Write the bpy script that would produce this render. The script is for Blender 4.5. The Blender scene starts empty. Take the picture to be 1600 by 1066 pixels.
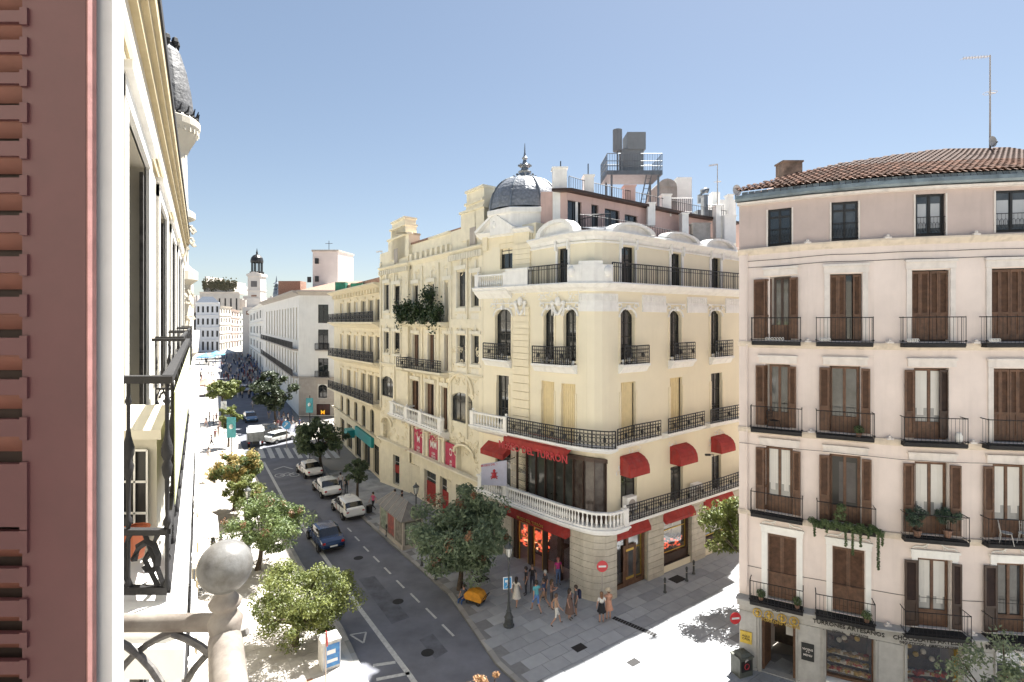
import bpy, math, random
from mathutils import Vector, Matrix
from mathutils.noise import noise as pnoise
R = math.radians
random.seed(7)
scene = bpy.context.scene
COL = scene.collection
# ---------------------------------------------------------------- camera, sky, sun, exposure
F, CX, HY, ZC = 850.0, 800.0, 495.0, 17.0      # focal length and principal point (photo pixels), eye height (m)
cam_d = bpy.data.cameras.new('camera'); cam = bpy.data.objects.new('camera', cam_d); COL.objects.link(cam)
cam_d.sensor_width = 36; cam_d.lens = F/1600*36; cam_d.shift_y = -(533-HY)/1600
cam_d.clip_start = 0.05; cam_d.clip_end = 5000
cam.location = (0, 0, ZC); cam.rotation_euler = (R(90), 0, 0)
scene.camera = cam
SUN_EL, SUN_AZ = R(61), math.atan2(.625, .78)   # azimuth clockwise from +Y
w = bpy.data.worlds.new('World'); scene.world = w; w.use_nodes = True
nt = w.node_tree; nt.nodes.clear()
sky = nt.nodes.new('ShaderNodeTexSky'); sky.sky_type = 'NISHITA'; sky.sun_disc = False
sky.sun_elevation = SUN_EL; sky.sun_rotation = SUN_AZ
sky.altitude = 600; sky.air_density = 1.0; sky.dust_density = 0.8; sky.ozone_density = 1.5
bg = nt.nodes.new('ShaderNodeBackground'); bg.inputs[1].default_value = 0.056
wo = nt.nodes.new('ShaderNodeOutputWorld')
hs_ = nt.nodes.new('ShaderNodeHueSaturation'); hs_.inputs['Saturation'].default_value = 1.0
ga_ = nt.nodes.new('ShaderNodeGamma'); ga_.inputs[1].default_value = .72
nt.links.new(sky.outputs[0], ga_.inputs[0]); nt.links.new(ga_.outputs[0], hs_.inputs['Color']); nt.links.new(hs_.outputs[0], bg.inputs[0]); nt.links.new(bg.outputs[0], wo.inputs[0])
sd = bpy.data.lights.new('sun', 'SUN'); sd.energy = 5.0; sd.angle = R(0.53); sd.color = (1, .97, .915)
so = bpy.data.objects.new('sun', sd); COL.objects.link(so)
sv = Vector((math.sin(SUN_AZ)*math.cos(SUN_EL), math.cos(SUN_AZ)*math.cos(SUN_EL), math.sin(SUN_EL)))
so.rotation_euler = sv.to_track_quat('Z', 'Y').to_euler(); so.location = sv*200
scene.view_settings.view_transform = 'Standard'; scene.view_settings.look = 'None'
scene.view_settings.gamma = 1; scene.view_settings.use_curve_mapping = False
scene.view_settings.exposure = 2.05
scene.render.engine = 'CYCLES'
scene.cycles.max_bounces = 7; scene.cycles.diffuse_bounces = 5; scene.cycles.use_denoising = True

# ---------------------------------------------------------------- materials
MATS = {}
def mat(name, col, rough=.8, var=.12, scale=3.0, bump=0.0, bd=.012, metal=0.0, streak=0.0, col2=None, spec=.5, emit=None, cover=None, bscale=None):
    if name in MATS: return MATS[name]
    m = bpy.data.materials.new(name); m.use_nodes = True; MATS[name] = m
    n = m.node_tree.nodes; L = m.node_tree.links; b = n['Principled BSDF']
    b.inputs['Roughness'].default_value = rough; b.inputs['Metallic'].default_value = metal
    b.inputs['Specular IOR Level'].default_value = spec
    col = tuple(col)+(1,)
    if emit:
        b.inputs['Emission Color'].default_value = tuple(emit[0])+(1,); b.inputs['Emission Strength'].default_value = emit[1]
    if var > 0 or streak > 0 or bump > 0:
        g = n.new('ShaderNodeNewGeometry')
        t = n.new('ShaderNodeTexNoise'); t.inputs['Scale'].default_value = scale; t.inputs['Detail'].default_value = 6
        t.inputs['Roughness'].default_value = .62
        L.new(g.outputs['Position'], t.inputs['Vector'])
        mr = n.new('ShaderNodeMapRange'); mr.inputs[1].default_value = .3; mr.inputs[2].default_value = .7
        L.new(t.outputs['Fac'], mr.inputs[0])
        mx = n.new('ShaderNodeMix'); mx.data_type = 'RGBA'
        c2 = tuple(col2)+(1,) if col2 else tuple(c*(1-2*var) for c in col[:3])+(1,)
        c1 = col if col2 else tuple(min(1, c*(1+var*.6)) for c in col[:3])+(1,)
        mx.inputs[6].default_value = c2; mx.inputs[7].default_value = c1
        L.new(mr.outputs[0], mx.inputs[0]); out = mx.outputs[2]
        if streak > 0:
            mp = n.new('ShaderNodeMapping'); mp.inputs['Scale'].default_value = (2.2, 2.2, .22)
            L.new(g.outputs['Position'], mp.inputs[0])
            t2 = n.new('ShaderNodeTexNoise'); t2.inputs['Scale'].default_value = 1.6; t2.inputs['Detail'].default_value = 5
            L.new(mp.outputs[0], t2.inputs['Vector'])
            r2 = n.new('ShaderNodeMapRange'); r2.inputs[1].default_value = .52; r2.inputs[2].default_value = .78
            r2.inputs[3].default_value = 0; r2.inputs[4].default_value = streak
            L.new(t2.outputs['Fac'], r2.inputs[0])
            m2 = n.new('ShaderNodeMix'); m2.data_type = 'RGBA'; m2.inputs[7].default_value = (.16, .14, .12, 1)
            L.new(r2.outputs[0], m2.inputs[0]); L.new(out, m2.inputs[6]); out = m2.outputs[2]
        L.new(out, b.inputs['Base Color'])
        if bump > 0:
            bp = n.new('ShaderNodeBump'); bp.inputs['Strength'].default_value = bump; bp.inputs['Distance'].default_value = bd
            t3 = n.new('ShaderNodeTexNoise'); t3.inputs['Scale'].default_value = bscale or scale*8; t3.inputs['Detail'].default_value = 4
            L.new(g.outputs['Position'], t3.inputs['Vector']); L.new(t3.outputs['Fac'], bp.inputs['Height'])
            L.new(bp.outputs[0], b.inputs['Normal'])
    else:
        b.inputs['Base Color'].default_value = col
    return m
def rand_mat(name, col, spread=.25, rough=.7, spec=.4, tint=None):
    """colour varies from object to object (paving slabs, tiles) through Object Info random"""
    if name in MATS: return MATS[name]
    m = bpy.data.materials.new(name); m.use_nodes = True; MATS[name] = m
    n = m.node_tree.nodes; L = m.node_tree.links; b = n['Principled BSDF']; b.inputs['Roughness'].default_value = rough
    b.inputs['Specular IOR Level'].default_value = spec
    oi = n.new('ShaderNodeObjectInfo'); g = n.new('ShaderNodeNewGeometry')
    t = n.new('ShaderNodeTexNoise'); t.inputs['Scale'].default_value = 2.2; t.inputs['Detail'].default_value = 7
    L.new(g.outputs['Position'], t.inputs['Vector'])
    ad = n.new('ShaderNodeMath'); ad.operation = 'ADD'; L.new(oi.outputs['Random'], ad.inputs[0]); L.new(t.outputs['Fac'], ad.inputs[1])
    cr = n.new('ShaderNodeValToRGB'); cr.color_ramp.elements[0].position = .1; cr.color_ramp.elements[1].position = 1
    mr = n.new('ShaderNodeMath'); mr.operation = 'MULTIPLY'; mr.inputs[1].default_value = .6
    L.new(ad.outputs[0], mr.inputs[0]); L.new(mr.outputs[0], cr.inputs[0])
    c2 = tint or tuple(c*(1-spread*1.6) for c in col)
    cr.color_ramp.elements[0].color = tuple(c2)+(1,); cr.color_ramp.elements[1].color = tuple(min(1, c*(1+spread*.5)) for c in col)+(1,)
    L.new(cr.outputs[0], b.inputs['Base Color'])
    return m
def leafmat(name, c1, c2, trans=.25):
    if name in MATS: return MATS[name]
    m = bpy.data.materials.new(name); m.use_nodes = True; MATS[name] = m
    n = m.node_tree.nodes; L = m.node_tree.links; b = n['Principled BSDF']; b.inputs['Roughness'].default_value = .5
    g = n.new('ShaderNodeNewGeometry')
    mx = n.new('ShaderNodeMix'); mx.data_type = 'RGBA'; mx.inputs[6].default_value = tuple(c1)+(1,); mx.inputs[7].default_value = tuple(c2)+(1,)
    nz = n.new('ShaderNodeTexNoise'); nz.inputs['Scale'].default_value = 1.1; nz.inputs['Detail'].default_value = 3; L.new(g.outputs['Position'], nz.inputs['Vector'])
    mrn = n.new('ShaderNodeMapRange'); mrn.inputs[1].default_value = .36; mrn.inputs[2].default_value = .64; L.new(nz.outputs['Fac'], mrn.inputs[0])
    av = n.new('ShaderNodeMix'); av.inputs[0].default_value = .55; L.new(g.outputs['Random Per Island'], av.inputs[2]); L.new(mrn.outputs[0], av.inputs[3]); L.new(av.outputs[0], mx.inputs[0]); L.new(mx.outputs[2], b.inputs['Base Color'])
    tr = n.new('ShaderNodeBsdfTranslucent'); L.new(mx.outputs[2], tr.inputs[0])
    ms = n.new('ShaderNodeMixShader'); ms.inputs[0].default_value = trans
    L.new(b.outputs[0], ms.inputs[1]); L.new(tr.outputs[0], ms.inputs[2]); L.new(ms.outputs[0], n['Material Output'].inputs[0])
    return m
M = dict(
 pink=mat('pink_plaster', (.73, .635, .585), .9, .05, .7, .25, streak=.10, bscale=14),
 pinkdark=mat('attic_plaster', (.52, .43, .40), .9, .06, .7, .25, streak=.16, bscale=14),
 pinktrim=mat('pale_trim', (.70, .65, .61), .85, .07, 2.5, .2, streak=.2),
 cornicep=mat('cornice_paint', (.62, .54, .45), .85, .08, 2.0, .2, streak=.35),
 granite=mat('shop_stone', (.42, .41, .39), .8, .10, 3, .2, streak=.18),
 yellow=mat('yellow_plaster', (.77, .705, .545), .9, .025, .6, .2, streak=.035, bscale=14),
 yelpale=mat('pale_yellow_stone', (.78, .70, .52), .9, .04, 1.4, .3, streak=.07),
 cream=mat('cream_stone', (.74, .68, .53), .9, .06, 1.6, .5, streak=.12),
 cream2=mat('cream_plaster', (.70, .62, .45), .9, .06, 1.6, .4, streak=.12),
 white=mat('white_stone', (.80, .79, .76), .8, .05, 2.0, .2, streak=.16),
 stone=mat('banded_stone', (.50, .46, .385), .85, .1, 2.5, .5, streak=.25),
 whitewall=mat('white_plaster', (.72, .70, .66), .9, .05, .5, .1, streak=.1),
 greystone=mat('grey_stone', (.40, .36, .32), .9, .1, 1, .2, streak=.2),
 iron=mat('black_iron', (.018, .018, .02), .5, 0, spec=.4),
 rustiron=mat('worn_iron', (.014, .013, .014), .75, .3, 9, .3),
 wood=mat('shutter_wood', (.135, .068, .038), .6, .25, 4, .2, streak=.1),
 wooddark=mat('dark_wood', (.05, .026, .017), .5, .2, 4),
 glass=mat('window_glass', (.018, .021, .024), .04, 0, spec=.8),
 glassb=mat('window_glass_pale', (.07, .075, .08), .05, .4, .9, spec=.8),
 curtain=mat('curtained_glass', (.30, .30, .29), .15, .03, .8, spec=.8),
 black=mat('black_frame', (.015, .014, .014), .4, 0),
 zinc=mat('zinc', (.23, .25, .27), .38, .2, 2, .1, metal=.6),
 lead=mat('slate_scales', (.22, .24, .27), .3, .2, 4, .2, metal=.55),
 red=mat('red_canvas', (.34, .03, .025), .8, .16, 2.2, .5, streak=.25),
 redlet=mat('red_letters', (.42, .03, .04), .5, 0),
 magenta=mat('banner_cloth', (.42, .035, .085), .7, .08, 3),
 terracotta=mat('terracotta', (.30, .175, .125), .85, .3, 5, .3),
 asphalt=mat('asphalt', (.155, .16, .185), .9, .17, .5, .6, bscale=30),
 paint=mat('road_paint', (.52, .52, .50), .7, .16, 5),
 kerb=mat('kerb_granite', (.30, .29, .28), .8, .2, 3),
 pave=mat('left_paving', (.48, .45, .41), .85, .1, 1.2, .2),
 slabgrout=mat('paving_joints', (.20, .20, .205), .9, .1, 3),
 gold=mat('gold', (.62, .42, .10), .35, .1, 5, metal=.7),
 blk=mat('dark_lettering', (.02, .018, .016), .6, 0),
 bark=mat('bark', (.09, .065, .045), .9, .3, 9, .5),
 concrete=mat('roof_grey', (.33, .31, .29), .9, .2, 1, .2, streak=.3),
)
# ---------------------------------------------------------------- mesh builder and tagging
def tag(o, label=None, cat=None, group=None, kind=None):
    if label: o['label'] = label
    if cat: o['category'] = cat
    if group: o['group'] = group
    if kind: o['kind'] = kind
    return o
def thing(name, label, cat, loc=(0, 0, 0), rz=0, group=None, kind=None):
    o = bpy.data.objects.new(name, None); COL.objects.link(o); o.location = loc; o.rotation_euler = (0, 0, rz)
    o.empty_display_size = .3
    return tag(o, label, cat, group, kind)
def V3(p): return Vector((p[0], p[1], p[2]))
class MB:
    def __init__(s): s.v = []; s.f = []; s.m = []
    def add(s, vs, fs, mi=0):
        k = len(s.v); s.v.extend([tuple(p) for p in vs])
        for f in fs: s.f.append(tuple(i+k for i in f)); s.m.append(mi)
        return s
    def hexa(s, p, mi=0):   # p: 4 lower points then the 4 upper ones, same order round
        return s.add(p, [(0, 3, 2, 1), (4, 5, 6, 7), (0, 1, 5, 4), (1, 2, 6, 5), (2, 3, 7, 6), (3, 0, 4, 7)], mi)
    def box(s, x0, x1, y0, y1, z0, z1, mi=0):
        return s.hexa([(x0, y0, z0), (x1, y0, z0), (x1, y1, z0), (x0, y1, z0), (x0, y0, z1), (x1, y0, z1), (x1, y1, z1), (x0, y1, z1)], mi)
    def obox(s, c, u, v, w_, mi=0):   # centre and three half axes
        c, u, v, w_ = V3(c), V3(u), V3(v), V3(w_)
        return s.hexa([c-u-v-w_, c+u-v-w_, c+u+v-w_, c-u+v-w_, c-u-v+w_, c+u-v+w_, c+u+v+w_, c-u+v+w_], mi)
    def beam(s, a, b, wd, ht, mi=0):
        a, b = V3(a), V3(b); d = b-a
        side = Vector((-d.y, d.x, 0))
        if side.length < 1e-6: side = Vector((1, 0, 0))
        side.normalize(); up = side.cross(d).normalized()
        return s.obox((a+b)/2, d/2, side*wd/2, up*ht/2, mi)
    def quad(s, a, b, c, d, mi=0): return s.add([a, b, c, d], [(0, 1, 2, 3)], mi)
    def tube(s, pts, r, n=6, mi=0, cap=True):
        pts = [V3(p) for p in pts]; k0 = len(s.v); N = len(pts)
        for i, p in enumerate(pts):
            d = (pts[min(i+1, N-1)]-pts[max(i-1, 0)])
            if d.length < 1e-9: d = Vector((0, 0, 1))
            d.normalize(); a = Vector((0, 0, 1)) if abs(d.z) < .9 else Vector((1, 0, 0))
            u = d.cross(a).normalized(); v = d.cross(u); rr = r[i] if isinstance(r, (list, tuple)) else r
            for j in range(n):
                t = 2*math.pi*j/n; s.v.append(tuple(p+u*math.cos(t)*rr+v*math.sin(t)*rr))
        for i in range(N-1):
            for j in range(n):
                a = k0+i*n+j; b = k0+i*n+(j+1) % n; s.f.append((a, b, b+n, a+n)); s.m.append(mi)
        if cap:
            s.f.append(tuple(k0+j for j in range(n))); s.m.append(mi)
            s.f.append(tuple(k0+(N-1)*n+j for j in range(n))[::-1]); s.m.append(mi)
        return s
    def lathe(s, c, prof, n=12, mi=0, a0=0, a1=2*math.pi, rot=0):
        k0 = len(s.v); full = abs(a1-a0-2*math.pi) < 1e-6; na = n if full else n+1
        for (r, z) in prof:
            for j in range(na):
                t = rot+a0+(a1-a0)*j/n; s.v.append((c[0]+r*math.cos(t), c[1]+r*math.sin(t), c[2]+z))
        for i in range(len(prof)-1):
            for j in range(n):
                a = k0+i*na+j; b = k0+i*na+((j+1) % na); s.f.append((a, b, b+na, a+na)); s.m.append(mi)
        return s
    def prism(s, poly, z0, z1, mi=0, mtop=None):
        n = len(poly); k = len(s.v)
        for z in (z0, z1):
            for p in poly: s.v.append((p[0], p[1], z))
        for i in range(n):
            j = (i+1) % n; s.f.append((k+i, k+j, k+n+j, k+n+i)); s.m.append(mi)
        s.f.append(tuple(range(k+n-1, k-1, -1))); s.m.append(mi)
        s.f.append(tuple(range(k+n, k+2*n))); s.m.append(mi if mtop is None else mtop)
        return s
    def sphere(s, c, r, nu=10, nv=6, mi=0, sz=1):
        return s.lathe(c, [(max(r*math.sin(math.pi*i/nv), .0005), -sz*r*math.cos(math.pi*i/nv)) for i in range(nv+1)], nu, mi)
    def build(s, name, mats, parent=None, smooth=False, **kw):
        me = bpy.data.meshes.new(name)
        off = Vector((0, 0, 0)); p = parent
        while p is not None: off += Vector(p.location); p = p.parent
        me.from_pydata([(a[0]-off.x, a[1]-off.y, a[2]-off.z) for a in s.v] if off.length > 0 else s.v, [], s.f)
        if not isinstance(mats, (list, tuple)): mats = [mats]
        for m_ in mats: me.materials.append(m_)
        if any(s.m): me.polygons.foreach_set('material_index', s.m)
        if smooth: me.polygons.foreach_set('use_smooth', [True]*len(s.f))
        me.update()
        o = bpy.data.objects.new(name, me); COL.objects.link(o)
        if parent is not None: o.parent = parent
        return tag(o, **kw)
def link_mesh(name, me, parent=None, loc=(0, 0, 0), rot=(0, 0, 0), sc=(1, 1, 1), **kw):
    o = bpy.data.objects.new(name, me); COL.objects.link(o); o.parent = parent; o.location = loc; o.rotation_euler = rot; o.scale = sc
    return tag(o, **kw)
def dup(root, loc=None, rz=None, label=None, sc=None, group=None, skip=()):
    kids = {}
    for o in list(COL.objects):
        if o.parent: kids.setdefault(o.parent, []).append(o)
    def rec(o, par):
        c = o.copy(); COL.objects.link(c); c.parent = par
        for ch in kids.get(o, []):
            if ch.name.split('.')[0] not in skip: rec(ch, c)
        return c
    r = rec(root, None)
    if loc is not None: r.location = loc
    if rz is not None: r.rotation_euler = (0, 0, rz)
    if sc is not None: r.scale = (sc, sc, sc) if not isinstance(sc, tuple) else sc
    if label: r['label'] = label
    if group: r['group'] = group
    return r
def text(body, size, mt, parent, origin, xdir, ydir, name='lettering', ext=.004, align='CENTER', fit=None):
    if fit: size = fit/(.66*max(len(q) for q in body.split('\n')))
    cu = bpy.data.curves.new(name, 'FONT'); cu.body = body; cu.size = size; cu.extrude = ext; cu.align_x = align; cu.align_y = 'CENTER'
    cu.materials.append(mt); cu.resolution_u = 2; cu.offset = size*.012
    o = bpy.data.objects.new(name, cu); COL.objects.link(o)
    x = V3(xdir).normalized(); y = V3(ydir).normalized(); z = x.cross(y).normalized(); y = z.cross(x)
    mtx = Matrix((x, y, z)).transposed().to_4x4(); mtx.translation = V3(origin)
    if parent is not None:
        o.parent = parent; pl = Vector((0, 0, 0)); p = parent
        while p is not None: pl += Vector(p.location); p = p.parent
        mtx.translation = V3(origin)-pl
    o.matrix_basis = mtx
    return o
def G(px, py, z=0.0):      # photo pixel -> point on the horizontal plane at height z
    Y = F*(ZC-z)/(py-HY); return Vector(((px-CX)*Y/F, Y, z))
def W(px, py, Y): return Vector(((px-CX)*Y/F, Y, ZC+(HY-py)*Y/F))
# ---------------------------------------------------------------- facades: a plan line with storeys
def lerp(a, b, t): return a+(b-a)*t
def pl(tab, x):
    if x <= tab[0][0]:
        (a, b), (c, d) = tab[0], tab[1]
    elif x >= tab[-1][0]:
        (a, b), (c, d) = tab[-2], tab[-1]
    else:
        for i in range(len(tab)-1):
            if tab[i][0] <= x <= tab[i+1][0]: (a, b), (c, d) = tab[i], tab[i+1]; break
    return b+(d-b)*(x-a)/(c-a)
class Fac:
    def __init__(s, plan, levels):
        s.plan = plan; s.w = [Vector(((p-CX)*Y/F, Y)) for p, Y in plan]
        s.seg_n = []
        for a, b in zip(s.w, s.w[1:]):
            d = (b-a).normalized(); n = Vector((d.y, -d.x)); s.seg_n.append(n)
        s.nv = [s.seg_n[0]]+[(a+b).normalized() for a, b in zip(s.seg_n, s.seg_n[1:])]+[s.seg_n[-1]]
        s.lv = [l for l in levels]+['g']
        s.N = len(s.lv)-1
    def xy(s, px):
        k = 0
        while k < len(s.plan)-2 and px > s.plan[k+1][0]: k += 1
        a, b = s.w[k], s.w[k+1]; t = (px-CX)/F; d = b-a
        u = (t*a.y-a.x)/(d.x-t*d.y)
        sharp = s.seg_n[k].dot(s.nv[k]) < .93, s.seg_n[k].dot(s.nv[k+1]) < .93
        n = s.nv[k].lerp(s.nv[k+1], min(max(u, 0), 1))
        if sharp[0] or sharp[1]:
            n = s.seg_n[k]
        return a+d*u, n.normalized()
    def y_at(s, k, px, Y):
        L = s.lv[k]
        return HY+F*ZC/Y if L == 'g' else pl(L, px)
    def pt(s, px, r, o=0.0):
        p, n = s.xy(px); k = min(max(int(math.floor(r)), 0), s.N-1)
        y0 = s.y_at(k, px, p.y); y1 = s.y_at(k+1, px, p.y); y = y0+(y1-y0)*(r-k)
        q = p+n*o
        return Vector((q.x, q.y, ZC+(HY-y)*p.y/F))
    def r(s, px, py):
        p, n = s.xy(px)
        ys = [s.y_at(k, px, p.y) for k in range(s.N+1)]
        for k in range(s.N):
            if py <= ys[k+1] or k == s.N-1: return k+(py-ys[k])/(ys[k+1]-ys[k])
    def knots(s, a, b, step=None):
        ks = {a, b}
        for i, (p, _) in enumerate(s.plan):
            if a < p < b:
                if s.seg_n[min(i, len(s.seg_n)-1)].dot(s.nv[i]) < .93: ks.add(p-.01); ks.add(p+.01)
                else: ks.add(p)
        if step:
            n = max(1, int((b-a)/step))
            for i in range(1, n): ks.add(a+(b-a)*i/n)
        return sorted(ks)
    def box(s, mb, x0, x1, r0, r1, o0, o1, mi=0, step=None):
        xs = s.knots(x0, x1, step)
        for a, b in zip(xs, xs[1:]):
            mb.hexa([s.pt(a, r1, o0), s.pt(b, r1, o0), s.pt(b, r1, o1), s.pt(a, r1, o1), s.pt(a, r0, o0), s.pt(b, r0, o0), s.pt(b, r0, o1), s.pt(a, r0, o1)], mi)
    def sweep(s, mb, x0, x1, r, prof, mi=0, step=None):   # profile [(outward m, up m)] swept along the facade
        xs = s.knots(x0, x1, step); n = len(prof); k0 = len(mb.v)
        for x in xs:
            b = s.pt(x, r, 0); _, nn = s.xy(x)
            for (o, u) in prof: mb.v.append((b.x+nn.x*o, b.y+nn.y*o, b.z+u))
        for i in range(len(xs)-1):
            for j in range(n):
                a = k0+i*n+j; b = k0+i*n+(j+1) % n; mb.f.append((a, b, b+n, a+n)); mb.m.append(mi)
        for k in (k0, k0+(len(xs)-1)*n): mb.f.append(tuple(range(k, k+n))); mb.m.append(mi)
    def wall(s, mb, x0, x1, r0, r1, holes, depth=.3, mi=0, mrev=0, back=True):
        hs = [h for h in holes if r0 <= (h[2]+h[3])/2 <= r1]
        xs = set(s.knots(x0, x1)); rs = {r0, r1}|{float(k) for k in range(int(math.ceil(r0)), int(r1)+1) if r0 < k < r1}
        for h in hs:
            xs |= {h[0], h[1]}; rs |= {h[2], h[3]}
        xs = sorted(x for x in xs if x0 <= x <= x1); rs = sorted(r for r in rs if r0 <= r <= r1)
        idx = {}
        def vi(i, j):
            if (i, j) not in idx: idx[(i, j)] = len(mb.v); mb.v.append(tuple(s.pt(xs[i], rs[j])))
            return idx[(i, j)]
        for i in range(len(xs)-1):
            xm = (xs[i]+xs[i+1])/2
            for j in range(len(rs)-1):
                rm = (rs[j]+rs[j+1])/2
                if any(h[0] < xm < h[1] and h[2] < rm < h[3] for h in hs): continue
                mb.f.append((vi(i, j+1), vi(i+1, j+1), vi(i+1, j), vi(i, j))); mb.m.append(mi)
        for h in hs:
            a = [s.pt(h[0], h[2]), s.pt(h[1], h[2]), s.pt(h[1], h[3]), s.pt(h[0], h[3])]
            b = [s.pt(h[0], h[2], -depth), s.pt(h[1], h[2], -depth), s.pt(h[1], h[3], -depth), s.pt(h[0], h[3], -depth)]
            for i in range(4):
                j = (i+1) % 4; mb.quad(a[i], a[j], b[j], b[i], mrev)
            if back: mb.quad(*b, mrev)
            if len(h) > 4 and h[4]:   # arched head: spandrels fill the corners
                n = 6; rr = (h[1]-h[0])/2; xm = (h[0]+h[1])/2
                hr = h[5] if len(h) > 5 else (h[3]-h[2])*.25
                for sgn in (-1, 1):
                    prev = None
                    for i in range(n+1):
                        t = math.pi/2*i/n; x = xm+sgn*rr*math.cos(t); r_ = h[2]+hr*(1-math.sin(t))
                        if prev:
                            mb.quad(s.pt(prev[0], prev[1]), s.pt(x, r_), s.pt(x, h[2]), s.pt(prev[0], h[2]), mi)
                            mb.quad(s.pt(prev[0], prev[1]), s.pt(x, r_), s.pt(x, r_, -depth), s.pt(prev[0], prev[1], -depth), mrev)
                        prev = (x, r_)
def back_volume(mb, f, x0, x1, r, dirv, depth, mi=0, z1=None, mtop=None, z0=0, inset=.42, chord=0):
    """solid body of the building behind its street front"""
    xs = f.knots(x0, x1)
    if chord:
        c = (f.xy(x1)[0]-f.xy(x0)[0]).normalized(); n = Vector((c.y, -c.x)); poly = [f.xy(x)[0]-n*inset for x in (x0, x1)] if chord > 1 else [f.xy(x)[0]-n*inset for x in xs]
    else: poly = [f.xy(x)[0]-f.xy(x)[1]*inset for x in xs]
    d = Vector(dirv).normalized()*depth
    poly2 = [(p.x, p.y) for p in poly]+[(poly[-1].x+d.x, poly[-1].y+d.y), (poly[0].x+d.x, poly[0].y+d.y)]
    if z1 is None: z1 = min(f.pt(x, r).z for x in xs)-.02
    mb.prism(poly2, z0, z1, mi, mtop)
def win(f, par, x0, x1, r0, r1, o=-.22, fm='black', gm='glass', cols=2, rows=1, fw=.06, name='window', transom=None, shutters=None):
    """window: frame with glazing bars, and the pane as its sub-part"""
    mb = MB(); a, b = f.pt(x0, r0), f.pt(x1, r0); wd = (b-a).length; h = a.z-f.pt(x0, r1).z
    ex = (x1-x0)*fw/max(wd, .1); er = (r1-r0)*fw/max(h, .1)
    f.box(mb, x0, x0+ex, r0, r1, o-.03, o+.05); f.box(mb, x1-ex, x1, r0, r1, o-.03, o+.05)
    f.box(mb, x0+ex, x1-ex, r0, r0+er, o-.03, o+.05); f.box(mb, x0+ex, x1-ex, r1-er*1.6, r1, o-.03, o+.05)
    for i in range(1, cols):
        xc = lerp(x0, x1, i/cols); f.box(mb, xc-ex*.55, xc+ex*.55, r0+er, r1-er*1.6, o-.02, o+.045)
    for j in range(1, rows):
        rc = lerp(r0, r1, j/rows); f.box(mb, x0+ex, x1-ex, rc-er*.3, rc+er*.3, o-.02, o+.04)
    if transom:
        rc = lerp(r0, r1, transom); f.box(mb, x0+ex, x1-ex, rc-er*.5, rc+er*.5, o-.02, o+.043)
    wn = mb.build(name, M[fm], par)
    g = MB(); f.box(g, x0+ex*.5, x1-ex*.5, r0+er*.5, r1-er*.5, o-.025, o); g.build('pane', M[gm] if isinstance(gm, str) else gm, wn)
    return wn
def shutter(f, par, x0, x1, r0, r1, o0=.03, th=.05, mt='wood', nsl=26, lean=0.0, o1=None):
    """louvred leaf between two points of the facade; o0/o1 are the outward distances of its two edges"""
    if o1 is None: o1 = o0
    a, b = f.pt(x0, r1, o0), f.pt(x1, r1, o1); h = f.pt(x0, r0).z-f.pt(x0, r1).z; h2 = f.pt(x1, r0).z-f.pt(x1, r1).z
    u = Vector((b.x-a.x, b.y-a.y, b.z-a.z)); wd = u.length
    if wd < 1e-4: return
    ud = u/wd; n = Vector((ud.y, -ud.x, 0)).normalized()
    mb = MB(); up = Vector((0, 0, 1)); st = min(.07, wd*.22)
    def bx(s0, s1, z0, z1, n0, n1):
        p = lambda s_, z_, q: a+ud*s_+up*z_*lerp(h, h2, s_/wd)/h+n*q
        mb.hexa([p(s0, z0, n0), p(s1, z0, n0), p(s1, z0, n1), p(s0, z0, n1), p(s0, z1, n0), p(s1, z1, n0), p(s1, z1, n1), p(s0, z1, n1)])
    bx(0, st, 0, h, 0, th); bx(wd-st, wd, 0, h, 0, th)
    for z in (0, h*.36, h-.1): bx(st, wd-st, z, z+(.22 if z == 0 else .1), 0, th)
    bx(st, wd-st, .22, h*.36, .008, th*.5)
    bands = ((.36*h+.1, h-.1),) if nsl else ()
    bx(st, wd-st, h*.36+.1, h-.1, .004, .014)
    for z0, z1 in bands:
        for i in range(nsl):
            z = lerp(z0, z1, (i+.2)/nsl); dz = (z1-z0)/nsl*.55
            p = [a+ud*st+up*(z)+n*.046, a+ud*(wd-st)+up*(z)+n*.046, a+ud*(wd-st)+up*(z+dz)+n*.016, a+ud*st+up*(z+dz)+n*.016]
            mb.quad(*p)
    return mb.build('shutter', M[mt], par)
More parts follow.
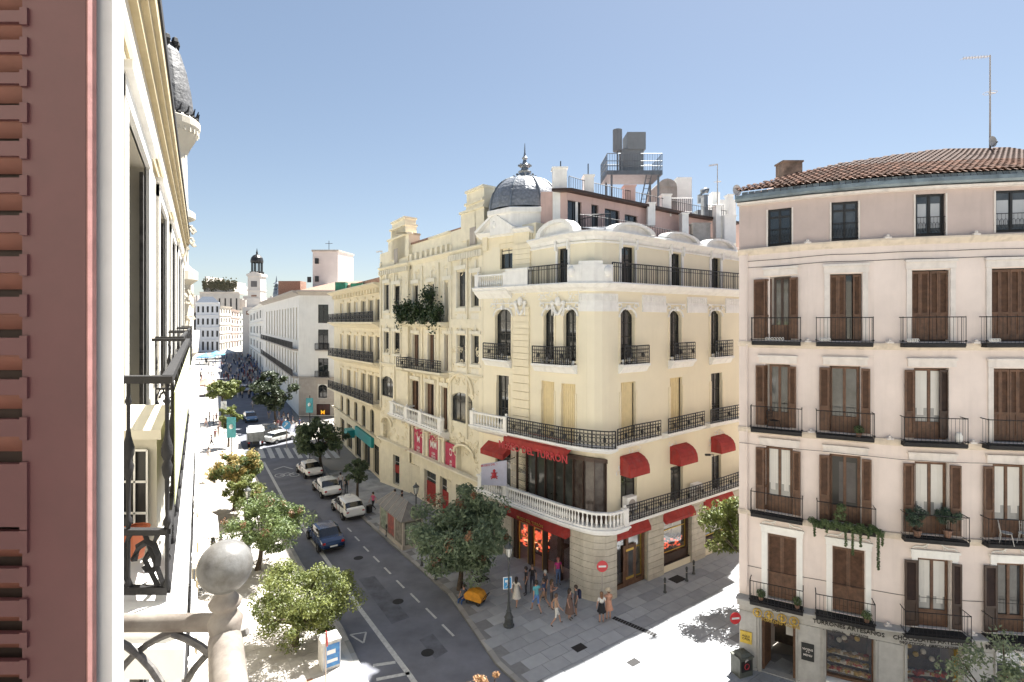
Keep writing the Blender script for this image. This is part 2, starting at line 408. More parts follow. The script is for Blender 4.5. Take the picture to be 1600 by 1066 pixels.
def balcony(f, par, x0, x1, r, out=.6, h=1.0, bars=13, slabh=.14, slabm='pinktrim', im='iron', rail_in=.04, scroll=0, ends=True, name='balcony', rb=.011, slab_ext=0):
    """slab with an iron railing (a sub-part)"""
    sl = MB(); f.sweep(sl, x0-slab_ext, x1+slab_ext, r, [(0, 0), (out+.03, 0), (out+.03, -slabh*.45), (out-.04, -slabh*.6), (out-.1, -slabh), (0, -slabh)])
    s_ = sl.build(name, M[slabm], par)
    mb = MB(); xs = f.knots(x0, x1, max((x1-x0)/2.01, 8)); o = out-rail_in
    P = lambda x, z, oo=o: f.pt(x, r, oo)+Vector((0, 0, z))
    for z, t in ((h, .022), (.07, .014), (h*.86, .010)):
        mb.tube([P(x, z) for x in xs], t, 4)
        if ends:
            for x in (x0, x1): mb.tube([P(x, z, .02), P(x, z)], t, 4)
    for i in range(bars+1):
        x = lerp(x0, x1, i/bars); big = i in (0, bars)
        mb.tube([P(x, .0), P(x, h+(.05 if big else 0))], rb*(2 if big else 1), 4, cap=False)
        if scroll and not big:
            c = P(x, h*.45); xx = lerp(x0, x1, (i+.5)/bars) if i < bars else x
            d = (P(xx, 0)-P(x, 0)); q = [c+d*math.sin(t)*1.0+Vector((0, 0, .14*math.cos(t)*scroll)) for t in [k*math.pi/3 for k in range(7)]]
            mb.tube(q, rb*.8, 3, cap=False)
            q = [P(x, h*.8)+d*math.sin(t)*.9+Vector((0, 0, .09*math.cos(t))) for t in [k*math.pi/2.5 for k in range(6)]]
            mb.tube(q, rb*.8, 3, cap=False)
    if ends:
        n = max(2, int(out/.14))
        for x in (x0, x1):
            for i in range(1, n): oo = lerp(.02, o, i/n); mb.tube([P(x, 0, oo), P(x, h, oo)], rb, 4, cap=False)
    mb.build('railing', M[im], s_)
    return s_
def swag(mb, f, xc, r, wpx, hm, o=.05, mi=0, rad=.045):
    """stone garland hanging between two rosettes, with a cartouche"""
    c = f.pt(xc, r, o); pa = f.pt(xc-wpx/2, r, o); pb = f.pt(xc+wpx/2, r, o)
    pts = []
    for i in range(9):
        t = i/8; p = pa.lerp(pb, t); p.z -= hm*math.sin(math.pi*t)*.8; pts.append(p)
    mb.tube(pts, [rad*(.7+.6*math.sin(math.pi*i/8)) for i in range(9)], 5, mi)
    for p in (pa, pb): mb.sphere(p, rad*1.8, 6, 4, mi); mb.tube([p, p-Vector((0, 0, hm*.9))], [rad, rad*.3], 5, mi)
    mb.sphere(c+Vector((0, 0, hm*.1)), rad*2.4, 7, 5, mi, sz=1.5)
def scrolls(mb, f, x0, x1, r0, r1, n, rad=.03, size=.2, mi=0, o=.01, seed=1):
    """carved scrollwork: short curled stems"""
    rn = random.Random(seed)
    for i in range(n):
        x = rn.uniform(x0, x1); r = rn.uniform(r0, r1); c = f.pt(x, r, o); p, nn = f.xy(x); t = Vector((-nn.y, nn.x, 0))
        a0 = rn.uniform(0, 6.28); sg = rn.choice((-1, 1)); pts = []
        for k in range(6):
            a = a0+sg*k*.85; q = size*(1-k/7.5); pts.append(c+t*math.cos(a)*q+Vector((0, 0, math.sin(a)*q)))
        mb.tube(pts, [rad*(1-k/9) for k in range(6)], 4, mi)
        mb.sphere(pts[-1], rad*1.3, 5, 3, mi)
# ================================================================ ground, road, pavements
def poly_px(pts, z=0.0): return [tuple(G(x, y, z)[:2]) for x, y in pts]
def flat(name, poly, z, m, parent=None, **kw):
    mb = MB(); mb.add([(p[0], p[1], z) for p in poly], [tuple(range(len(poly)))]); return mb.build(name, m, parent, **kw)
def slab(name, poly, z0, z1, m, parent=None, **kw):
    mb = MB(); mb.prism(poly, z0, z1); return mb.build(name, m, parent, **kw)
flat('ground', [(-1500, -300), (1500, -300), (1500, 2500), (-1500, 2500)], -.13, mat('ground_far', (.3, .28, .25), .9, .1, .05), kind='structure')
# road: right kerb and left kerb lines traced on the ground plane
RK = [G(775, 1040), G(700, 930), G(573, 818), G(522, 765), G(497, 724), G(472, 700)]
LK = [G(575, 1066), G(537, 985), G(470, 880), G(425, 795), G(398, 740), G(378, 700)]
p0 = Vector((2.5, 21, 0)); p1 = Vector((-1.2, 17.5, 0))
road_poly = [(LK[0].x+6.2, LK[0].y-9.5)]+[(p.x, p.y) for p in LK]+[(-58, 110), (-95, 175), (-140, 262), (-122, 268), (-79, 175), (-46, 112)]+[(p.x, p.y) for p in RK[::-1]]+[(8, 16)]
flat('road', road_poly, 0, M['asphalt'], kind='structure')
cross = [tuple(p[:2]) for p in (G(330, 712), G(330, 678), G(560, 672), G(640, 700), G(520, 712))]
# left pavement
lp = [(-1.5, 0), (LK[0].x+6.0, LK[0].y-9.5)]+[(p.x, p.y) for p in LK]+[(-58, 110), (-95, 175), (-104, 172), (-66, 106), (-20, 30), (-3.5, 2)]
left_pave = slab('left_pavement', lp, -.12, .10, M['pave'], kind='structure')
# left kerb stones
def kerb_line(pts, wd, z0, z1, name, L=1.0, side=1):
    root = None; i = 0
    me_cache = {}
    segs = []
    for a, b in zip(pts, pts[1:]):
        a, b = Vector(a[:2]), Vector(b[:2]); n = max(1, round((b-a).length/L))
        for k in range(n): segs.append((a.lerp(b, k/n), a.lerp(b, (k+1)/n)))
    return segs
def stones(segs, parent, name, wd, z0, z1, m, side=1, gap=.012):
    for a, b in segs:
        d = (b-a).normalized(); n = Vector((-d.y, d.x))*side*wd; a2 = a+d*gap; b2 = b-d*gap
        MB().prism([tuple(a2), tuple(b2), tuple(b2+n), tuple(a2+n)], z0, z1+random.uniform(-.004, .004)).build(name, m, parent)
KM = rand_mat('kerb_stones', (.33, .32, .30), .25)
stones(kerb_line([(p.x, p.y) for p in LK[:4]], .2, 0, .1, 'k', 1.1), left_pave, 'kerb_stone', .24, -.1, .115, KM, 1)
# plaza / right pavement (in front of the corner building and up the side street)
KC = G(728, 1000)   # kerb corner
plaza_poly = [(RK[1].x+.0, RK[1].y), (RK[0].x, RK[0].y), (6.5, 16.5), (34, 16.5), (34, 24), (12, 27.5), (24, 50), (10, 60), (-10, 60), (-20, 60), (RK[5].x+.4, RK[5].y-1), (RK[4].x, RK[4].y), (RK[3].x, RK[3].y), (RK[2].x, RK[2].y)]
plaza = slab('plaza_pavement', plaza_poly, -.12, .10, M['slabgrout'], kind='structure')
kp = [RK[0], RK[1], RK[2], RK[3], RK[4]]
stones(kerb_line([(p.x, p.y) for p in kp], .2, 0, .1, 'k', 1.1), plaza, 'kerb_stone', .28, -.1, .118, KM, -1)
stones(kerb_line([(6.5, 16.5), (RK[0].x, RK[0].y)], .2, 0, .1, 'k', 1.1), plaza, 'kerb_stone', .28, -.1, .118, KM, -1)
# paving slabs, laid along the side street
PM = rand_mat('paving_slab', (.37, .38, .395), .2, .75, .3, tint=(.24, .25, .265))
sd_, sn_ = Vector((.81, .588)), Vector((-.588, .81))
def inside(p, poly):
    c = False; j = len(poly)-1
    for i in range(len(poly)):
        a, b = poly[i], poly[j]
        if (a[1] > p[1]) != (b[1] > p[1]) and p[0] < (b[0]-a[0])*(p[1]-a[1])/(b[1]-a[1])+a[0]: c = not c
        j = i
    return c
SL, SW = 1.25, .82
def slab_mesh(L_, W_):
    mb = MB(); g = .012
    mb.box(g, L_-g, g, W_-g, -.03, 0); me = bpy.data.meshes.new('paving_slab'); me.from_pydata(mb.v, [], mb.f); me.materials.append(PM); return me
sl_me = slab_mesh(SL, SW); cells = []
for i in range(-60, 60):
    for j in range(-60, 60):
        o_ = Vector((5, 30))+sd_*(i*SL+(j % 2)*SL*.45)+sn_*(j*SW)
        cs = [o_, o_+sd_*SL, o_+sd_*SL+sn_*SW, o_+sn_*SW]
        c_ = o_+sd_*SL/2+sn_*SW/2
        if all(inside((lerp(q.x, c_.x, .0), lerp(q.y, c_.y, .0)), plaza_poly) for q in cs):
            if any((q-Vector(KC[:2])).length < 0 for q in cs): continue
            px = CX+F*c_.x/c_.y; py = HY+F*ZC/c_.y
            vis = 560 < px < 1175 and py < 1120 and py > 780
            cells.append((c_.y if vis else 999, o_, i, j))
cells.sort(key=lambda c: c[0])
rest = MB(); cnt = 0
rr_ = random.Random(3)
for y_, o_, i, j in cells:
    if y_ < 900 and cnt < 290:
        link_mesh('paving_slab', sl_me, plaza, (o_.x, o_.y, .118+rr_.uniform(-.002, .002)), (0, 0, math.atan2(.588, .81))); cnt += 1
    else:
        g = .012; q = [o_+sd_*g+sn_*g, o_+sd_*(SL-g)+sn_*g, o_+sd_*(SL-g)+sn_*(SW-g), o_+sd_*g+sn_*(SW-g)]
        rest.prism([tuple(p) for p in q], .09, .118)
rest.build('paving_field', mat('paving_rest', (.34, .35, .36), .75, .2, .9, .2), plaza, kind='stuff')
# drain line across the side street mouth
dr = MB(); a, b = G(958, 965, .12), G(1025, 993, .12)
for k in range(16):
    c = a.lerp(b, (k+.5)/16); d = (b-a)/16*.42; s_ = Vector((-d.y, d.x, 0)).normalized()*.16
    dr.obox(c+Vector((0, 0, .006)), d, s_, (0, 0, .006))
dr.build('drain_grate', M['rustiron'], plaza)
# left pavement paving: small tiles joined
tl = MB(); dl, nl = Vector((-.56, .83)), Vector((.83, .56))
for i in range(-5, 75):
    for j in range(-12, 4):
        o_ = Vector((-6.7, 25.3))+dl*(i*.9)+nl*(j*.6-.35)
        q = [o_, o_+dl*.885, o_+dl*.885+nl*.585, o_+nl*.585]
        if all(inside(tuple(p), lp) for p in q): tl.prism([tuple(p) for p in q], .09, .112+random.uniform(-.002, .002))
tl.build('paving_field', mat('left_tiles', (.50, .47, .43), .8, .2, .8, .2), left_pave, kind='stuff')
rp = MB()
for i in range(-5, 60):
    for j in range(-8, -3):
        o_ = Vector((-6.7, 25.3))+dl*(i*.4)+nl*(j*.4-.9)
        q = [o_, o_+dl*.385, o_+dl*.385+nl*.385, o_+nl*.385]
        if i < 4 and all(inside(tuple(p), lp) for p in q): rp.prism([tuple(p) for p in q], .1, .117)
rp.build('warning_tiles', mat('red_tiles', (.42, .24, .17), .8, .2, 2), left_pave, kind='stuff')
# road markings
road = bpy.data.objects['road']
def stripe(pts, wd, name='road_line', z=.004, m='paint', dash=None, off=0):
    mb = MB()
    for a, b in zip(pts, pts[1:]):
        a, b = Vector(a[:2]), Vector(b[:2]); d = (b-a).normalized(); n = Vector((-d.y, d.x))*wd/2
        if dash:
            L = (b-a).length; s_ = off
            while s_ < L:
                p, q = a+d*s_, a+d*min(s_+dash[0], L)
                MB().add([(*(p-n), z), (*(q-n), z), (*(q+n), z), (*(p+n), z)], [(0, 1, 2, 3)]).build(name, M[m], road)
                s_ += dash[0]+dash[1]
        else: mb.add([(*(a-n), z), (*(b-n), z), (*(b+n), z), (*(a+n), z)], [(0, 1, 2, 3)])
    if not dash: mb.build(name, M[m], road)
stripe([G(692, 1132), G(640, 1055), G(565, 955), G(505, 868), G(446, 785), G(412, 722)], .26, 'lane_line')
for x, y, e in ((546, 828, 3), (558, 842, 3.5), (572, 858, 4), (588, 874, 4.5), (605.6, 892, 5), (625.5, 913, 6), (648.5, 934.5, 7), (673.6, 958.5, 8), (700, 985, 9)):
    stripe([G(x-e, y-e), G(x+e, y+e)], .13, 'lane_dash')
for k in range(9):       # zebra crossing
    a = G(406+k*13.5, 700, 0); b = G(412+k*14.5, 716, 0)
    stripe([a, b], .55, 'crossing_stripe')
stripe([G(583, 1040), G(618, 1035)], .22, 'lane_dash'); stripe([G(588, 1062), G(640, 1052)], .22, 'lane_dash')
t3 = [G(547, 992), G(572, 988), G(568, 1005), G(547, 992)]
stripe(t3, .1, 'give_way_marking', .005)
pm_ = mat('asphalt_patch', (.115, .12, .14), .9, .2, 1.5, .6, bscale=30)
for q in (((560, 905), (585, 900), (640, 965), (612, 975)), ((474, 800), (492, 796), (520, 836), (500, 842)), ((655, 1000), (676, 990), (700, 1018), (680, 1030))):
    flat('road_patch', poly_px(q), .0022, pm_, road)
for x, y in ((622, 940), (560, 872), (668, 1020)):
    c = G(x, y); mb = MB(); mb.lathe((c.x, c.y, 0), [(.001, .006), (.3, .006), (.33, .003)], 16); mb.build('manhole_cover', M['rustiron'], road)
for x, y, s_h in ((752, 905, .45), (1058, 905, .5), (905, 1012, .35), (990, 1035, .3)):
    c = G(x, y, .12); mb = MB(); mb.obox(c+Vector((0, 0, .002)), (s_h*.81, s_h*.588, 0), (-s_h*.42, s_h*.58, 0), (0, 0, .003)); mb.build('manhole_cover', M['rustiron'], plaza)
# bicycle symbol and arrow
def ring(c, rx, n=18, wd=.09, name='bicycle_marking', z=.005):
    dx, dy = Vector((.83, .56)), Vector((-.56, .83)); mb = MB(); c = Vector(c[:2])
    for k in range(n):
        t0, t1 = 2*math.pi*k/n, 2*math.pi*(k+1)/n
        P_ = lambda r_, t: (*(c+dx*math.cos(t)*r_+dy*math.sin(t)*r_*1.5), z)
        mb.add([P_(rx, t0), P_(rx, t1), P_(rx-wd, t1), P_(rx-wd, t0)], [(0, 1, 2, 3)])
    mb.build(name, M['paint'], road)
b1, b2 = G(437, 743), G(460, 742)
ring(b1, .5); ring(b2, .5)
m_ = (Vector(b1)+Vector(b2))/2
stripe([b1, m_+Vector((-.3, .9, 0)), b2], .1, 'bicycle_marking', .006); stripe([b1, m_+Vector((.1, -.3, 0)), m_+Vector((.3, 1, 0))], .1, 'bicycle_marking', .0075)
stripe([G(428, 734), G(443, 729), G(458, 733)], .16, 'bicycle_marking', .005)

# ================================================================ corner museum building (pale yellow)
YP = [(748, 41.1), (885, 34.2), (905, 33.35), (917, 32.85), (929, 32.6), (941, 32.62), (952, 32.85), (962, 33.2), (1153, 40.7), (1240, 45.6)]
YL = [
 [(748, 390), (830, 379), (892, 366), (930, 362), (962, 364.6), (1038, 374.5), (1092, 386), (1153, 396)],
 [(748, 425), (833, 417), (895, 411), (951, 411), (1047, 418), (1153, 431)],
 [(748, 454), (833, 450), (898, 446), (951, 446), (1047, 451), (1153, 457)],
 [(748, 484), (861, 482), (979, 482.5), (1054, 485), (1118, 485.5), (1153, 486)],
 [(748, 558), (781, 562), (869, 570), (930, 572), (986, 569), (1061, 562), (1123, 557), (1153, 554)],
 [(748, 661), (809, 674), (898, 692), (945, 698), (979, 688), (1036, 676.5), (1097, 662), (1153, 651)],
 [(748, 752), (809, 778), (897, 809), (930, 818), (945, 819), (962, 813), (1000, 801), (1083, 776), (1153, 752)]]
YF = Fac(YP, YL); yf = YF
base = yf.xy(940)[0]
museum = thing('museum_building', 'pale yellow corner building with grey dome, white balustrade balcony and red awnings', 'building', (base.x, base.y, 0))
Rm = yf.r
def hole(f, x0, x1, y0, y1, arch=0, ah=None):
    xc = (x0+x1)/2; a = f.r(xc, y0); b = f.r(xc, y1)
    h = [x0, x1, a, b]
    if arch: h += [1, (ah/(y1-y0))*(b-a) if ah else (b-a)*.25]
    return tuple(h)
holes = []
H = lambda *a, **k: holes.append(hole(yf, *a, **k)) or holes[-1]
# attic doors
top_w = [H(781, 803, 380, 420)]+[H(a, b, c, d) for a, b, c, d in ((872, 888, 388, 444), (970, 991, 386, 446), (1048, 1064, 396, 449), (1111, 1125, 403, 454))]
arch_w = [H(774, 799, 483, 560, arch=1, ah=13), H(850, 866, 483, 568, arch=1, ah=12), H(881, 901, 483, 570, arch=1, ah=12), H(969, 991, 483, 569, arch=1, ah=14), H(1046, 1064, 485, 562, arch=1, ah=12), H(1110, 1126, 485, 557, arch=1, ah=11)]
mid_w = [H(776, 795, 587, 664), H(846, 866, 596, 684), H(877, 899, 600, 692), H(970, 993, 597, 685), H(1047, 1066, 590, 673), H(1111, 1128, 583, 660)]
first_w = [H(774, 798, 705, 768), H(970, 995, 740, 803), H(1048, 1067, 728, 782), H(1112, 1127, 712, 765)]
# glazed corner bow and shopfronts
bow = (811, 945, Rm(880, 716), Rm(880, 807)); holes.append((811, 945, yf.r(880, 706), 6-.06))
shop = [H(800, 897, 814, 925), H(957, 1011, 822, 930), H(1035, 1079, 797, 878), H(1100, 1140, 776, 850)]
mb = MB(); yf.wall(mb, 748, 1200, 0, 6, holes, .32, 0, 1); yf.wall(mb, 748, 1200, 6, 7, holes, .32, 0, 1, back=False)
mb.build('wall', [M['yellow'], M['yelpale']], museum)
mb = MB(); back_volume(mb, yf, 748, 1200, .1, (.30, .95), 16, 0, z1=22.0, z0=4.3); back_volume(mb, yf, 752, 1196, .1, (.30, .95), 14, 0, z1=4.4, inset=2.2); mb.build('body', [M['yelpale']], museum)
# string courses and cornices
co = MB()
yf.sweep(co, 748, 1200, 2, [(0, .18), (.62, .18), (.66, .1), (.58, 0), (.45, -.12), (.2, -.22), (0, -.34)])
yf.sweep(co, 748, 1200, 2.16, [(0, .05), (.1, .03), (.1, -.06), (0, -.1)])
yf.sweep(co, 830, 1200, 0, [(0, .1), (.42, .1), (.45, 0), (.3, -.1), (.15, -.2), (0, -.45)])
yf.sweep(co, 830, 1200, .28, [(0, 0), (.12, 0), (.08, -.1), (0, -.12)])
co.build('cornice', M['white'], museum)
# white dentil band with frieze panels between the arched windows
for a, b in ((905, 965), (1003, 1040), (1073, 1104), (1133, 1200)):
    mb = MB(); yf.box(mb, a, b, 2.35, 2.8, 0, .05)
    n = int((b-a)/2.6)
    for i in range(n):
        x = lerp(a, b, (i+.5)/n); yf.box(mb, x-.6, x+.6, 2.42, 2.66, .05, .09)
    yf.box(mb, a, b, 2.78, 3.05, 0, .09); mb.build('frieze_panel', M['white'], museum)
# windows
for i, h in enumerate(top_w):
    win(yf, museum, h[0], h[1], h[2], h[3], -.24, cols=2, gm='glass', transom=.28)
    if i: 
        mb = MB(); e = 3.0
        yf.box(mb, h[0]-e, h[0], h[2]-.06, h[3], 0, .07); yf.box(mb, h[1], h[1]+e, h[2]-.06, h[3], 0, .07); yf.box(mb, h[0]-e-1, h[1]+e+1, h[2]-.14, h[2]-.06, 0, .12)
        for x in (h[0]-e+.5, h[1]+.6): yf.box(mb, x, x+2, h[2]-.28, h[2]+.08, .0, .22)
        mb.build('window_surround', M['white'], museum)
for h in arch_w: win(yf, museum, h[0], h[1], h[2], h[3], -.25, cols=2, rows=4, gm='glass', fw=.07)
for i, h in enumerate(mid_w):
    if i in (0, 5): win(yf, museum, h[0], h[1], h[2], h[3], -.25, cols=2, rows=3)
    else:
        c = MB(); yf.box(c, h[0], h[1], h[2], h[3], -.22, -.18)
        n = 7
        for k in range(n): x = lerp(h[0], h[1], (k+.5)/n); yf.box(c, x-.35, x+.35, h[2], h[3], -.18, -.15)
        wn = c.build('window', mat('cream_blind', (.72, .60, .36), .7, .05, 3), museum)
        c = MB(); xg = h[1]-2.2; yf.box(c, xg, xg+1.1, h[2]+.02, h[3], -.15, -.13); c.build('blind_gap', M['black'], wn)
for h in first_w: win(yf, museum, h[0], h[1], h[2], h[3], -.25, cols=2, gm='glassb', transom=.25)
# carved work: brackets under balconies, garlands, frame mouldings
orn = MB()
for h in arch_w:
    xm, rr_a = (h[0]+h[1])/2, (h[1]-h[0])/2+2.2; hr_a = h[5]+.02
    orn.tube([yf.pt(xm-rr_a*math.cos(t), h[2]-.03+hr_a*(1-math.sin(t)), .05) for t in [math.pi*q/12 for q in range(13)]], .07, 5)
    yf.box(orn, xm-1.6, xm+1.6, h[2]-.16, h[2]+.02, 0, .2); yf.box(orn, xm-rr_a-3, xm+rr_a+3, h[2]-.30, h[2]-.25, 0, .12)
    for s_a in (-1, 1):
        c_a = yf.pt(xm+s_a*rr_a*.95, h[2]-.12, .06); p_a = yf.pt(xm+s_a*rr_a*1.3, h[2]-.12, .06)-c_a
        orn.tube([c_a+p_a*math.cos(t)*(1-t/8)+Vector((0, 0, .22*math.sin(t)*(1-t/8))) for t in [q*.7 for q in range(9)]], .05, 5)
for h in mid_w[:]: swag(orn, yf, (h[0]+h[1])/2, h[2]-.3, (h[1]-h[0])*.85, .42, .08, rad=.055)
for h in first_w: scrolls(orn, yf, h[0]-4, h[1]+4, h[2]-.35, h[2]-.03, 9, .04, .25, seed=int(h[0]))
swag(orn, yf, 873.5, 2.75, 18, .9, .12, rad=.09); swag(orn, yf, 815, 2.7, 14, 1.0, .14, rad=.09)
for (a, b, s) in ((758, 826, 3), (842, 905, 4)): scrolls(orn, yf, a, b, 2.25, 2.75, 12, .04, .25, seed=s)
orn.build('carved_ornament', M['white'], museum, kind='stuff')
fr = MB()
for h in arch_w+mid_w:
    e = 2.2; yf.box(fr, h[0]-e, h[0], h[2]+.12, h[3], 0, .05); yf.box(fr, h[1], h[1]+e, h[2]+.12, h[3], 0, .05)
for h in mid_w: yf.box(fr, h[0]-2.5, h[1]+2.5, h[2]-.32, h[2]-.28, 0, .07)
fr.build('window_moulding', M['yelpale'], museum)
# banded quoin pilaster: stone blocks one by one
for k in range(26):
    r0, r1 = 2.9+k*3.05/26, 2.9+(k+.93)*3.05/26
    mb = MB(); yf.box(mb, 803, 828, r0, r1, 0, .13); mb.build('stone_block', M['yelpale'], museum)
for k in range(9):
    mb = MB(); yf.box(mb, 801, 810, 6-.9+k*.1, 6-.9+(k+.9)*.1, 0, .15); mb.build('stone_block', M['stone'], museum)
for k in range(8):
    mb = MB(); yf.box(mb, 803, 830, .02+k*1.7/8, .02+(k+.95)*1.7/8, 0, .14); mb.build('stone_block', M['yelpale'], museum)
# ground floor piers, each a stack of stone courses
for (a, b, bulge) in ((748, 800, .05), (897, 957, .38), (1011, 1035, .12), (1079, 1100, .12), (1140, 1200, .1)):
    n = 11
    for k in range(n):
        mb = MB(); g = .07; r0 = 6.05+k*.95/n; r1 = 6.05+(k+1-g)*.95/n
        yf.box(mb, a, b, r0, r1, -.32, bulge, step=4); mb.build('stone_course', M['stone'], museum)
    mb = MB(); yf.box(mb, a+.4, b-.4, 6.05, 7, -.3, bulge-.035, step=4); mb.build('pier_core', M['greystone'], museum)
# shopfronts
shop_glass = bpy.data.materials.new('shop_glass'); shop_glass.use_nodes = True; n_ = shop_glass.node_tree.nodes; L_ = shop_glass.node_tree.links
tr = n_.new('ShaderNodeBsdfTransparent'); gs_ = n_.new('ShaderNodeBsdfGlossy'); gs_.inputs['Roughness'].default_value = .02; mxs = n_.new('ShaderNodeMixShader'); mxs.inputs[0].default_value = .14
L_.new(tr.outputs[0], mxs.inputs[1]); L_.new(gs_.outputs[0], mxs.inputs[2]); L_.new(mxs.outputs[0], n_['Material Output'].inputs[0])
lit = mat('lit_display', (.35, .05, .03), .6, .5, 9, emit=((.8, .12, .05), .35))  # boxes glow by themselves in place of shop lighting
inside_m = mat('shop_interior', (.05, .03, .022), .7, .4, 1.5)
def shopfront(f, par, h, o, cols, golds, glow=None, wood='wooddark'):
    x0, x1, r0, r1 = h[:4]; mb = MB(); t = (r1-r0)
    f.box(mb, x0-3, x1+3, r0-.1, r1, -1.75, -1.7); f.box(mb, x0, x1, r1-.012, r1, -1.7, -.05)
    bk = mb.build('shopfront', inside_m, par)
    mb = MB(); fw = (x1-x0)*.03
    for i in range(cols+1):
        x = lerp(x0+fw, x1-fw, i/cols); f.box(mb, x-fw, x+fw, r0, r1, o-.05, o+.1)
    f.box(mb, x0, x1, r0, r0+t*.1, o-.05, o+.12); f.box(mb, x0, x1, r1-t*.17, r1, o-.05, o+.1)
    mb.build('frame', M[wood], bk)
    for i in range(cols):
        a, b = lerp(x0+fw, x1-fw, i/cols)+fw, lerp(x0+fw, x1-fw, (i+1)/cols)-fw
        p = MB(); f.box(p, a, b, r0+t*.1, r1-t*.17, o-.04, o-.03); p.build('pane', shop_glass, bk)
        if i in golds:
            g = MB(); e = (x1-x0)*.012; q = t*.012
            ra, rb = r0+t*.16, r1-t*.2
            f.box(g, a+e, b-e, ra, ra+q, o-.02, o+.02); f.box(g, a+e, b-e, rb-q, rb, o-.02, o+.02); f.box(g, a+e, a+2*e, ra+q, rb-q, o-.02, o+.02); f.box(g, b-2*e, b-e, ra+q, rb-q, o-.02, o+.02)
            f.box(g, a+e, b-e, ra+t*.2, ra+t*.2+q, o-.02, o+.02)
            g.build('gold_trim', M['gold'], bk)
    return bk
sf = shopfront(yf, museum, (800, 897, shop[0][2], shop[0][3]), -.25, 4, (0, 1), None)
# lit sweets display: heaps of red boxes behind the glass
ds = MB(); rn = random.Random(5)
for k in range(260):
    x = rn.uniform(806, 846); r = rn.uniform(6.4, 6.74); c = yf.pt(x, r, -.42-(6.74-r)*1.2+rn.uniform(-.05, .06)); s_ = rn.uniform(.04, .11)
    ds.obox(c, (s_, s_*.3*rn.uniform(-1, 1), 0), (-s_*.3, s_*.5, s_*.2), (0, 0, s_*.6), rn.choice((0, 0, 0, 1, 2)))
ds.build('sweets_display', [lit, mat('lit_display_pale', (.5, .25, .12), .6, .4, 9, emit=((1, .4, .2), .5)), M['wooddark']], sf, kind='stuff')
for x in (815, 828, 842, 856, 874):
    g = MB(); a = yf.pt(x, 6.28, -.3); g.tube([a, a+Vector((0, 0, .05)), yf.pt(x+7, 6.26, -.3)], .03, 4); g.build('gold_trim', mat('glowing_strip', (.8, .5, .2), .4, 0, emit=((1, .62, .2), 1.2)), sf)  # strips with a warm glow of their own
e2 = shopfront(yf, museum, shop[1], -.3, 2, (1,), None, 'wood')
g = MB(); yf.box(g, 978, 998, 6.42, 6.97, -.27, -.22); dd = g.build('door', M['wood'], museum)
g = MB(); yf.box(g, 983, 993, 6.5, 6.85, -.22, -.21); g.build('pane', M['glassb'], dd)
g = MB(); yf.box(g, 982, 994, 6.47, 6.5, -.22, -.19); yf.box(g, 982, 994, 6.85, 6.88, -.22, -.19); g.build('gold_trim', M['gold'], dd)
e3 = shopfront(yf, museum, shop[2], -.3, 1, (0,), None); shopfront(yf, museum, shop[3], -.3, 1, (0,), None)
g = MB(); 
for k in range(120):
    x = rn.uniform(1040, 1074); r = rn.uniform(6.55, 6.72); c = yf.pt(x, r, -.5); s_ = rn.uniform(.04, .1)
    g.obox(c, (s_, 0, 0), (0, s_*.5, 0), (0, 0, s_*.7), rn.choice((0, 1, 1)))
g.build('sweets_display', [lit, M['wooddark']], e3, kind='stuff')
# glazed bow on the first floor, bronze with scalloped curtains
bw = MB(); n = 9; r0, r1 = yf.r(880, 706), 5.97
for i in range(n+1):
    x = lerp(812, 944, i/n); yf.box(bw, x-.4, x+.4, r0, r1, .05, .3)
yf.box(bw, 811, 945, r0, r0+.05, .03, .34); yf.box(bw, 811, 945, r1-.1, r1, .03, .36)
bwo = bw.build('bow_window', M['wooddark'], museum)
for i in range(n):
    a, b = lerp(812, 944, i/n)+.4, lerp(812, 944, (i+1)/n)-.4
    g = MB(); yf.box(g, a, b, r0+.05, r1-.1, .1, .13); g.build('pane', mat('bow_glass', (.06, .065, .06), .05, .5, .7, col2=(.012, .012, .01)) if i < 6 else mat('bow_curtain', (.10, .085, .075), .2, .6, 1.7, col2=(.03, .02, .017)), bwo)  # pale and dark patches in the glass colour stand for reflections
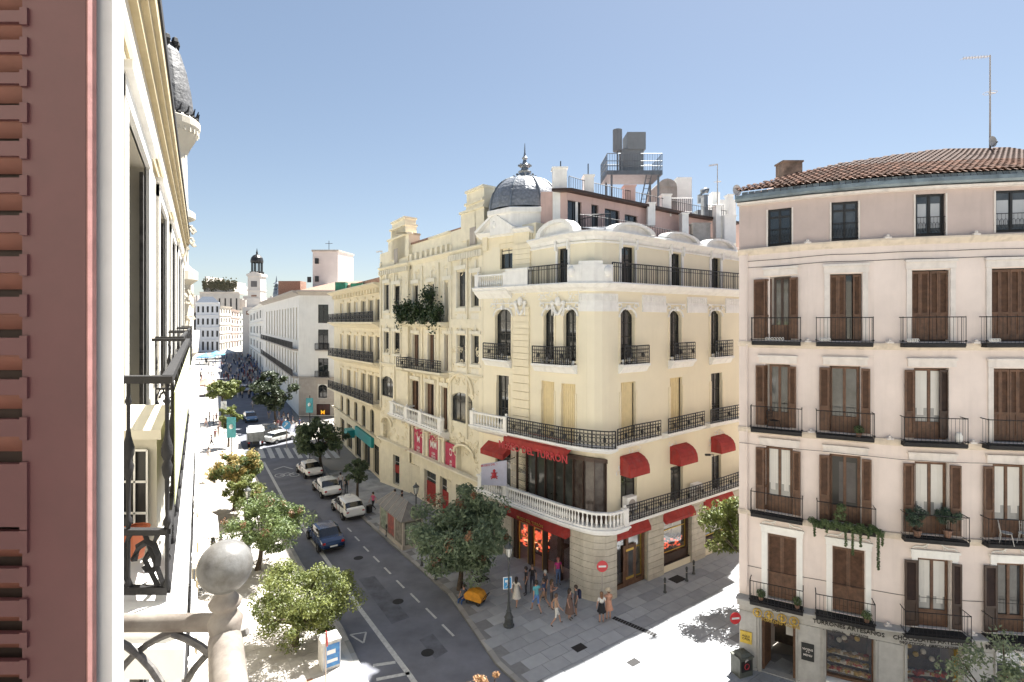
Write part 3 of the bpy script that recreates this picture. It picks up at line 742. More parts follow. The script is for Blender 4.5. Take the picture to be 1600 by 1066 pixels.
# first floor white balustrade balcony sweeping round the corner
def balustrade(f, par, x0, x1, r, out, h=.95, step=1.05, pr=(), mt='white', slabt=.3, drop=.35):
    sl = MB(); f.sweep(sl, x0, x1, r, [(0, .02), (out+.08, .02), (out+.1, -.08), (out-.02, -.14), (out-.12, -slabt), (0, -slabt-drop)], step=4)
    s_ = sl.build('balustrade', M[mt], par)
    rl = MB(); q = out-.2
    f.sweep(rl, x0, x1, r, [(q-.1, h), (q+.12, h), (q+.12, h-.13), (q-.1, h-.13)], step=4); f.sweep(rl, x0, x1, r, [(q-.1, .14), (q+.12, .14), (q+.12, .0), (q-.1, .0)], step=4)
    rl.build('rail', M[mt], s_)
    n = max(2, int((x1-x0)/step)); me = None
    for i in range(n):
        x = lerp(x0, x1, (i+.5)/n)
        if any(abs(x-p) < 2.6 for p in pr): continue
        c = f.pt(x, r, q)
        if me is None:
            m2 = MB(); hh = h-.27
            m2.lathe((0, 0, 0), [(.06, 0), (.06, .05), (.035, .09), (.075, hh*.35), (.07, hh*.5), (.03, hh*.75), (.045, hh*.9), (.055, hh)], 6)
            me = bpy.data.meshes.new('baluster'); me.from_pydata(m2.v, [], m2.f); me.materials.append(M[mt])
        off = Vector(par.location)
        link_mesh('baluster', me, s_, c-off+Vector((0, 0, .14)))
    for p in pr:
        b = MB(); f.box(b, p-3, p+3, r, r, 0, 0) if 0 else None
        a = f.pt(p-2.6, r, q-.16); b_ = f.pt(p+2.6, r, q-.16); a2 = f.pt(p-2.6, r, q+.18); b2 = f.pt(p+2.6, r, q+.18); z = Vector((0, 0, h+.06))
        b.hexa([a, b_, b2, a2, a+z, b_+z, b2+z, a2+z]); c = f.pt(p, r, q)+z; b.sphere(c+Vector((0, 0, .1)), .1, 6, 4); b.build('pedestal', M[mt], s_)
    return s_
balustrade(yf, museum, 762, 962, 6, 1.15, 1.0, 3.55, (768, 807, 958))
b5 = balustrade(yf, museum, 748, 806, 5, .9, 1.0, 4.2, (751, 803))
# scrolled iron balcony on the second floor round the corner
sl = MB(); yf.sweep(sl, 806, 950, 5, [(0, .02), (.95, .02), (.98, -.1), (.8, -.2), (.6, -.32), (0, -.42)], step=4); s5 = sl.build('balcony', M['white'], museum)
def iron_rail(f, par, x0, x1, r, o, h=1.0, bars=30, sc=1, name='railing', rb=.021):
    mb = MB(); xs = f.knots(x0, x1, 6); P = lambda x, z: f.pt(x, r, o)+Vector((0, 0, z))
    for z, t in ((h, .036), (.08, .028), (h*.82, .02)): mb.tube([P(x, z) for x in xs], t, 4)
    for i in range(bars+1):
        x = lerp(x0, x1, i/bars); mb.tube([P(x, 0), P(x, h)], rb*(2 if i % 6 == 0 else 1), 4, cap=False)
        if sc and i < bars:
            x2 = lerp(x0, x1, (i+.5)/bars); d = P(x2, 0)-P(x, 0)
            for zc, rr in ((h*.5, .17), (h*.25, .1), (h*.7, .1)):
                c = P(x2, zc); mb.tube([c+d*math.cos(t)*.9+Vector((0, 0, rr*math.sin(t))) for t in [k*math.pi/3 for k in range(7)]], rb*.9, 3, cap=False)
    if sc:
        for i in range(3, bars, 6):
            c = P(lerp(x0, x1, i/bars), h*.5); mb.sphere(c, .1, 6, 4, sz=1.8)
    return mb.build(name, M['iron'], par)
iron_rail(yf, s5, 808, 948, 5, .88, 1.05, 42)
yf_ends = [(955, 1024), (1034, 1092), (1100, 1153)]
for a, b in yf_ends:
    sl = MB(); yf.sweep(sl, a, b, 5, [(0, .02), (.55, .02), (.57, -.1), (.45, -.2), (.3, -.3), (0, -.42)]); q = sl.build('balcony', M['white'], museum)
    iron_rail(yf, q, a+1, b-1, 5, .5, 1.0, 16)
for a, b in ((761, 800), (838, 902), (966, 1007), (1044, 1079), (1108, 1138)):
    sl = MB(); yf.sweep(sl, a, b, 4, [(0, .02), (.5, .02), (.52, -.1), (.35, -.24), (.2, -.5), (0, -.55)]); q = sl.build('balcony', M['white'], museum)
    iron_rail(yf, q, a+1.5, b-1.5, 4, .45, 1.15, int((b-a)/3.2), sc=1)
# terrace parapet: balustrade, iron rail, white corner piece, iron rail
balustrade(yf, museum, 748, 800, 2, .5, 1.1, 3.2, (752, 796))
iron_rail(yf, museum, 833, 894, 2, .42, 1.35, 24, name='terrace_railing', sc=0); iron_rail(yf, museum, 950, 1190, 2, .42, 1.35, 84, name='terrace_railing', sc=0)
mb = MB(); yf.box(mb, 800, 833, 1.15, 2, .1, .55); yf.box(mb, 799, 834, 1.05, 1.15, .05, .6); mb.build('parapet_block', M['white'], museum)
mb = MB(); yf.box(mb, 896, 949, 1.1, 2, .1, .55, step=5); yf.box(mb, 912, 938, .95, 1.1, .12, .52)
for x in (903, 943): mb.sphere(yf.pt(x, 1.4, .54), .28, 8, 6, sz=1.2)
mb.build('parapet_block', M['white'], museum)
# first floor iron rail on the side street
sl = MB(); yf.sweep(sl, 962, 1200, 6, [(0, .02), (.8, .02), (.83, -.12), (.65, -.22), (.4, -.35), (0, -.5)]); q = sl.build('balcony', M['white'], museum)
iron_rail(yf, q, 963, 1190, 6, .74, 1.05, 62)
# vaulted terrace hoods over the attic doors
for xc, wd, yb, yt in ((873, 60, 379, 341), (984, 66, 367, 342), (1061, 54, 377, 357), (1121, 48, 390, 367)):
    mb = MB(); n = 10; hgt = (yb-yt)*.62*yf.xy(xc)[0].y/F
    for (sc_, oa, ob) in ((1.0, -1.6, .35), (.72, .35, .36)):
        pass
    def P(x, z, o): q = yf.pt(x, 0, o); return q+Vector((0, 0, z))
    x0, x1 = xc-wd/2, xc+wd/2
    for k in range(n):
        t0, t1 = math.pi*k/n, math.pi*(k+1)/n
        A = lambda t, s_, o: P(xc-wd/2*s_*math.cos(t), hgt*s_*math.sin(t)+.1, o)
        mb.hexa([A(t0, .78, -.2), A(t1, .78, -.2), A(t1, .78, .4), A(t0, .78, .4), A(t0, 1, -.35), A(t1, 1, -.35), A(t1, 1, .4), A(t0, 1, .4)])
        mb.quad(A(t0, .78, .1), A(t1, .78, .1), P(xc, .1, .1), P(xc, .1, .1))
    mb.build('dormer_hood', M['white'], museum)
# low slate roof behind the hoods
sx = [yf.xy(x)[0]-yf.xy(x)[1]*.05 for x in yf.knots(830, 1200)]; sx2 = [yf.xy(x)[0]-yf.xy(x)[1]*3.2 for x in yf.knots(830, 1200)]
mb = MB()
for i in range(len(sx)-1):
    mb.quad((*sx[i], 22.15), (*sx[i+1], 22.1), (*sx2[i+1], 22.9), (*sx2[i], 22.9))
mb.build('slate_roof', M['lead'], museum)
# pink attic storey, set back
AP = [(845, 37.5), (886, 36.3), (1078, 43.7), (1200, 50)]
AL = [[(845, 300), (886, 298.5), (1078, 338), (1200, 358)], [(845, 378), (886, 377), (1078, 398), (1200, 405)]]
AF = Fac(AP, AL); AF.lv = AF.lv[:2]; AF.N = 1
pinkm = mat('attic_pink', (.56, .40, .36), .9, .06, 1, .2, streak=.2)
ah = [(887, 909, .17, 1), (924, 935, .17, 1), (945, 968, .2, 1), (976, 996, .25, 1)]
mb = MB(); AF.wall(mb, 845, 1200, 0, 1, [h for h in ah], .3); 
poly = [tuple(AF.xy(x)[0]-AF.xy(x)[1]*.4) for x in (850, 888, 1078, 1198)]
mb.prism(poly+[(poly[-1][0]-5, poly[-1][1]+8), (poly[0][0]-3, poly[0][1]+12)], 21.9, 24.9)
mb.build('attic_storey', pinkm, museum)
for h in ah: win(AF, museum, *h, -.2, cols=2)
mb = MB(); AF.sweep(mb, 868, 1150, 0, [(0, .05), (.5, .05), (.5, -.07), (0, -.1)]); AF.sweep(mb, 868, 1150, .0, [(.42, .04), (.5, .11), (.5, .02), (.42, -.0)]); mb.build('attic_eave', M['wooddark'], museum)
# rooftop parapet piers and rails
for i, (xa, xb, yt, yb) in enumerate(((864, 886, 263, 350), (913, 928, 275, 302), (976, 993, 291, 322), (1035, 1049, 305, 338))):
    mb = MB(); Y = [36.6, 37.6, 40.2, 42.3][i]; a, b = W(xa, yb, Y), W(xb, yt, Y)
    mb.box(a.x, b.x, Y, Y+.9, a.z, b.z); mb.box(a.x-.07, b.x+.07, Y-.07, Y+.97, b.z, b.z+.1); mb.build('roof_pier', M['white'] if i != 2 else pinkm, museum)
mb = MB(); P = lambda x, z: AF.pt(x, 0, -.3)+Vector((0, 0, z))
for z in (.15, 1.05): mb.tube([P(x, z) for x in AF.knots(886, 1150, 30)], .025, 4)
for i in range(75): x = lerp(886, 1150, i/74); mb.tube([P(x, .1), P(x, 1.1)], .014, 4, cap=False)
mb.build('roof_railing', M['iron'], museum)
mb = MB(); P = lambda x, z: yf.pt(x, 0, -2.8)+Vector((0, 0, z+.6))
for z in (.1, .95): mb.tube([P(x, z) for x in yf.knots(850, 1170, 30)], .025, 4)
for i in range(85): x = lerp(850, 1170, i/84); mb.tube([P(x, .0), P(x, 1.0)], .016, 4, cap=False)
mb.build('roof_railing', M['iron'], museum)
for xa, xb in ((915, 920), (934, 939), (970, 976)):
    pass
# corner tower with pediment, drum and dome
DC = W(820, 332, 40.2)
tw = MB()
tw.prism([tuple(p) for p in (yf.xy(752)[0]-yf.xy(752)[1]*.2, yf.xy(834)[0]-yf.xy(834)[1]*.2, yf.xy(834)[0]-yf.xy(834)[1]*5.2, yf.xy(752)[0]-yf.xy(752)[1]*5.2)], 21.5, 23.35)
tw.build('tower_body', M['yelpale'], museum)
tf = Fac([(748, 41.1), (834, 36.75)], [[(748, 366), (834, 354)], [(748, 394), (834, 383)]]); tf.lv = tf.lv[:2]; tf.N = 1
mb = MB(); tf.box(mb, 755, 832, 0.05, 1, -.25, .05); 
for a, b in ((757, 764), (806, 830)): tf.box(mb, a, b, .1, 1, .05, .2)
mb.build('tower_front', M['yelpale'], museum)
mb = MB(); tf.sweep(mb, 751, 834, .12, [(0, .15), (.5, .15), (.55, .05), (.35, -.1), (0, -.3)])
a = tf.pt(753, .08, .45); b = tf.pt(812, .08, .45); c = (a+b)/2+Vector((0, 0, 1.15)); n_ = tf.xy(790)[1]; bk = Vector((-n_.x*.6, -n_.y*.6, 0))
for p, q in ((a, c), (c, b)): mb.beam(p+Vector((0, 0, .1)), q+Vector((0, 0, .1)), .5, .18)
mb.add([a+bk*.3, b+bk*.3, c+bk*.3, a+bk*6, b+bk*6, c+bk*6], [(0, 1, 2), (0, 2, 5, 3), (1, 2, 5, 4)])
mb.sphere((a+b)/2+Vector((0, 0, .5)), .28, 8, 6, sz=1.4)
mb.build('pediment', M['white'], museum)
mb = MB(); mb.lathe(DC, [(2.75, -1.9), (2.75, -.55), (2.95, -.45), (2.95, -.15), (2.7, -.05), (2.5, 0)], 8, rot=R(22.5)); mb.build('dome_drum', M['white'], museum)
dome = MB(); prof = []
for i in range(11):
    t = math.pi/2*i/10; prof.append((2.42*math.cos(t)**.9+.28 if i < 10 else .3, 2.55*math.sin(t)**1.0))
dome.lathe(DC, prof, 16, rot=R(22.5))
dm = bpy.data.materials.new('scaled_zinc'); dm.use_nodes = True
n = dm.node_tree.nodes; L = dm.node_tree.links; b = n['Principled BSDF']; b.inputs['Metallic'].default_value = .35; b.inputs['Roughness'].default_value = .42
g = n.new('ShaderNodeTexCoord'); vo = n.new('ShaderNodeTexVoronoi'); vo.inputs['Scale'].default_value = 5.5; L.new(g.outputs['Object'], vo.inputs['Vector'])
cr = n.new('ShaderNodeValToRGB'); cr.color_ramp.elements[0].color = (.27, .28, .30, 1); cr.color_ramp.elements[1].color = (.15, .16, .175, 1); L.new(vo.outputs['Distance'], cr.inputs[0]); L.new(cr.outputs[0], b.inputs['Base Color'])
bp = n.new('ShaderNodeBump'); bp.inputs['Strength'].default_value = .5; bp.inputs['Distance'].default_value = .05; L.new(vo.outputs['Distance'], bp.inputs['Height']); L.new(bp.outputs[0], b.inputs['Normal'])
do = dome.build('dome', dm, museum)
mb = MB()
for k in range(8):
    t = R(22.5)+k*math.pi/4; mb.tube([DC+Vector((math.cos(t)*(r_+.03), math.sin(t)*(r_+.03), z)) for r_, z in prof], .07, 5)
mb.build('dome_rib', M['zinc'], do)
mb = MB(); mb.lathe(DC+Vector((0, 0, 2.5)), [(.75, -.25), (.8, 0), (.55, .1), (.45, .35), (.5, .5), (.3, .6), (.25, .8), (.38, .95), (.2, 1.1), (.12, 1.35), (.22, 1.5), (.1, 1.65), (.06, 1.9), (.02, 2.6)], 10)
for k in range(8):
    t = k*math.pi/4; 
    for z, rr in ((.15, .8), (.95, .42)): mb.sphere(DC+Vector((math.cos(t)*rr, math.sin(t)*rr, 2.5+z)), .1, 6, 4)
mb.build('finial', M['zinc'], do, smooth=False)
# red awnings (cloth fixed to the building)
def awning(f, par, x0, x1, rt, rb, out, val=.22, m='red', name='awning'):
    mb = MB(); xs = f.knots(x0, x1, 8)
    for a, b in zip(xs, xs[1:]):
        T = [f.pt(a, rt, .06), f.pt(b, rt, .06)]; B = [f.pt(a, rb, out), f.pt(b, rb, out)]; d = Vector((0, 0, .03))
        mb.hexa([T[0]-d, T[1]-d, B[1]-d, B[0]-d, T[0], T[1], B[1], B[0]]); v_ = Vector((0, 0, -val))
        n1 = Vector((*f.xy(a)[1]*.02, 0))
        mb.hexa([B[0]+v_, B[1]+v_, B[1]+v_-n1, B[0]+v_-n1, B[0], B[1], B[1]-n1, B[0]-n1])
    for x in (x0, x1):
        mb.add([f.pt(x, rt, .06), f.pt(x, rb, out), f.pt(x, rb, out)+Vector((0, 0, -val)), f.pt(x, rb, .06)], [(0, 1, 2, 3)])
    return mb.build(name, M[m], par)
def dome_awning(f, par, x0, x1, y0, y1, out):
    mb = MB(); r0, r1 = f.r((x0+x1)/2, y0), f.r((x0+x1)/2, y1); n = 5; prev = None
    for k in range(n+1):
        t = math.pi/2*k/n; o = out*math.sin(t)+.05; r_ = r0+(r1-r0)*.8*(1-math.cos(t)); e = (x1-x0)*.10*(1-math.sin(t))
        cur = (f.pt(x0+e, r_, o), f.pt(x1-e, r_, o), f.pt(x0, r_, .04), f.pt(x1, r_, .04))
        if prev:
            mb.quad(prev[0], prev[1], cur[1], cur[0]); mb.quad(prev[2], prev[0], cur[0], cur[2]); mb.quad(prev[1], prev[3], cur[3], cur[1])
            mb.tube([prev[0], prev[1]], .018, 4)
        prev = cur
    v_ = f.pt(x0, r1, out+.05); v2 = f.pt(x1, r1, out+.05); mb.quad(prev[0], prev[1], v2, v_)
    mb.quad(prev[2], prev[0], v_, f.pt(x0, r1, .04)); mb.quad(prev[3], prev[1], v2, f.pt(x1, r1, .04))
    return mb.build('awning', M['red'], par)
aw = [dome_awning(yf, museum, a, b, c, d, .85) for a, b, c, d in ((968, 998, 709, 738), (1046, 1073, 694, 721), (1110, 1132, 680, 703))]
awning(yf, museum, 764, 799, yf.r(780, 692), yf.r(780, 703), .8, .35)
a1 = awning(yf, museum, 802, 897, yf.r(850, 681), yf.r(850, 690), .9, .5)
# letters along the awning valance
u = (yf.pt(890, 5.1, .9)-yf.pt(806, 5.1, .9)); u.z = 0
rr1 = yf.r(850, 690)
mid = yf.pt(846, rr1, .95)+Vector((0, 0, -.56)); sl_ = yf.pt(890, rr1, .93)-yf.pt(806, rr1, .93)
text('MUSEO DEL TURRÓN', .68, M['redlet'], museum, mid, sl_, (0, 0, 1), ext=.02)
awning(yf, museum, 797, 898, 6.08, 6.22, .8, .12); awning(yf, museum, 957, 1011, 6.1, 6.2, .35, .22)
awning(yf, museum, 1034, 1081, 6.1, 6.2, .35, .22); awning(yf, museum, 1097, 1142, 6.1, 6.2, .35, .22)
text('MUSEO DEL TURRÓN', .26, M['gold'], museum, yf.pt(842, 6.2, .84), sl_, (0, 0, 1), ext=.01)
# ================================================================ ornate cream building with two bays
OP = [(594, 55.6), (640, 52.1), (641, 52.5), (704, 44.9), (705, 43.9), (758, 40.7)]
OL = [
 [(598, 396), (638, 383), (720, 357.7), (758, 346)],
 [(598, 421), (637, 412.6), (708, 395.7), (758, 384)],
 [(598, 502), (758, 505)],
 [(598, 568), (631, 573), (703, 583), (758, 590)],
 [(598, 637), (624, 646), (698, 674), (758, 696)],
 [(598, 684), (607, 688), (714, 736), (758, 755)]]
of = Fac(OP, OL); b_ = of.xy(700)[0]
orn_b = thing('ornate_building', 'cream ornate building with stepped gables, window-box balcony and magenta banners', 'building', (b_.x, b_.y, 0))
hs = []
def oh(f, L, *a, **k): h = hole(f, *a, **k); L.append(h); return h
g_bay = [oh(of, hs, *q) for q in ((601, 609, 445, 484), (615, 626, 447, 484), (601, 609, 519, 550), (615, 626, 520, 552), (715, 729, 425, 479), (738, 752, 430, 478), (715, 729, 524, 566), (738, 752, 525, 568))]
g_c = [oh(of, hs, *q) for q in ((646, 655, 446, 501), (670, 680, 444, 502), (696, 705.5, 441, 503), (646, 656, 523, 573), (670, 680, 523, 577), (696, 705.5, 524, 581), (643, 656, 595, 650), (666, 680, 600, 660), (691, 701, 606, 672))]
g_arch = [oh(of, hs, 596, 614, 588, 620, arch=1, ah=9), oh(of, hs, 705, 738, 614, 661, arch=1, ah=12)]
g_low = [oh(of, hs, 645, 660, 665, 709), oh(of, hs, 668, 684, 672, 720), oh(of, hs, 693.6, 712, 684, 731)]
g_big = [oh(of, hs, 599, 610, 652, 690, arch=1, ah=9), oh(of, hs, 713, 740, 692, 745, arch=1, ah=14)]
g_shop = [oh(of, hs, *q) for q in ((614, 624, 712, 758), (641, 656, 726, 772), (663, 681, 737, 790), (687, 705, 748, 812), (712, 730, 760, 830))]
mb = MB(); of.wall(mb, 594, 758, 0, 6, hs, .4); mb.build('wall', [M['cream']], orn_b)
mb = MB(); back_volume(mb, of, 594, 758, .5, (.5, .85), 13, z1=20.6, inset=2.2, chord=1); mb.build('body', M['cream'], orn_b)
mb = MB()
for r, o in ((1, .35), (3, .18), (5, .5)): of.sweep(mb, 595, 757, r, [(0, .15), (o, .15), (o+.04, .05), (o*.5, -.12), (0, -.25)])
of.sweep(mb, 641, 704, 0, [(0, .1), (.2, .1), (.2, -.1), (0, -.1)])
for a, b in ((595, 639), (705, 757)):
    of.box(mb, a, b, 1.95, 2.1, 0, .12)
    for x in (a+.8, (a+b)/2, b-1): of.box(mb, x-.9, x+.9, .6, 4, 0, .14)
for x in (643, 660, 686, 703): of.box(mb, x-1.2, x+1.2, 1.1, 3.95, 0, .12)
for i in range(8): x = 645+i*8; of.box(mb, x-1.6, x+1.6, .55, .95, 0, .25)
mb.build('cornice', M['cream'], orn_b)
mb = MB()
for (a, b, c, d, n, s) in ((595, 628, 1.0, 1.25, 16, 1), (706, 757, 1.0, 1.3, 22, 2), (632, 704, 1.15, 1.45, 26, 3), (706, 757, 2.5, 2.62, 12, 4), (706, 757, 1.85, 2.15, 16, 5), (706, 757, 2.75, 3.35, 34, 6), (596, 628, 2.6, 3.3, 20, 7), (632, 704, 2.05, 2.2, 18, 8), (632, 704, 3.02, 3.25, 18, 9), (706, 757, 3.85, 4.5, 34, 10), (596, 628, 3.8, 4.4, 18, 11), (632, 704, 4.1, 4.4, 30, 12), (742, 757, 4.0, 5.0, 14, 13), (596, 640, 4.5, 4.95, 14, 14)):
    scrolls(mb, of, a, b, c, d, n, .045, .3, seed=s)
mb.build('carved_ornament', M['yelpale'], orn_b, kind='stuff')
mb = MB()
for h in g_bay+g_c:
    e = .9; of.box(mb, h[0]-e, h[0], h[2]-.03, h[3]+.02, 0, .12); of.box(mb, h[1], h[1]+e, h[2]-.03, h[3]+.02, 0, .12); of.box(mb, h[0]-e-.7, h[1]+e+.7, h[2]-.09, h[2]-.03, 0, .22)
    if h in g_bay: of.box(mb, h[0]-e, h[1]+e, h[3]+.02, h[3]+.07, 0, .2); of.box(mb, h[0]-.6, h[1]+.6, h[3]+.1, h[3]+.28, 0, .06)
    of.box(mb, (h[0]+h[1])/2-.8, (h[0]+h[1])/2+.8, h[2]-.2, h[2]-.09, 0, .16)
for x in (619, 633, 645, 657, 669, 681, 692, 701): of.box(mb, x-.6, x+.6, 4.06, 4.22, .02, .45)
for x in (664, 689): of.box(mb, x-.9, x+.9, 4.3, 4.95, 0, .2)
for i in range(14): x = 596+i*3.2; of.box(mb, x-.7, x+.7, 1.04, 1.12, .1, .34) if x < 638 else None
for i in range(20): x = 706+i*2.6; of.box(mb, x-.7, x+.7, 1.04, 1.12, .1, .34)
mb.build('window_surround', mat('pale_dressing', (.74, .70, .59), .85, .05, 2, .2, streak=.12), orn_b, kind='stuff')
for xc, hw, ra, rb_ in ((605, 8, 4.25, 4.5), (726.5, 15, 4.2, 4.45), (721.5, 18, 2.98, 3.28)):
    mb = MB(); mb.tube([of.pt(xc-hw*math.cos(t), rb_-(rb_-ra)*math.sin(t), .12) for t in [math.pi*q/14 for q in range(15)]], .11, 5); mb.build('arch_moulding', M['yelpale'], orn_b)
for h in g_bay: win(of, orn_b, *h[:4], -.25, cols=2, rows=1, transom=.35, gm='glassb', fw=.09)
for h in g_c: 
    w_ = win(of, orn_b, *h[:4], -.25, cols=2, fm='wooddark')
    if h[2] > 2: shutter(of, w_, h[0], lerp(h[0], h[1], .38), h[2], h[3], -.2, nsl=12); shutter(of, w_, lerp(h[0], h[1], .62), h[1], h[2], h[3], -.2, nsl=12)
for h in g_arch: win(of, orn_b, *h[:4], -.2, cols=3, transom=.3, gm='glassb', fw=.07)
for h in g_big: 
    mb = MB(); of.box(mb, h[0], h[1], h[2], h[3], -1.0, -.9); mb.build('arch_recess', M['cream2'] if h[0] > 650 else M['wooddark'], orn_b)
for h in g_low: win(of, orn_b, *h[:4], -.4, cols=2)
for i, h in enumerate(g_shop):
    w_ = win(of, orn_b, *h[:4], -.3, cols=1, transom=.25, fm='granite')
    mb = MB(); t = h[3]-h[2]; of.box(mb, h[0]+.4, h[1]-.4, h[2]+t*.35, h[2]+t*(.62 if i == 0 else 1), -.28, -.24); mb.build('red_panel', M['red'], w_)
# stepped gables
def gable(x0, x1, steps, aw):
    mb = MB(); 
    for (a, b, yt) in steps:
        p, n_ = of.xy((a+b)/2); r = (yt-pl(OL[0], (a+b)/2))/(pl(OL[1], (a+b)/2)-pl(OL[0], (a+b)/2))
        of.box(mb, a, b, r, .6, -1.2, .1); of.box(mb, a-.6, b+.6, r-.1, r, -1.3, .25)
    g_ = mb.build('gable', M['cream'], orn_b)
    m2 = MB(); a, b, yt, yb = aw; of.box(m2, a, b, of.r(a, yt) if 0 else (yt-pl(OL[0], a))/(pl(OL[1], a)-pl(OL[0], a)), (yb-pl(OL[0], a))/(pl(OL[1], a)-pl(OL[0], a)), .1, .13); m2.build('gable_window', M['greystone'], g_)
gable(0, 0, ((608, 640, 372), (612, 635, 357), (614, 634, 346)), (617, 623, 390, 412))
gable(0, 0, ((722, 758, 330), (730, 757, 318), (731, 758, 298)), (736, 745, 357, 384))
mb = MB(); pr = [of.xy(x)[0] for x in (638, 722)]; nn = of.xy(680)[1]
q = [Vector((*(p-nn*.2), 21.2)) for p in pr]; q2 = [Vector((*(p-nn*4), 22.4)) for p in pr]
z0 = of.pt(638, 0).z+.1; z1 = of.pt(722, 0).z+.1
mb.hexa([(q[0].x, q[0].y, z0-.1), (q[1].x, q[1].y, z1-.1), (q2[1].x, q2[1].y, z1+1.2), (q2[0].x, q2[0].y, z0+1.2), (q[0].x, q[0].y, z0+.1), (q[1].x, q[1].y, z1+.1), (q2[1].x, q2[1].y, z1+1.4), (q2[0].x, q2[0].y, z0+1.4)]); mb.build('tiled_roof', M['terracotta'], orn_b)
# balconies: planted one, iron one, stone balustrade
for r in (2, 3):
    sl = MB(); of.sweep(sl, 630, 703.5, r, [(0, .02), (.9, .02), (.92, -.12), (.6, -.3), (0, -.5)]); s_ = sl.build('balcony', M['cream'], orn_b); iron_rail(of, s_, 631, 703, r, .82, 1.0, 26)
balustrade(of, orn_b, 617, 703, 4, .8, 1.15, 2.6, (622, 645, 668, 699), mt='white')
mb = MB(); rn = random.Random(4)
for (a, b) in ((631, 704),):
    for i in range(2600):
        x = rn.uniform(a, b); hz = rn.gauss(.75, .35)+.5*math.sin(x*.35); c = of.pt(x, 2, .9+rn.uniform(-.35, .4))+Vector((0, 0, max(hz, -.1)))
        if rn.random() < .12: c.z -= rn.uniform(.2, 1.6)*(1 if (abs(x-635) < 4 or abs(x-689) < 4) else .2)
        u_ = Vector((rn.uniform(-1, 1), rn.uniform(-1, 1), rn.uniform(-1, 1))).normalized()*.14; v_ = u_.cross(Vector((rn.uniform(-1, 1), .3, rn.uniform(-1, 1)))).normalized()*.09
        mb.quad(c-u_, c-v_, c+u_, c+v_)
    for cx_, cz in ((684, 2.3), (651, 1.3)):
        for i in range(350):
            c = of.pt(cx_, 2, .9)+Vector((rn.gauss(0, .3), rn.gauss(0, .3), cz+rn.gauss(0, .35))); u_ = Vector((rn.uniform(-1, 1), rn.uniform(-1, 1), rn.uniform(-1, 1))).normalized()*.12; v_ = u_.orthogonal().normalized()*.08
            mb.quad(c-u_, c-v_, c+u_, c+v_)
tag(mb.build('balcony_plants', leafmat('leaf_dark', (.018, .035, .014), (.05, .08, .03), .1)), 'dense dark green plants filling and trailing from the upper iron balcony', 'plants', kind='stuff')
# three magenta banners
for i, (h, lab) in enumerate(zip(g_low, ('magenta banner hanging in the bay beside the cream stone pier, left of three', 'magenta banner in the middle bay under the stone balustrade', 'magenta banner with white emblem in the bay nearest the large cream arch'))):
    mb = MB(); t = h[3]-h[2]; of.box(mb, h[0]+.8, h[1]-.8, h[2]+t*(.02, .12, .2)[i], h[3]-t*.02, -.12, -.09)
    bn = mb.build('banner', M['magenta'], None, label=lab, cat='banner', group='magenta banners on the cream facade')
    c = of.pt((h[0]+h[1])/2, (h[2]+h[3])/2, -.07); wv = of.pt(h[1], h[3], 0)-of.pt(h[0], h[3], 0)
    text(('M', 'MM', 'O')[i], .9, M['white'], bn, c, wv, (0, 0, 1)); text('CASA\nDECO', .3, M['white'], bn, c-Vector((0, 0, .9)), wv, (0, 0, 1))

# ================================================================ block with long iron balconies
BP = [(522, 78.5), (528, 75.5), (597, 55.6), (602, 55.0)]
BL = [[(528, 459), (597, 445)], [(528, 503.5), (597, 503.5)], [(528, 556), (597, 567)], [(528, 607), (597, 632)], [(528, 640), (597, 690)]]
bf = Fac(BP, BL); b_ = bf.xy(560)[0]
blk = thing('balcony_block', 'cream apartment block with three long black iron balconies beyond the ornate building', 'building', (b_.x, b_.y, 0))
hs = []; wl = []
for row in range(3):
    for i in range(6):
        xc = 534+i*10.8+i*i*.12; wd = 2.6+i*.35; wl.append((row, (xc-wd, xc+wd, row+.35, row+.98))); hs.append(wl[-1][1])
ar = []
for i, (a, b) in enumerate(((532, 536), (541, 546.5), (553, 558.5), (565, 571), (578, 584.5))): ar.append((a, b, 3.25, 3.97, 1, .12)); hs.append(ar[-1])
gs = []
for i, (a, b) in enumerate(((532, 538), (542, 550), (555, 564), (568, 578), (583, 592))): gs.append((a, b, 4.2, 4.95)); hs.append(gs[-1])
mb = MB(); bf.wall(mb, 522, 597.5, 0, 5, hs, .35); mb.build('wall', M['cream2'], blk)
mb = MB(); back_volume(mb, bf, 522, 597.5, .3, (.8, .6), 12, z1=19.5); mb.build('body', M['cream2'], blk)
mb = MB(); bf.sweep(mb, 521, 597.5, 0, [(0, .2), (.9, .25), (.95, .1), (.5, -.1), (.2, -.3), (0, -.7)])
for i in range(16): x = 526+i*4.6; bf.box(mb, x-.6, x+.6, .08, .2, 0, .6)
bf.sweep(mb, 521, 597.5, 3.1, [(0, .2), (.4, .2), (.3, -.1), (0, -.3)]); bf.sweep(mb, 521, 597.5, 4, [(0, .15), (.25, .15), (.2, -.1), (0, -.2)])
for row, h in wl: bf.box(mb, h[0]-.5, h[1]+.5, h[2]-.08, h[2]-.03, 0, .15)
mb.build('cornice', M['cream2'], blk)
blind = mat('pale_blind', (.55, .52, .45), .6, .1, 3)
for row, h in wl:
    w_ = win(bf, blk, *h, -.2, cols=2, fm='cream2', gm='glassb' if (int(h[0]) % 3) else blind, fw=.1)
for h in ar: win(bf, blk, *h[:4], -.25, cols=2, rows=3)
for h in gs: win(bf, blk, *h, -.25, cols=2, transom=.2, gm='glass')
for r in (1, 2, 3):
    sl = MB(); bf.sweep(sl, 523, 596.5, r, [(0, .02), (1.0, .02), (1.02, -.15), (.6, -.3), (.2, -.6), (0, -.7)]); s_ = sl.build('balcony', M['cream2'], blk); iron_rail(bf, s_, 523.5, 596, r, .92, 1.1, 60, sc=1, rb=.03)
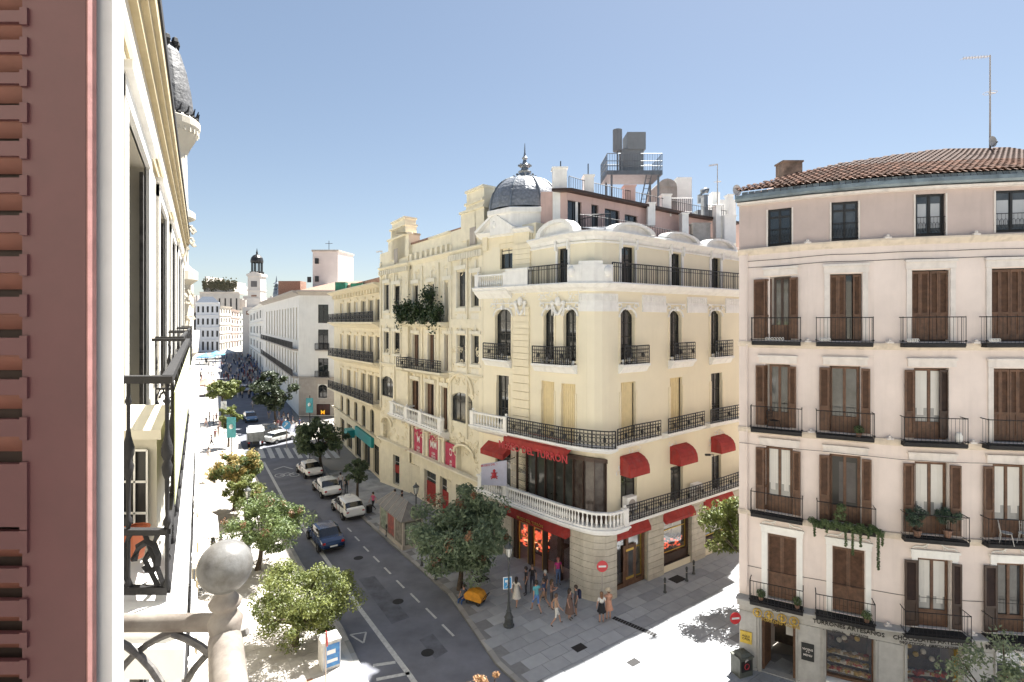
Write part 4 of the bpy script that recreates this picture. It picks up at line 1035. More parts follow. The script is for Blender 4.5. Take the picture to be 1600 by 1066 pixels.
mb = MB(); P0 = [bf.xy(x)[0]-bf.xy(x)[1]*1.2 for x in (530, 597)]; 
for (o1_, z1_, o2_, z2_, m_) in ((.9, 0, 0.9, 1.6, 0),):
    a, b = (bf.xy(x)[0]-bf.xy(x)[1]*.9 for x in (524, 597)); c, d = (bf.xy(x)[0]-bf.xy(x)[1]*9 for x in (597, 524))
    za, zb = bf.pt(524, 0).z, bf.pt(597, 0).z
    mb.hexa([(a.x, a.y, za), (b.x, b.y, zb), (c.x, c.y, zb), (d.x, d.y, za), (a.x, a.y, za+1.1), (b.x, b.y, zb+1.1), (c.x, c.y, zb+3), (d.x, d.y, za+3)], 0)
mb.build('tiled_roof', [M['terracotta']], blk)
for x in (531, 556):
    c = bf.pt(x, 0, -.2)+Vector((0, 0, .3)); mb = MB(); mb.box(c.x-.7, c.x+.7, c.y-.5, c.y+.7, c.z, c.z+1.2 if x == 531 else c.z+.5); mb.build('green_cover', mat('green_net', (.02, .16, .11), .8, .2, 3), blk)
mb = MB(); bf.box(mb, 559, 585, 4.05, 4.3, .05, .35); mb.build('shop_fascia', mat('turquoise_sign', (.02, .30, .30), .5, .1, 3), blk)
mb = MB(); bf.box(mb, 552, 557, 4.2, 4.42, .2, 1.1); mb.build('shop_sign', MATS['turquoise_sign'], blk)

# ================================================================ white corner block
WP = [(411, 158), (467, 93), (534, 93)]
WL = [[(413, 474), (467, 457), (534, 457.5)], [(413, 529), (467, 546), (534, 547)], [(413, 552), (467, 589), (534, 590)]]
wf = Fac(WP, WL); b_ = wf.xy(467.5)[0]
wb = thing('white_corner_block', 'white plastered corner block with a stone ground floor and yellow letter sign', 'building', (b_.x, b_.y, 0))
hs = []
ew = [oh(wf, hs, *q) for q in ((497, 513, 476, 505), (497, 513, 515, 547), (497, 513, 560, 590))]
ew2 = [oh(wf, hs, 497, 511, 601, 622, arch=1, ah=5), oh(wf, hs, 494, 516, 631, 649)]
lw = []
for row in range(3):
    for i in range(12):
        x = 416+i*4.0+i*i*.02; lw.append((x, x+1.3+i*.03, [.25, 1.15, 2.15][row] if row < 2 else 2.12, [.85, 1.9, 2.5][row])); hs.append(lw[-1])
mb = MB(); wf.wall(mb, 411, 534, 0, 3, hs, .3); mb.build('wall', M['whitewall'], wb)
mb = MB(); back_volume(mb, wf, 411, 534, 0, (.3, .95), 40, z1=19.9); mb.build('body', M['whitewall'], wb)
mb = MB(); wf.box(mb, 467.3, 494, 2.03, 2.97, .02, .1); wf.box(mb, 516.5, 533.5, 2.03, 2.97, .02, .1)
h1, h2 = ew2[0], ew2[1]; wf.box(mb, 494, 516.5, 2.03, h1[2]-.01, .02, .1); wf.box(mb, 494, 516.5, h1[3]+.01, h2[2]-.01, .02, .1); wf.box(mb, 511.5, 516.5, h1[2]-.01, h1[3]+.01, .02, .1); wf.box(mb, 494, 496.5, h1[2]-.01, h1[3]+.01, .02, .1)
for i in range(12): wf.box(mb, 467.3, 495, 2.05+i*.075, 2.05+i*.075+.06, .1, .14); wf.box(mb, 517, 533.5, 2.05+i*.075, 2.05+i*.075+.06, .1, .14)
wf.box(mb, 414, 466.8, 2.03, 2.97, .02, .1) if 0 else None
mb.build('stone_base', M['greystone'], wb)
mb = MB(); wf.sweep(mb, 411, 467, 0, [(0, .3), (1.1, .35), (1.1, .1), (.6, -.1), (0, -.5)]); wf.sweep(mb, 467.2, 534, 0, [(0, .3), (1.1, .35), (1.1, .1), (.6, -.1), (0, -.5)])
wf.sweep(mb, 467.2, 534, 2.0, [(0, .1), (.3, .1), (.3, -.1), (0, -.15)]); mb.build('cornice', M['greystone'], wb)
for h in ew+ew2[:1]: win(wf, wb, *h[:4], -.15, cols=2, transom=.25, fw=.12)
w_ = win(wf, wb, *ew2[1][:4], -.15, cols=2, fm='wooddark', gm=mat('sign_backing', (.06, .02, .015), .3, .3, 1))  # dark red-brown ground behind the yellow letter
m_y = mat('yellow_letter', (.85, .55, .03), .4, 0, emit=((1, .55, .05), .12))
text('M', 1.0, m_y, wb, wf.pt(505, 2.9, .2), (1, 0, 0), (0, 0, 1))
for h in lw: win(wf, wb, *h, -.15, cols=1, fm='cream2')
for r, a, b in ((1, 494, 516), (2, 494, 516)):
    sl = MB(); wf.sweep(sl, a, b, r, [(0, .02), (.7, .02), (.7, -.15), (0, -.25)]); s_ = sl.build('balcony', M['greystone'], wb); iron_rail(wf, s_, a+.3, b-.3, r, .62, 1.1, 12, sc=0, rb=.035)
for r in (1, 2):
    sl = MB(); wf.sweep(sl, 413, 466, r, [(0, .02), (1, .02), (1, -.2), (0, -.3)]); s_ = sl.build('balcony', M['greystone'], wb); iron_rail(wf, s_, 413.3, 465.6, r, .92, 1.2, 70, sc=0, rb=.05)
a, b, c = wf.xy(411)[0], wf.w[1], wf.w[2]
zr = wf.pt(467.3, 0).z+.35
mb = MB(); p = lambda v, z: (v[0], v[1], z)
cc = Vector((-30, 120)); mb.add([p(a, zr+.0), p(b, zr), p(c, zr), p(Vector((-27, 104)), zr+2.3), p(Vector((-33, 104)), zr+2.3), p(Vector((-62, 160)), zr+2.3)], [(0, 1, 4, 5), (1, 2, 3, 4)])
mb.build('tiled_roof', M['terracotta'], wb)
mb = MB(); a, b = W(440, 440, 140), W(474, 470, 140); mb.box(a.x, b.x, 138, 142, 18, a.z); mb.build('roof_block', M['terracotta'], wb)
# pale stair tower behind it
a, b = W(477, 393, 118), W(528, 470, 118)
t = thing('stair_tower', 'pale pink rendered rooftop tower with small square windows behind the white block', 'building', ((a.x+b.x)/2, 122, 0))
mb = MB(); mb.prism([(a.x+1.6, 118), (b.x, 118), (b.x+1, 126), (a.x, 126)], 0, a.z); mb.build('wall', mat('tower_plaster', (.60, .53, .50), .9, .06, .5), t)
mb = MB(); mb.prism([(a.x+1.4, 117.8), (b.x+.2, 117.8), (b.x+1.2, 126.2), (a.x-.2, 126.2)], a.z, a.z+.35); mb.build('roof', M['greystone'], t)
for x, y in ((495, 408), (495, 436), (483, 437)):
    c = W(x, y, 117.9); mb = MB(); mb.box(c.x-.4, c.x+.4, 117.85, 118.1, c.z-.6, c.z+.6); mb.build('window', M['black'], t)
c = W(514, 392, 120); mb = MB(); mb.tube([c, c+Vector((0, 0, 2.2))], .06, 4); mb.tube([c+Vector((-.8, 0, 1.6)), c+Vector((.8, 0, 1.6))], .05, 4)
mb.build('antenna', M['iron'], None, label='small aerial on top of the pale pink stair tower', cat='antenna')

# ================================================================ far street: clock tower, square, hill
def simple_block(name, lab, pxs, Y0, Y1, yt, m, rows, cols, wm='black', depthv=(-.5, 1), roof=None, yb=None, dep=20, wfill=.45, hfill=.5):
    f_ = Fac([(pxs[0], Y0), (pxs[1], Y1)], [[(pxs[0], yt[0]), (pxs[1], yt[1])]]); bb = f_.xy((pxs[0]+pxs[1])/2)[0]
    t_ = thing(name, lab, 'building', (bb.x, bb.y, 0)); hs_ = []
    for i in range(cols):
        for j in range(rows):
            x = lerp(pxs[0], pxs[1], (i+.5)/cols); wd = (pxs[1]-pxs[0])/cols*wfill/2; r = (j+.5)/rows; hh = .5/rows*hfill
            if j == rows-1: hh *= 1.4
            hs_.append((x-wd, x+wd, r-hh, r+hh))
    mb_ = MB(); f_.wall(mb_, pxs[0], pxs[1], 0, 1, hs_, .4); mb_.build('wall', M[m] if isinstance(m, str) else m, t_)
    zt = min(f_.pt(pxs[0], 0).z, f_.pt(pxs[1], 0).z)
    mb_ = MB(); back_volume(mb_, f_, pxs[0], pxs[1], 0, depthv, dep, z1=zt-.3); mb_.build('body', M[m] if isinstance(m, str) else m, t_)
    for h in hs_:
        mb_ = MB(); f_.box(mb_, *h, -.35, -.25); mb_.build('window', M[wm], t_)
    mb_ = MB(); f_.sweep(mb_, pxs[0], pxs[1], 0, [(0, .4), (.8, .4), (.6, 0), (0, -.4)])
    for j in range(1, rows): f_.sweep(mb_, pxs[0], pxs[1], j/rows, [(0, .15), (.4, .15), (.3, -.1), (0, -.1)])
    mb_.build('cornice', M[m] if isinstance(m, str) else m, t_)
    if roof:
        a_, b_2 = f_.xy(pxs[0])[0], f_.xy(pxs[1])[0]; d_ = Vector(depthv).normalized()*dep; rz_ = zt+.4
        mid = (a_+b_2)/2+d_*.5
        mb_ = MB(); q_ = [a_, b_2, b_2+d_, a_+d_]
        top = [lerp(x_, mid, .55) for x_ in q_]
        mb_.hexa([(v.x, v.y, rz_) for v in q_]+[(v.x, v.y, rz_+3) for v in top]); mb_.build('roof', M[roof], t_)
    return t_
simple_block('post_office_block', 'pale stone block below the clock tower in the shaded far street', (385, 414), 250, 160, (492, 474), 'whitewall', 4, 6)
simple_block('square_building', 'white building with dark slate roof and tall dark openings across the square', (306, 343), 262, 262, (474, 474), mat('pale_blue_white', (.66, .67, .70), .9, .04, .3), 4, 5, roof='lead', depthv=(-.57, 1))
simple_block('square_building', 'cream building with balconies right of the white slate-roofed building on the square', (343.5, 361), 262, 285, (479, 481), mat('far_cream', (.62, .57, .50), .9, .05, .3), 5, 4, depthv=(-.52, 1))
simple_block('square_building', 'pinkish narrow building in the row across the square', (361.5, 373), 286, 300, (484, 487), mat('far_pink', (.58, .48, .43), .9, .05, .3), 5, 3, depthv=(-.5, 1))
simple_block('square_building', 'pale green-grey building at the end of the row across the square', (373.5, 387), 301, 330, (486, 490), mat('far_grey', (.55, .56, .52), .9, .05, .3), 5, 3, depthv=(-.5, 1))
tb = simple_block('hilltop_building', 'large pale theatre building with a roof garden rising behind the square', (312, 374), 400, 400, (457, 457), mat('far_stone', (.52, .48, .44), .9, .06, .3), 2, 7, depthv=(-.5, 1), wfill=.3, dep=40)
mb = MB()
for (x0, x1, y0, y1) in ((318, 366, 446, 457), (326, 360, 440, 446), (320, 322.5, 432, 446)):
    a, b = W(x0, y0, 402), W(x1, y1, 402); mb.box(a.x, b.x, 402, 425, b.z-1, a.z)
mb.build('penthouse', MATS['far_stone'], tb)
mb = MB(); rn = random.Random(2)
for i in range(900):
    c = W(rn.uniform(316, 370), rn.gauss(445, 4), 401+rn.uniform(-1, 0)); s_ = rn.uniform(.3, .8); mb.quad(c+Vector((-s_, 0, 0)), c+Vector((0, s_, -s_)), c+Vector((s_, 0, 0)), c+Vector((0, -.1, s_)))
tag(mb.build('roof_garden', leafmat('leaf_far', (.05, .06, .03), (.12, .10, .06))), 'shrubs of the roof garden on the far theatre building', 'shrubs', kind='stuff')
mb = MB()
rn = random.Random(9)
for i in range(14):
    x = 300+i*12; a = W(x, 474+rn.uniform(-4, 5)-abs(i-3)*.6, 500); mb.box(a.x-5, a.x+6, 500, 530, -2, a.z)
for i in range(60):
    a = W(rn.uniform(300, 470), 470+rn.uniform(-7, 6), rn.uniform(440, 498)); s_f = rn.uniform(.6, 2.2); mb.box(a.x-s_f, a.x+s_f, a.y, a.y+3, a.z-8, a.z+rn.uniform(0, 2))
tag(mb.build('far_rooftops', mat('far_roofs', (.50, .46, .43), .9, .1, .1)), kind='structure')
# clock tower
Yt = 235
def wz(y): return ZC+(HY-y)*Yt/F
c0 = W(401.5, 600, Yt)
ct = thing('clock_tower', 'pale square clock tower topped by a dark iron belfry', 'tower', (c0.x, Yt, 0))
mb = MB()
def sq(mb, hw, y0, y1, mi=0): mb.box(c0.x-hw, c0.x+hw, Yt-hw, Yt+hw, wz(y1), wz(y0), mi)
sq(mb, 2.7, 432, 520); sq(mb, 3.0, 466, 480); sq(mb, 3.1, 429, 432.5); sq(mb, 2.95, 453, 455); sq(mb, 4.2, 480, 560)
mb.add([(c0.x-3, Yt-3, wz(429)), (c0.x+3, Yt-3, wz(429)), (c0.x, Yt-3, wz(425)), (c0.x-3, Yt+3, wz(429)), (c0.x+3, Yt+3, wz(429)), (c0.x, Yt+3, wz(425))], [(0, 1, 2), (3, 4, 5), (0, 2, 5, 3), (1, 2, 5, 4)])
mb.build('shaft', mat('tower_stone', (.60, .55, .51), .9, .05, .3), ct)
mb = MB(); mb.box(c0.x-1.3, c0.x+1.3, Yt-2.8, Yt-2.7, wz(449), wz(440)); mb.build('clock_panel', mat('clock_dark', (.12, .11, .11), .6, .1, .5), ct)  # one even dark grey for the clock panel
mb = MB(); mb.box(c0.x-1.1, c0.x+1.1, Yt-2.85, Yt-2.7, wz(464), wz(461.5)); mb.box(c0.x-2.6, c0.x+2.6, Yt-4.3, Yt-4.2, wz(492), wz(486)); mb.build('opening', M['terracotta'], ct)
mb = MB()
for k in range(8):
    t_ = k*math.pi/4+.2; p = Vector((c0.x+2.1*math.cos(t_), Yt+2.1*math.sin(t_), 0)); mb.tube([(p.x, p.y, wz(429)), (p.x, p.y, wz(408))], .28, 5)
mb.lathe((c0.x, Yt, 0), [(2.9, wz(429)), (2.9, wz(425)), (2.2, wz(424.5))], 10); mb.lathe((c0.x, Yt, 0), [(2.5, wz(411)), (2.6, wz(408)), (2.3, wz(403)), (1.5, wz(399.5)), (.4, wz(397.5)), (.25, wz(393)), (.05, wz(388))], 12)
mb.sphere((c0.x, Yt, wz(395)), .5, 6, 4)
mb.build('belfry', M['black'], ct)
mb = MB(); c1 = W(432, 495, 225); mb.lathe((c1.x, 225, 0), [(1.5, 10), (1.4, wz(462)), (.9, wz(452)), (.4, wz(444)), (.05, wz(434))], 7)
for z_ in (wz(460), wz(455), wz(450), wz(446)): mb.lathe((c1.x, 225, z_), [(1.5, 0), (.3, .7)], 7)
tag(mb.build('church_spire', M['lead']), 'thin dark pointed spire right of the clock tower', 'spire')
# ================================================================ pink apartment building with sweet shop
PP = [(1155, 26.4), (1262, 24.9), (1366, 23.8), (1457, 23.15), (1600, 22.85), (1760, 22.9)]
PL = [
 [(1154, 323), (1297, 307), (1427, 298), (1553, 292.4), (1620, 290), (1760, 289)],
 [(1154, 392), (1297, 378), (1427, 372), (1600, 366), (1760, 365)],
 [(1155, 533), (1275, 535), (1406, 536.6), (1530, 536.6), (1760, 536)],
 [(1153, 665), (1254, 674), (1364, 683), (1406, 688), (1502, 691.5), (1600, 695), (1760, 697)],
 [(1154, 793), (1256, 811), (1372, 829), (1406, 834), (1502, 842), (1600, 846), (1760, 848)],
 [(1154, 926), (1259, 949), (1364, 970), (1406, 979), (1504, 988), (1600, 994), (1760, 997)]]
pf = Fac(PP, PL); b_ = pf.xy(1300)[0]
pink = thing('pink_building', 'pale pink apartment building with brown louvred shutters and a sweet shop below', 'building', (b_.x, b_.y, 0))
hs = []
att = [oh(pf, hs, *q) for q in ((1200, 1237, 326, 384), (1299, 1341, 315, 376), (1430, 1477, 303, 369), (1555, 1612, 297, 363), (1690, 1745, 292, 360))]
# opening, style, (left shutter px), (right shutter px), glass
rows = [
 [((1203, 1236, 432, 532), 'open', (1178, 1196), (1234, 1247), 'glassb'), ((1297, 1347, 428, 533), 'ajar', None, None, 'glass'), ((1425, 1483, 422, 533), 'shut', None, None, 'glass'), ((1549, 1612, 419, 533), 'shut', None, None, 'glass'), ((1680, 1745, 417, 533), 'shut', None, None, 'glass')],
 [((1196, 1235, 569, 667), 'open', (1181, 1194), (1233, 1244), 'glassb'), ((1296, 1345, 572, 676), 'open', (1280, 1295), (1345, 1359), 'glassb'), ((1428, 1483, 575, 688), 'half', (1412, 1427), None, 'curtain'), ((1552, 1607, 576, 690), 'shut', None, None, 'glass'), ((1680, 1740, 577, 692), 'open', (1662, 1680), (1740, 1758), 'glass')],
 [((1197, 1239, 699, 802), 'open', (1181, 1194), (1239, 1251), 'curtain'), ((1296, 1346, 711, 818), 'dark', (1280, 1295), (1346, 1361), 'glass'), ((1429, 1483, 722, 834), 'open', (1410, 1425), (1483, 1499), 'curtain'), ((1551, 1605, 726, 840), 'open', (1534, 1550), (1605, 1622), 'curtain'), ((1680, 1740, 728, 842), 'open', (1662, 1680), (1740, 1758), 'glass')],
 [((1200, 1244, 837, 931), 'shut', None, None, 'glass'), ((1301, 1351, 857, 952), 'shut', None, None, 'glass'), ((1434, 1486, 874, 978), 'openb', (1412, 1432), (1486, 1500), 'curtain'), ((1557, 1606, 881, 985), 'openb', (1535, 1555), (1606, 1622), 'glassb'), ((1680, 1740, 884, 986), 'openb', (1660, 1680), (1740, 1758), 'glassb')],
]
wins = []
for k, row in enumerate(rows):
    for (q, st, ls, rs, gm) in row: wins.append((oh(pf, hs, *q), st, ls, rs, gm, k))
    for i in range(len(row)): pass
for i in range(len(wins)):     # run every opening down to its storey line
    h = wins[i][0]; k = wins[i][5]; nh = (h[0], h[1], h[2], k+2-.015); hs[hs.index(h)] = nh; wins[i] = (nh,)+wins[i][1:]
door = oh(pf, hs, 1190, 1243, 962, 1060); door = hs[-1] = (1190, 1243, 5.25, 5.96)
sh1 = hs.append((1291, 1367, 5.22, 5.83)) or hs[-1]; sh2 = hs.append((1418, 1503, 5.2, 5.9)) or hs[-1]; sh3 = hs.append((1558, 1660, 5.2, 5.9)) or hs[-1]
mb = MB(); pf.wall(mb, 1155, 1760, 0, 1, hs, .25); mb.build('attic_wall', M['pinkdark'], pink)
mb = MB(); pf.wall(mb, 1155, 1760, 1, 5, hs, .32, 0, 1); mb.build('wall', [M['pink'], M['pinktrim']], pink)
mb = MB(); pf.wall(mb, 1155, 1760, 5, 6, hs, .4, 0, 0, back=False)
for a, b in ((1156, 1182), (1247, 1282), (1372, 1410), (1508, 1550)): pf.box(mb, a, b, 5.22, 5.93, 0, .04); pf.box(mb, a-1, b+1, 5.93, 6, 0, .09)
for h in (sh1, sh2, sh3, door):
    for s_ in (-1, 1):
        x = h[0]-5 if s_ < 0 else h[1]+1
        for q in (0, 2.2): pf.box(mb, x+q, x+q+1.4, h[2], 5.98, 0, .09-.02*q)
mb.build('shop_wall', M['granite'], pink)
mb = MB(); xs = pf.knots(1155.2, 1760); poly = [tuple(pf.xy(x)[0]-pf.xy(x)[1]*.44) for x in xs]
poly += [(38, 40), (26.5, 40)]; mb.prism(poly, 3.9, 22.1); mb.prism([(p[0]+3.35, p[1]+2.4) for p in poly[:-2]]+[(38, 40), (26.5, 40)], 0, 3.9); mb.build('body', M['pink'], pink)
# side wall on the side street
mb = MB()
sA = pf.xy(1155)[0]; sw = Vector((.80, .60))
mb.prism([(sA.x, sA.y), (sA.x+.1, sA.y+.0), (sA.x+sw.x*16+.3, sA.y+sw.y*16), (sA.x+sw.x*16, sA.y+sw.y*16)], 0, 22.0); mb.build('side_wall', M['pink'], pink)
co = MB()
pf.sweep(co, 1153.5, 1760, 1, [(0, .02), (.22, .02), (.22, -.06), (.12, -.18), (0, -.28)])
co.build('attic_cornice', M['cornicep'], pink)
co = MB()
for k in (2, 3, 4): pf.sweep(co, 1153.5, 1760, k, [(0, .0), (.12, .0), (.12, -.1), (.06, -.24), (0, -.3)])
co.build('string_course', M['cornicep'], pink)
co = MB(); pf.sweep(co, 1152, 1760, 5, [(0, -.03), (.5, -.05), (.52, -.09), (.4, -.14), (.12, -.2), (.08, -.55), (0, -.55)]); co.build('shop_cornice', M['granite'], pink)
co = MB(); pf.sweep(co, 1153, 1760, 0, [(0, .0), (.28, .02), (.3, .12), (.1, .16), (0, .16)]); co.build('eave_moulding', M['pinktrim'], pink)
co = MB(); pf.sweep(co, 1151, 1760, 0, [(.05, .17), (.42, .17), (.5, .26), (.5, .42), (.36, .44), (.05, .44)]); co.build('gutter', mat('gutter_zinc', (.22, .27, .30), .45, .25, 1.5, .2, metal=.4), pink)
for i in range(60):     # upstand of short slate panels under the tiles
    x = 1160+i*10; a = pf.pt(x+.5, 0, .3); b = pf.pt(x+9.6, 0, .3); z = Vector((0, 0, .42)); n_ = Vector((*pf.xy(x)[1]*-.1, .2))
    mb = MB(); mb.hexa([a+z, b+z, b+z-Vector((*pf.xy(x)[1]*.02, 0)), a+z-Vector((*pf.xy(x)[1]*.02, 0)), a+z+n_, b+z+n_, b+z+n_-Vector((*pf.xy(x)[1]*.02, 0)), a+z+n_-Vector((*pf.xy(x)[1]*.02, 0))]); mb.build('slate_panel', rand_mat('slate_panel', (.26, .29, .30), .4), pink)
# corner pilaster lines
mb = MB(); pf.box(mb, 1155, 1166, 1.04, 4.97, 0, .05); mb.build('pilaster', M['pink'], pink)
mb = MB(); a = pf.pt(1167.5, 1, .08); b = pf.pt(1167.5, 4.9, .08); mb.tube([a, b], .035, 6); mb.build('downpipe', M['pink'], pink)
# attic windows
for i, h in enumerate(att):
    w_ = win(pf, pink, *h[:4], -.15, cols=2, fm='black', gm='glass' if i == 0 else 'glassb', fw=.09, transom=.22 if i < 2 else None)
    if i in (2, 3):
        c = MB(); m_ = (h[0]+h[1])/2; t = h[3]-h[2]
        for a, b in ((h[0]+6, m_-4), (m_+3, h[1]-6)): pf.box(c, a, b, h[2]+t*.22, h[3]-t*.2, -.148, -.142)
        c.build('curtain', mat('net_curtain', (.40, .42, .45), .9, .05, 2), w_)
    r = MB(); t = h[3]-h[2]
    P = lambda x, q, o=.02: pf.pt(x, q, o)
    for q in (h[2]+t*.55, h[3]-t*.06): r.tube([P(h[0], q), P(h[1], q)], .016, 4)
    for k in range(9):
        x = lerp(h[0], h[1], (k+.5)/9); r.tube([P(x, h[2]+t*.55), P(x, h[3])], .008, 4, cap=False)
        c = P(x, h[2]+t*.78); ww = (P(h[1], h[3])-P(h[0], h[3]))/18; r.tube([c+ww*math.cos(v)*1.0+Vector((0, 0, .2*math.sin(v))) for v in [j*math.pi/4 for j in range(9)]], .009, 3, cap=False)
    r.build('guard_rail', M['iron'], w_)
    s_ = MB(); pf.box(s_, h[0]-2.5, h[0], h[2], h[3], 0, .04); pf.box(s_, h[1], h[1]+2.5, h[2], h[3], 0, .04); s_.build('window_surround', M['pinktrim'], pink)
# storey windows
def ped(mb, f, x0, x1, r, o=.05):
    xm = (x0+x1)/2; n = 7
    for s_ in (-1, 1):
        pts = []
        for k in range(n+1):
            t = k/n; x = lerp(x0 if s_ < 0 else x1, xm, t); z = .05+.38*t**1.6+.05*math.sin(t*9); pts.append(f.pt(x, r, o)+Vector((0, 0, z)))
        mb.tube(pts, .03, 5)
        c = f.pt(xm+s_*(x1-x0)*.22, r, o)+Vector((0, 0, .1)); mb.tube([c+Vector((.1*math.cos(v)*(1-v/9), 0, .09*math.sin(v)*(1-v/9))) for v in [j*.8 for j in range(8)]], .02, 4)
    mb.sphere(f.pt(xm, r, o)+Vector((0, 0, .42)), .06, 6, 4)
for (h, st, ls, rs, gm, k) in wins:
    x0, x1, r0, r1 = h[:4]; t = r1-r0
    s_ = MB(); e = 9 if k < 3 else 10
    e = min(e, 10); 
    if st in ('shut', 'ajar') or k == 3:
        pf.box(s_, x0-e, x0-1, r0-.01, r1, 0, .06); pf.box(s_, x1+1, x1+e, r0-.01, r1, 0, .06)
    pf.box(s_, x0-e-1, x1+e+1, r0-.075, r0-.012, 0, .075); pf.box(s_, x0-e-2.5, x1+e+2.5, r0-.1, r0-.076, 0, .14)
    if k == 3: ped(s_, pf, x0-9, x1+9, r0-.1)
    s_.build('window_surround', M['pinktrim'] if k < 3 else M['white'], pink)
    if st in ('shut', 'ajar'):
        w_ = win(pf, pink, x0, x1, r0, r1, -.3, cols=2, fm='wooddark', gm='glass')
        if st == 'shut':
            n = 4 if k < 3 else 2
            for i in range(n):
                a, b = lerp(x0, x1, i/n)+.2, lerp(x0, x1, (i+1)/n)-.2; shutter(pf, w_, a, b, r0+.01, r1-.02, -.12-.03*(i % 2 if n == 4 else 0), nsl=30, o1=-.12-.03*((i+1) % 2 if n == 4 else 0))
        else:
            for a, b in ((0, .25), (.25, .49), (.72, .98)): shutter(pf, w_, lerp(x0, x1, a)+.2, lerp(x0, x1, b)-.2, r0+.01, r1-.02, -.12, nsl=30)
    else:
        w_ = win(pf, pink, x0+(6 if st == 'open' and k < 2 and x0 < 1250 else 1), x1-1, r0+.01, r1, -.24, cols=2, fm='wood' if k else 'wooddark', gm=(gm if st != 'dark' else 'black'), fw=.1)
        if st == 'dark':
            c = MB(); pf.box(c, lerp(x0, x1, .32), lerp(x0, x1, .85), r0+t*.12, r1-t*.3, -.238, -.23); c.build('curtain', mat('dim_room', (.13, .12, .115), .8, .2, 1.5), w_)  # grey sheet, the dim room put into its colour, no cloth
        # bottom solid panel of the french doors
        c = MB(); pf.box(c, x0+2, x1-2, r1-t*.24, r1, -.22, -.17); c.build('door_panel', M['wood'], w_)
        mt = 'wood' if st != 'openb' else 'wooddark'
        if gm == 'curtain':
            c = MB(); m_ = (x0+x1)/2; 
            for a, b in ((x0+3, m_-3), (m_+3, x1-3)):
                for q in range(4): xx = lerp(a, b, (q+.5)/4); hw = (b-a)/8-.06; pf.box(c, xx-hw, xx+hw, r0+t*.05, r1-t*(.28+.10*abs(q-1.5)), -.235-.003*(q % 2), -.225-.003*(q % 2))
            c.build('curtain', mat('net_curtain_light', (.66, .64, .60), .9, .03, 2), w_)
        if ls: shutter(pf, w_, ls[0], ls[1], r0+.02, r1-.02, .09, nsl=30, mt=mt, o1=.06); shutter(pf, w_, ls[1], x0+1.5, r0+.02, r1-.02, .06, nsl=30, mt=mt, o1=-.15)
        if rs: shutter(pf, w_, rs[0], rs[1], r0+.02, r1-.02, .06, nsl=30, mt=mt, o1=.10)
        elif st == 'half': shutter(pf, w_, 1470, 1484, r0+.02, r1-.02, -.12, nsl=30, mt='wooddark')
bal = [[(1176, 1251), (1275, 1361), (1405, 1499), (1530, 1622), (1660, 1755)], [(1175, 1253), (1275, 1362), (1406, 1500), (1531, 1622), (1660, 1755)], [(1175, 1254), (1276, 1364), (1407, 1502), (1531, 1625), (1660, 1755)], [(1174, 1255), (1274, 1362), (1406, 1502), (1533, 1625), (1660, 1755)]]
for k, row in enumerate(bal):
    for i, (a, b) in enumerate(row):
        outw = .42 if k == 0 else (.5 if k < 3 else .62)
        sl = MB(); pf.sweep(sl, a, b, k+2, [(0, .02), (outw+.03, .02), (outw+.03, -.09), (outw-.03, -.16), (0, -.16)]); s_ = sl.build('balcony', M['rustiron'], pink)
        mb = MB(); P = lambda x, z, o=outw: pf.pt(x, k+2, o)+Vector((0, 0, z)); hh = (1.12, 1.08, 1.05, .98)[k]
        mb.tube([P(x, hh) for x in pf.knots(a, b)], .02, 4); mb.tube([P(x, .1) for x in pf.knots(a, b)], .012, 4)
        for x in (a, b): mb.tube([P(x, hh, .02), P(x, hh)], .02, 4); mb.tube([P(x, .1, .02), P(x, .1)], .012, 4)
        n = 15
        for j in range(n+1):
            x = lerp(a, b, j/n); big = j in (0, n); mb.tube([P(x, .02), P(x, hh+(.04 if big else 0))], .018 if big else .0085, 4, cap=False)
        for x in (a, b):
            for q in (.33, .66): mb.tube([P(x, .02, outw*q), P(x, hh, outw*q)], .0085, 4, cap=False)
            for z in (.12,): mb.sphere(P(x, z), .05, 6, 4)
        if k == 0:
            for x in (a+8, b-8):     # white scroll plates
                c = P(x, .2)
        mb.build('railing', M['rustiron'], s_)
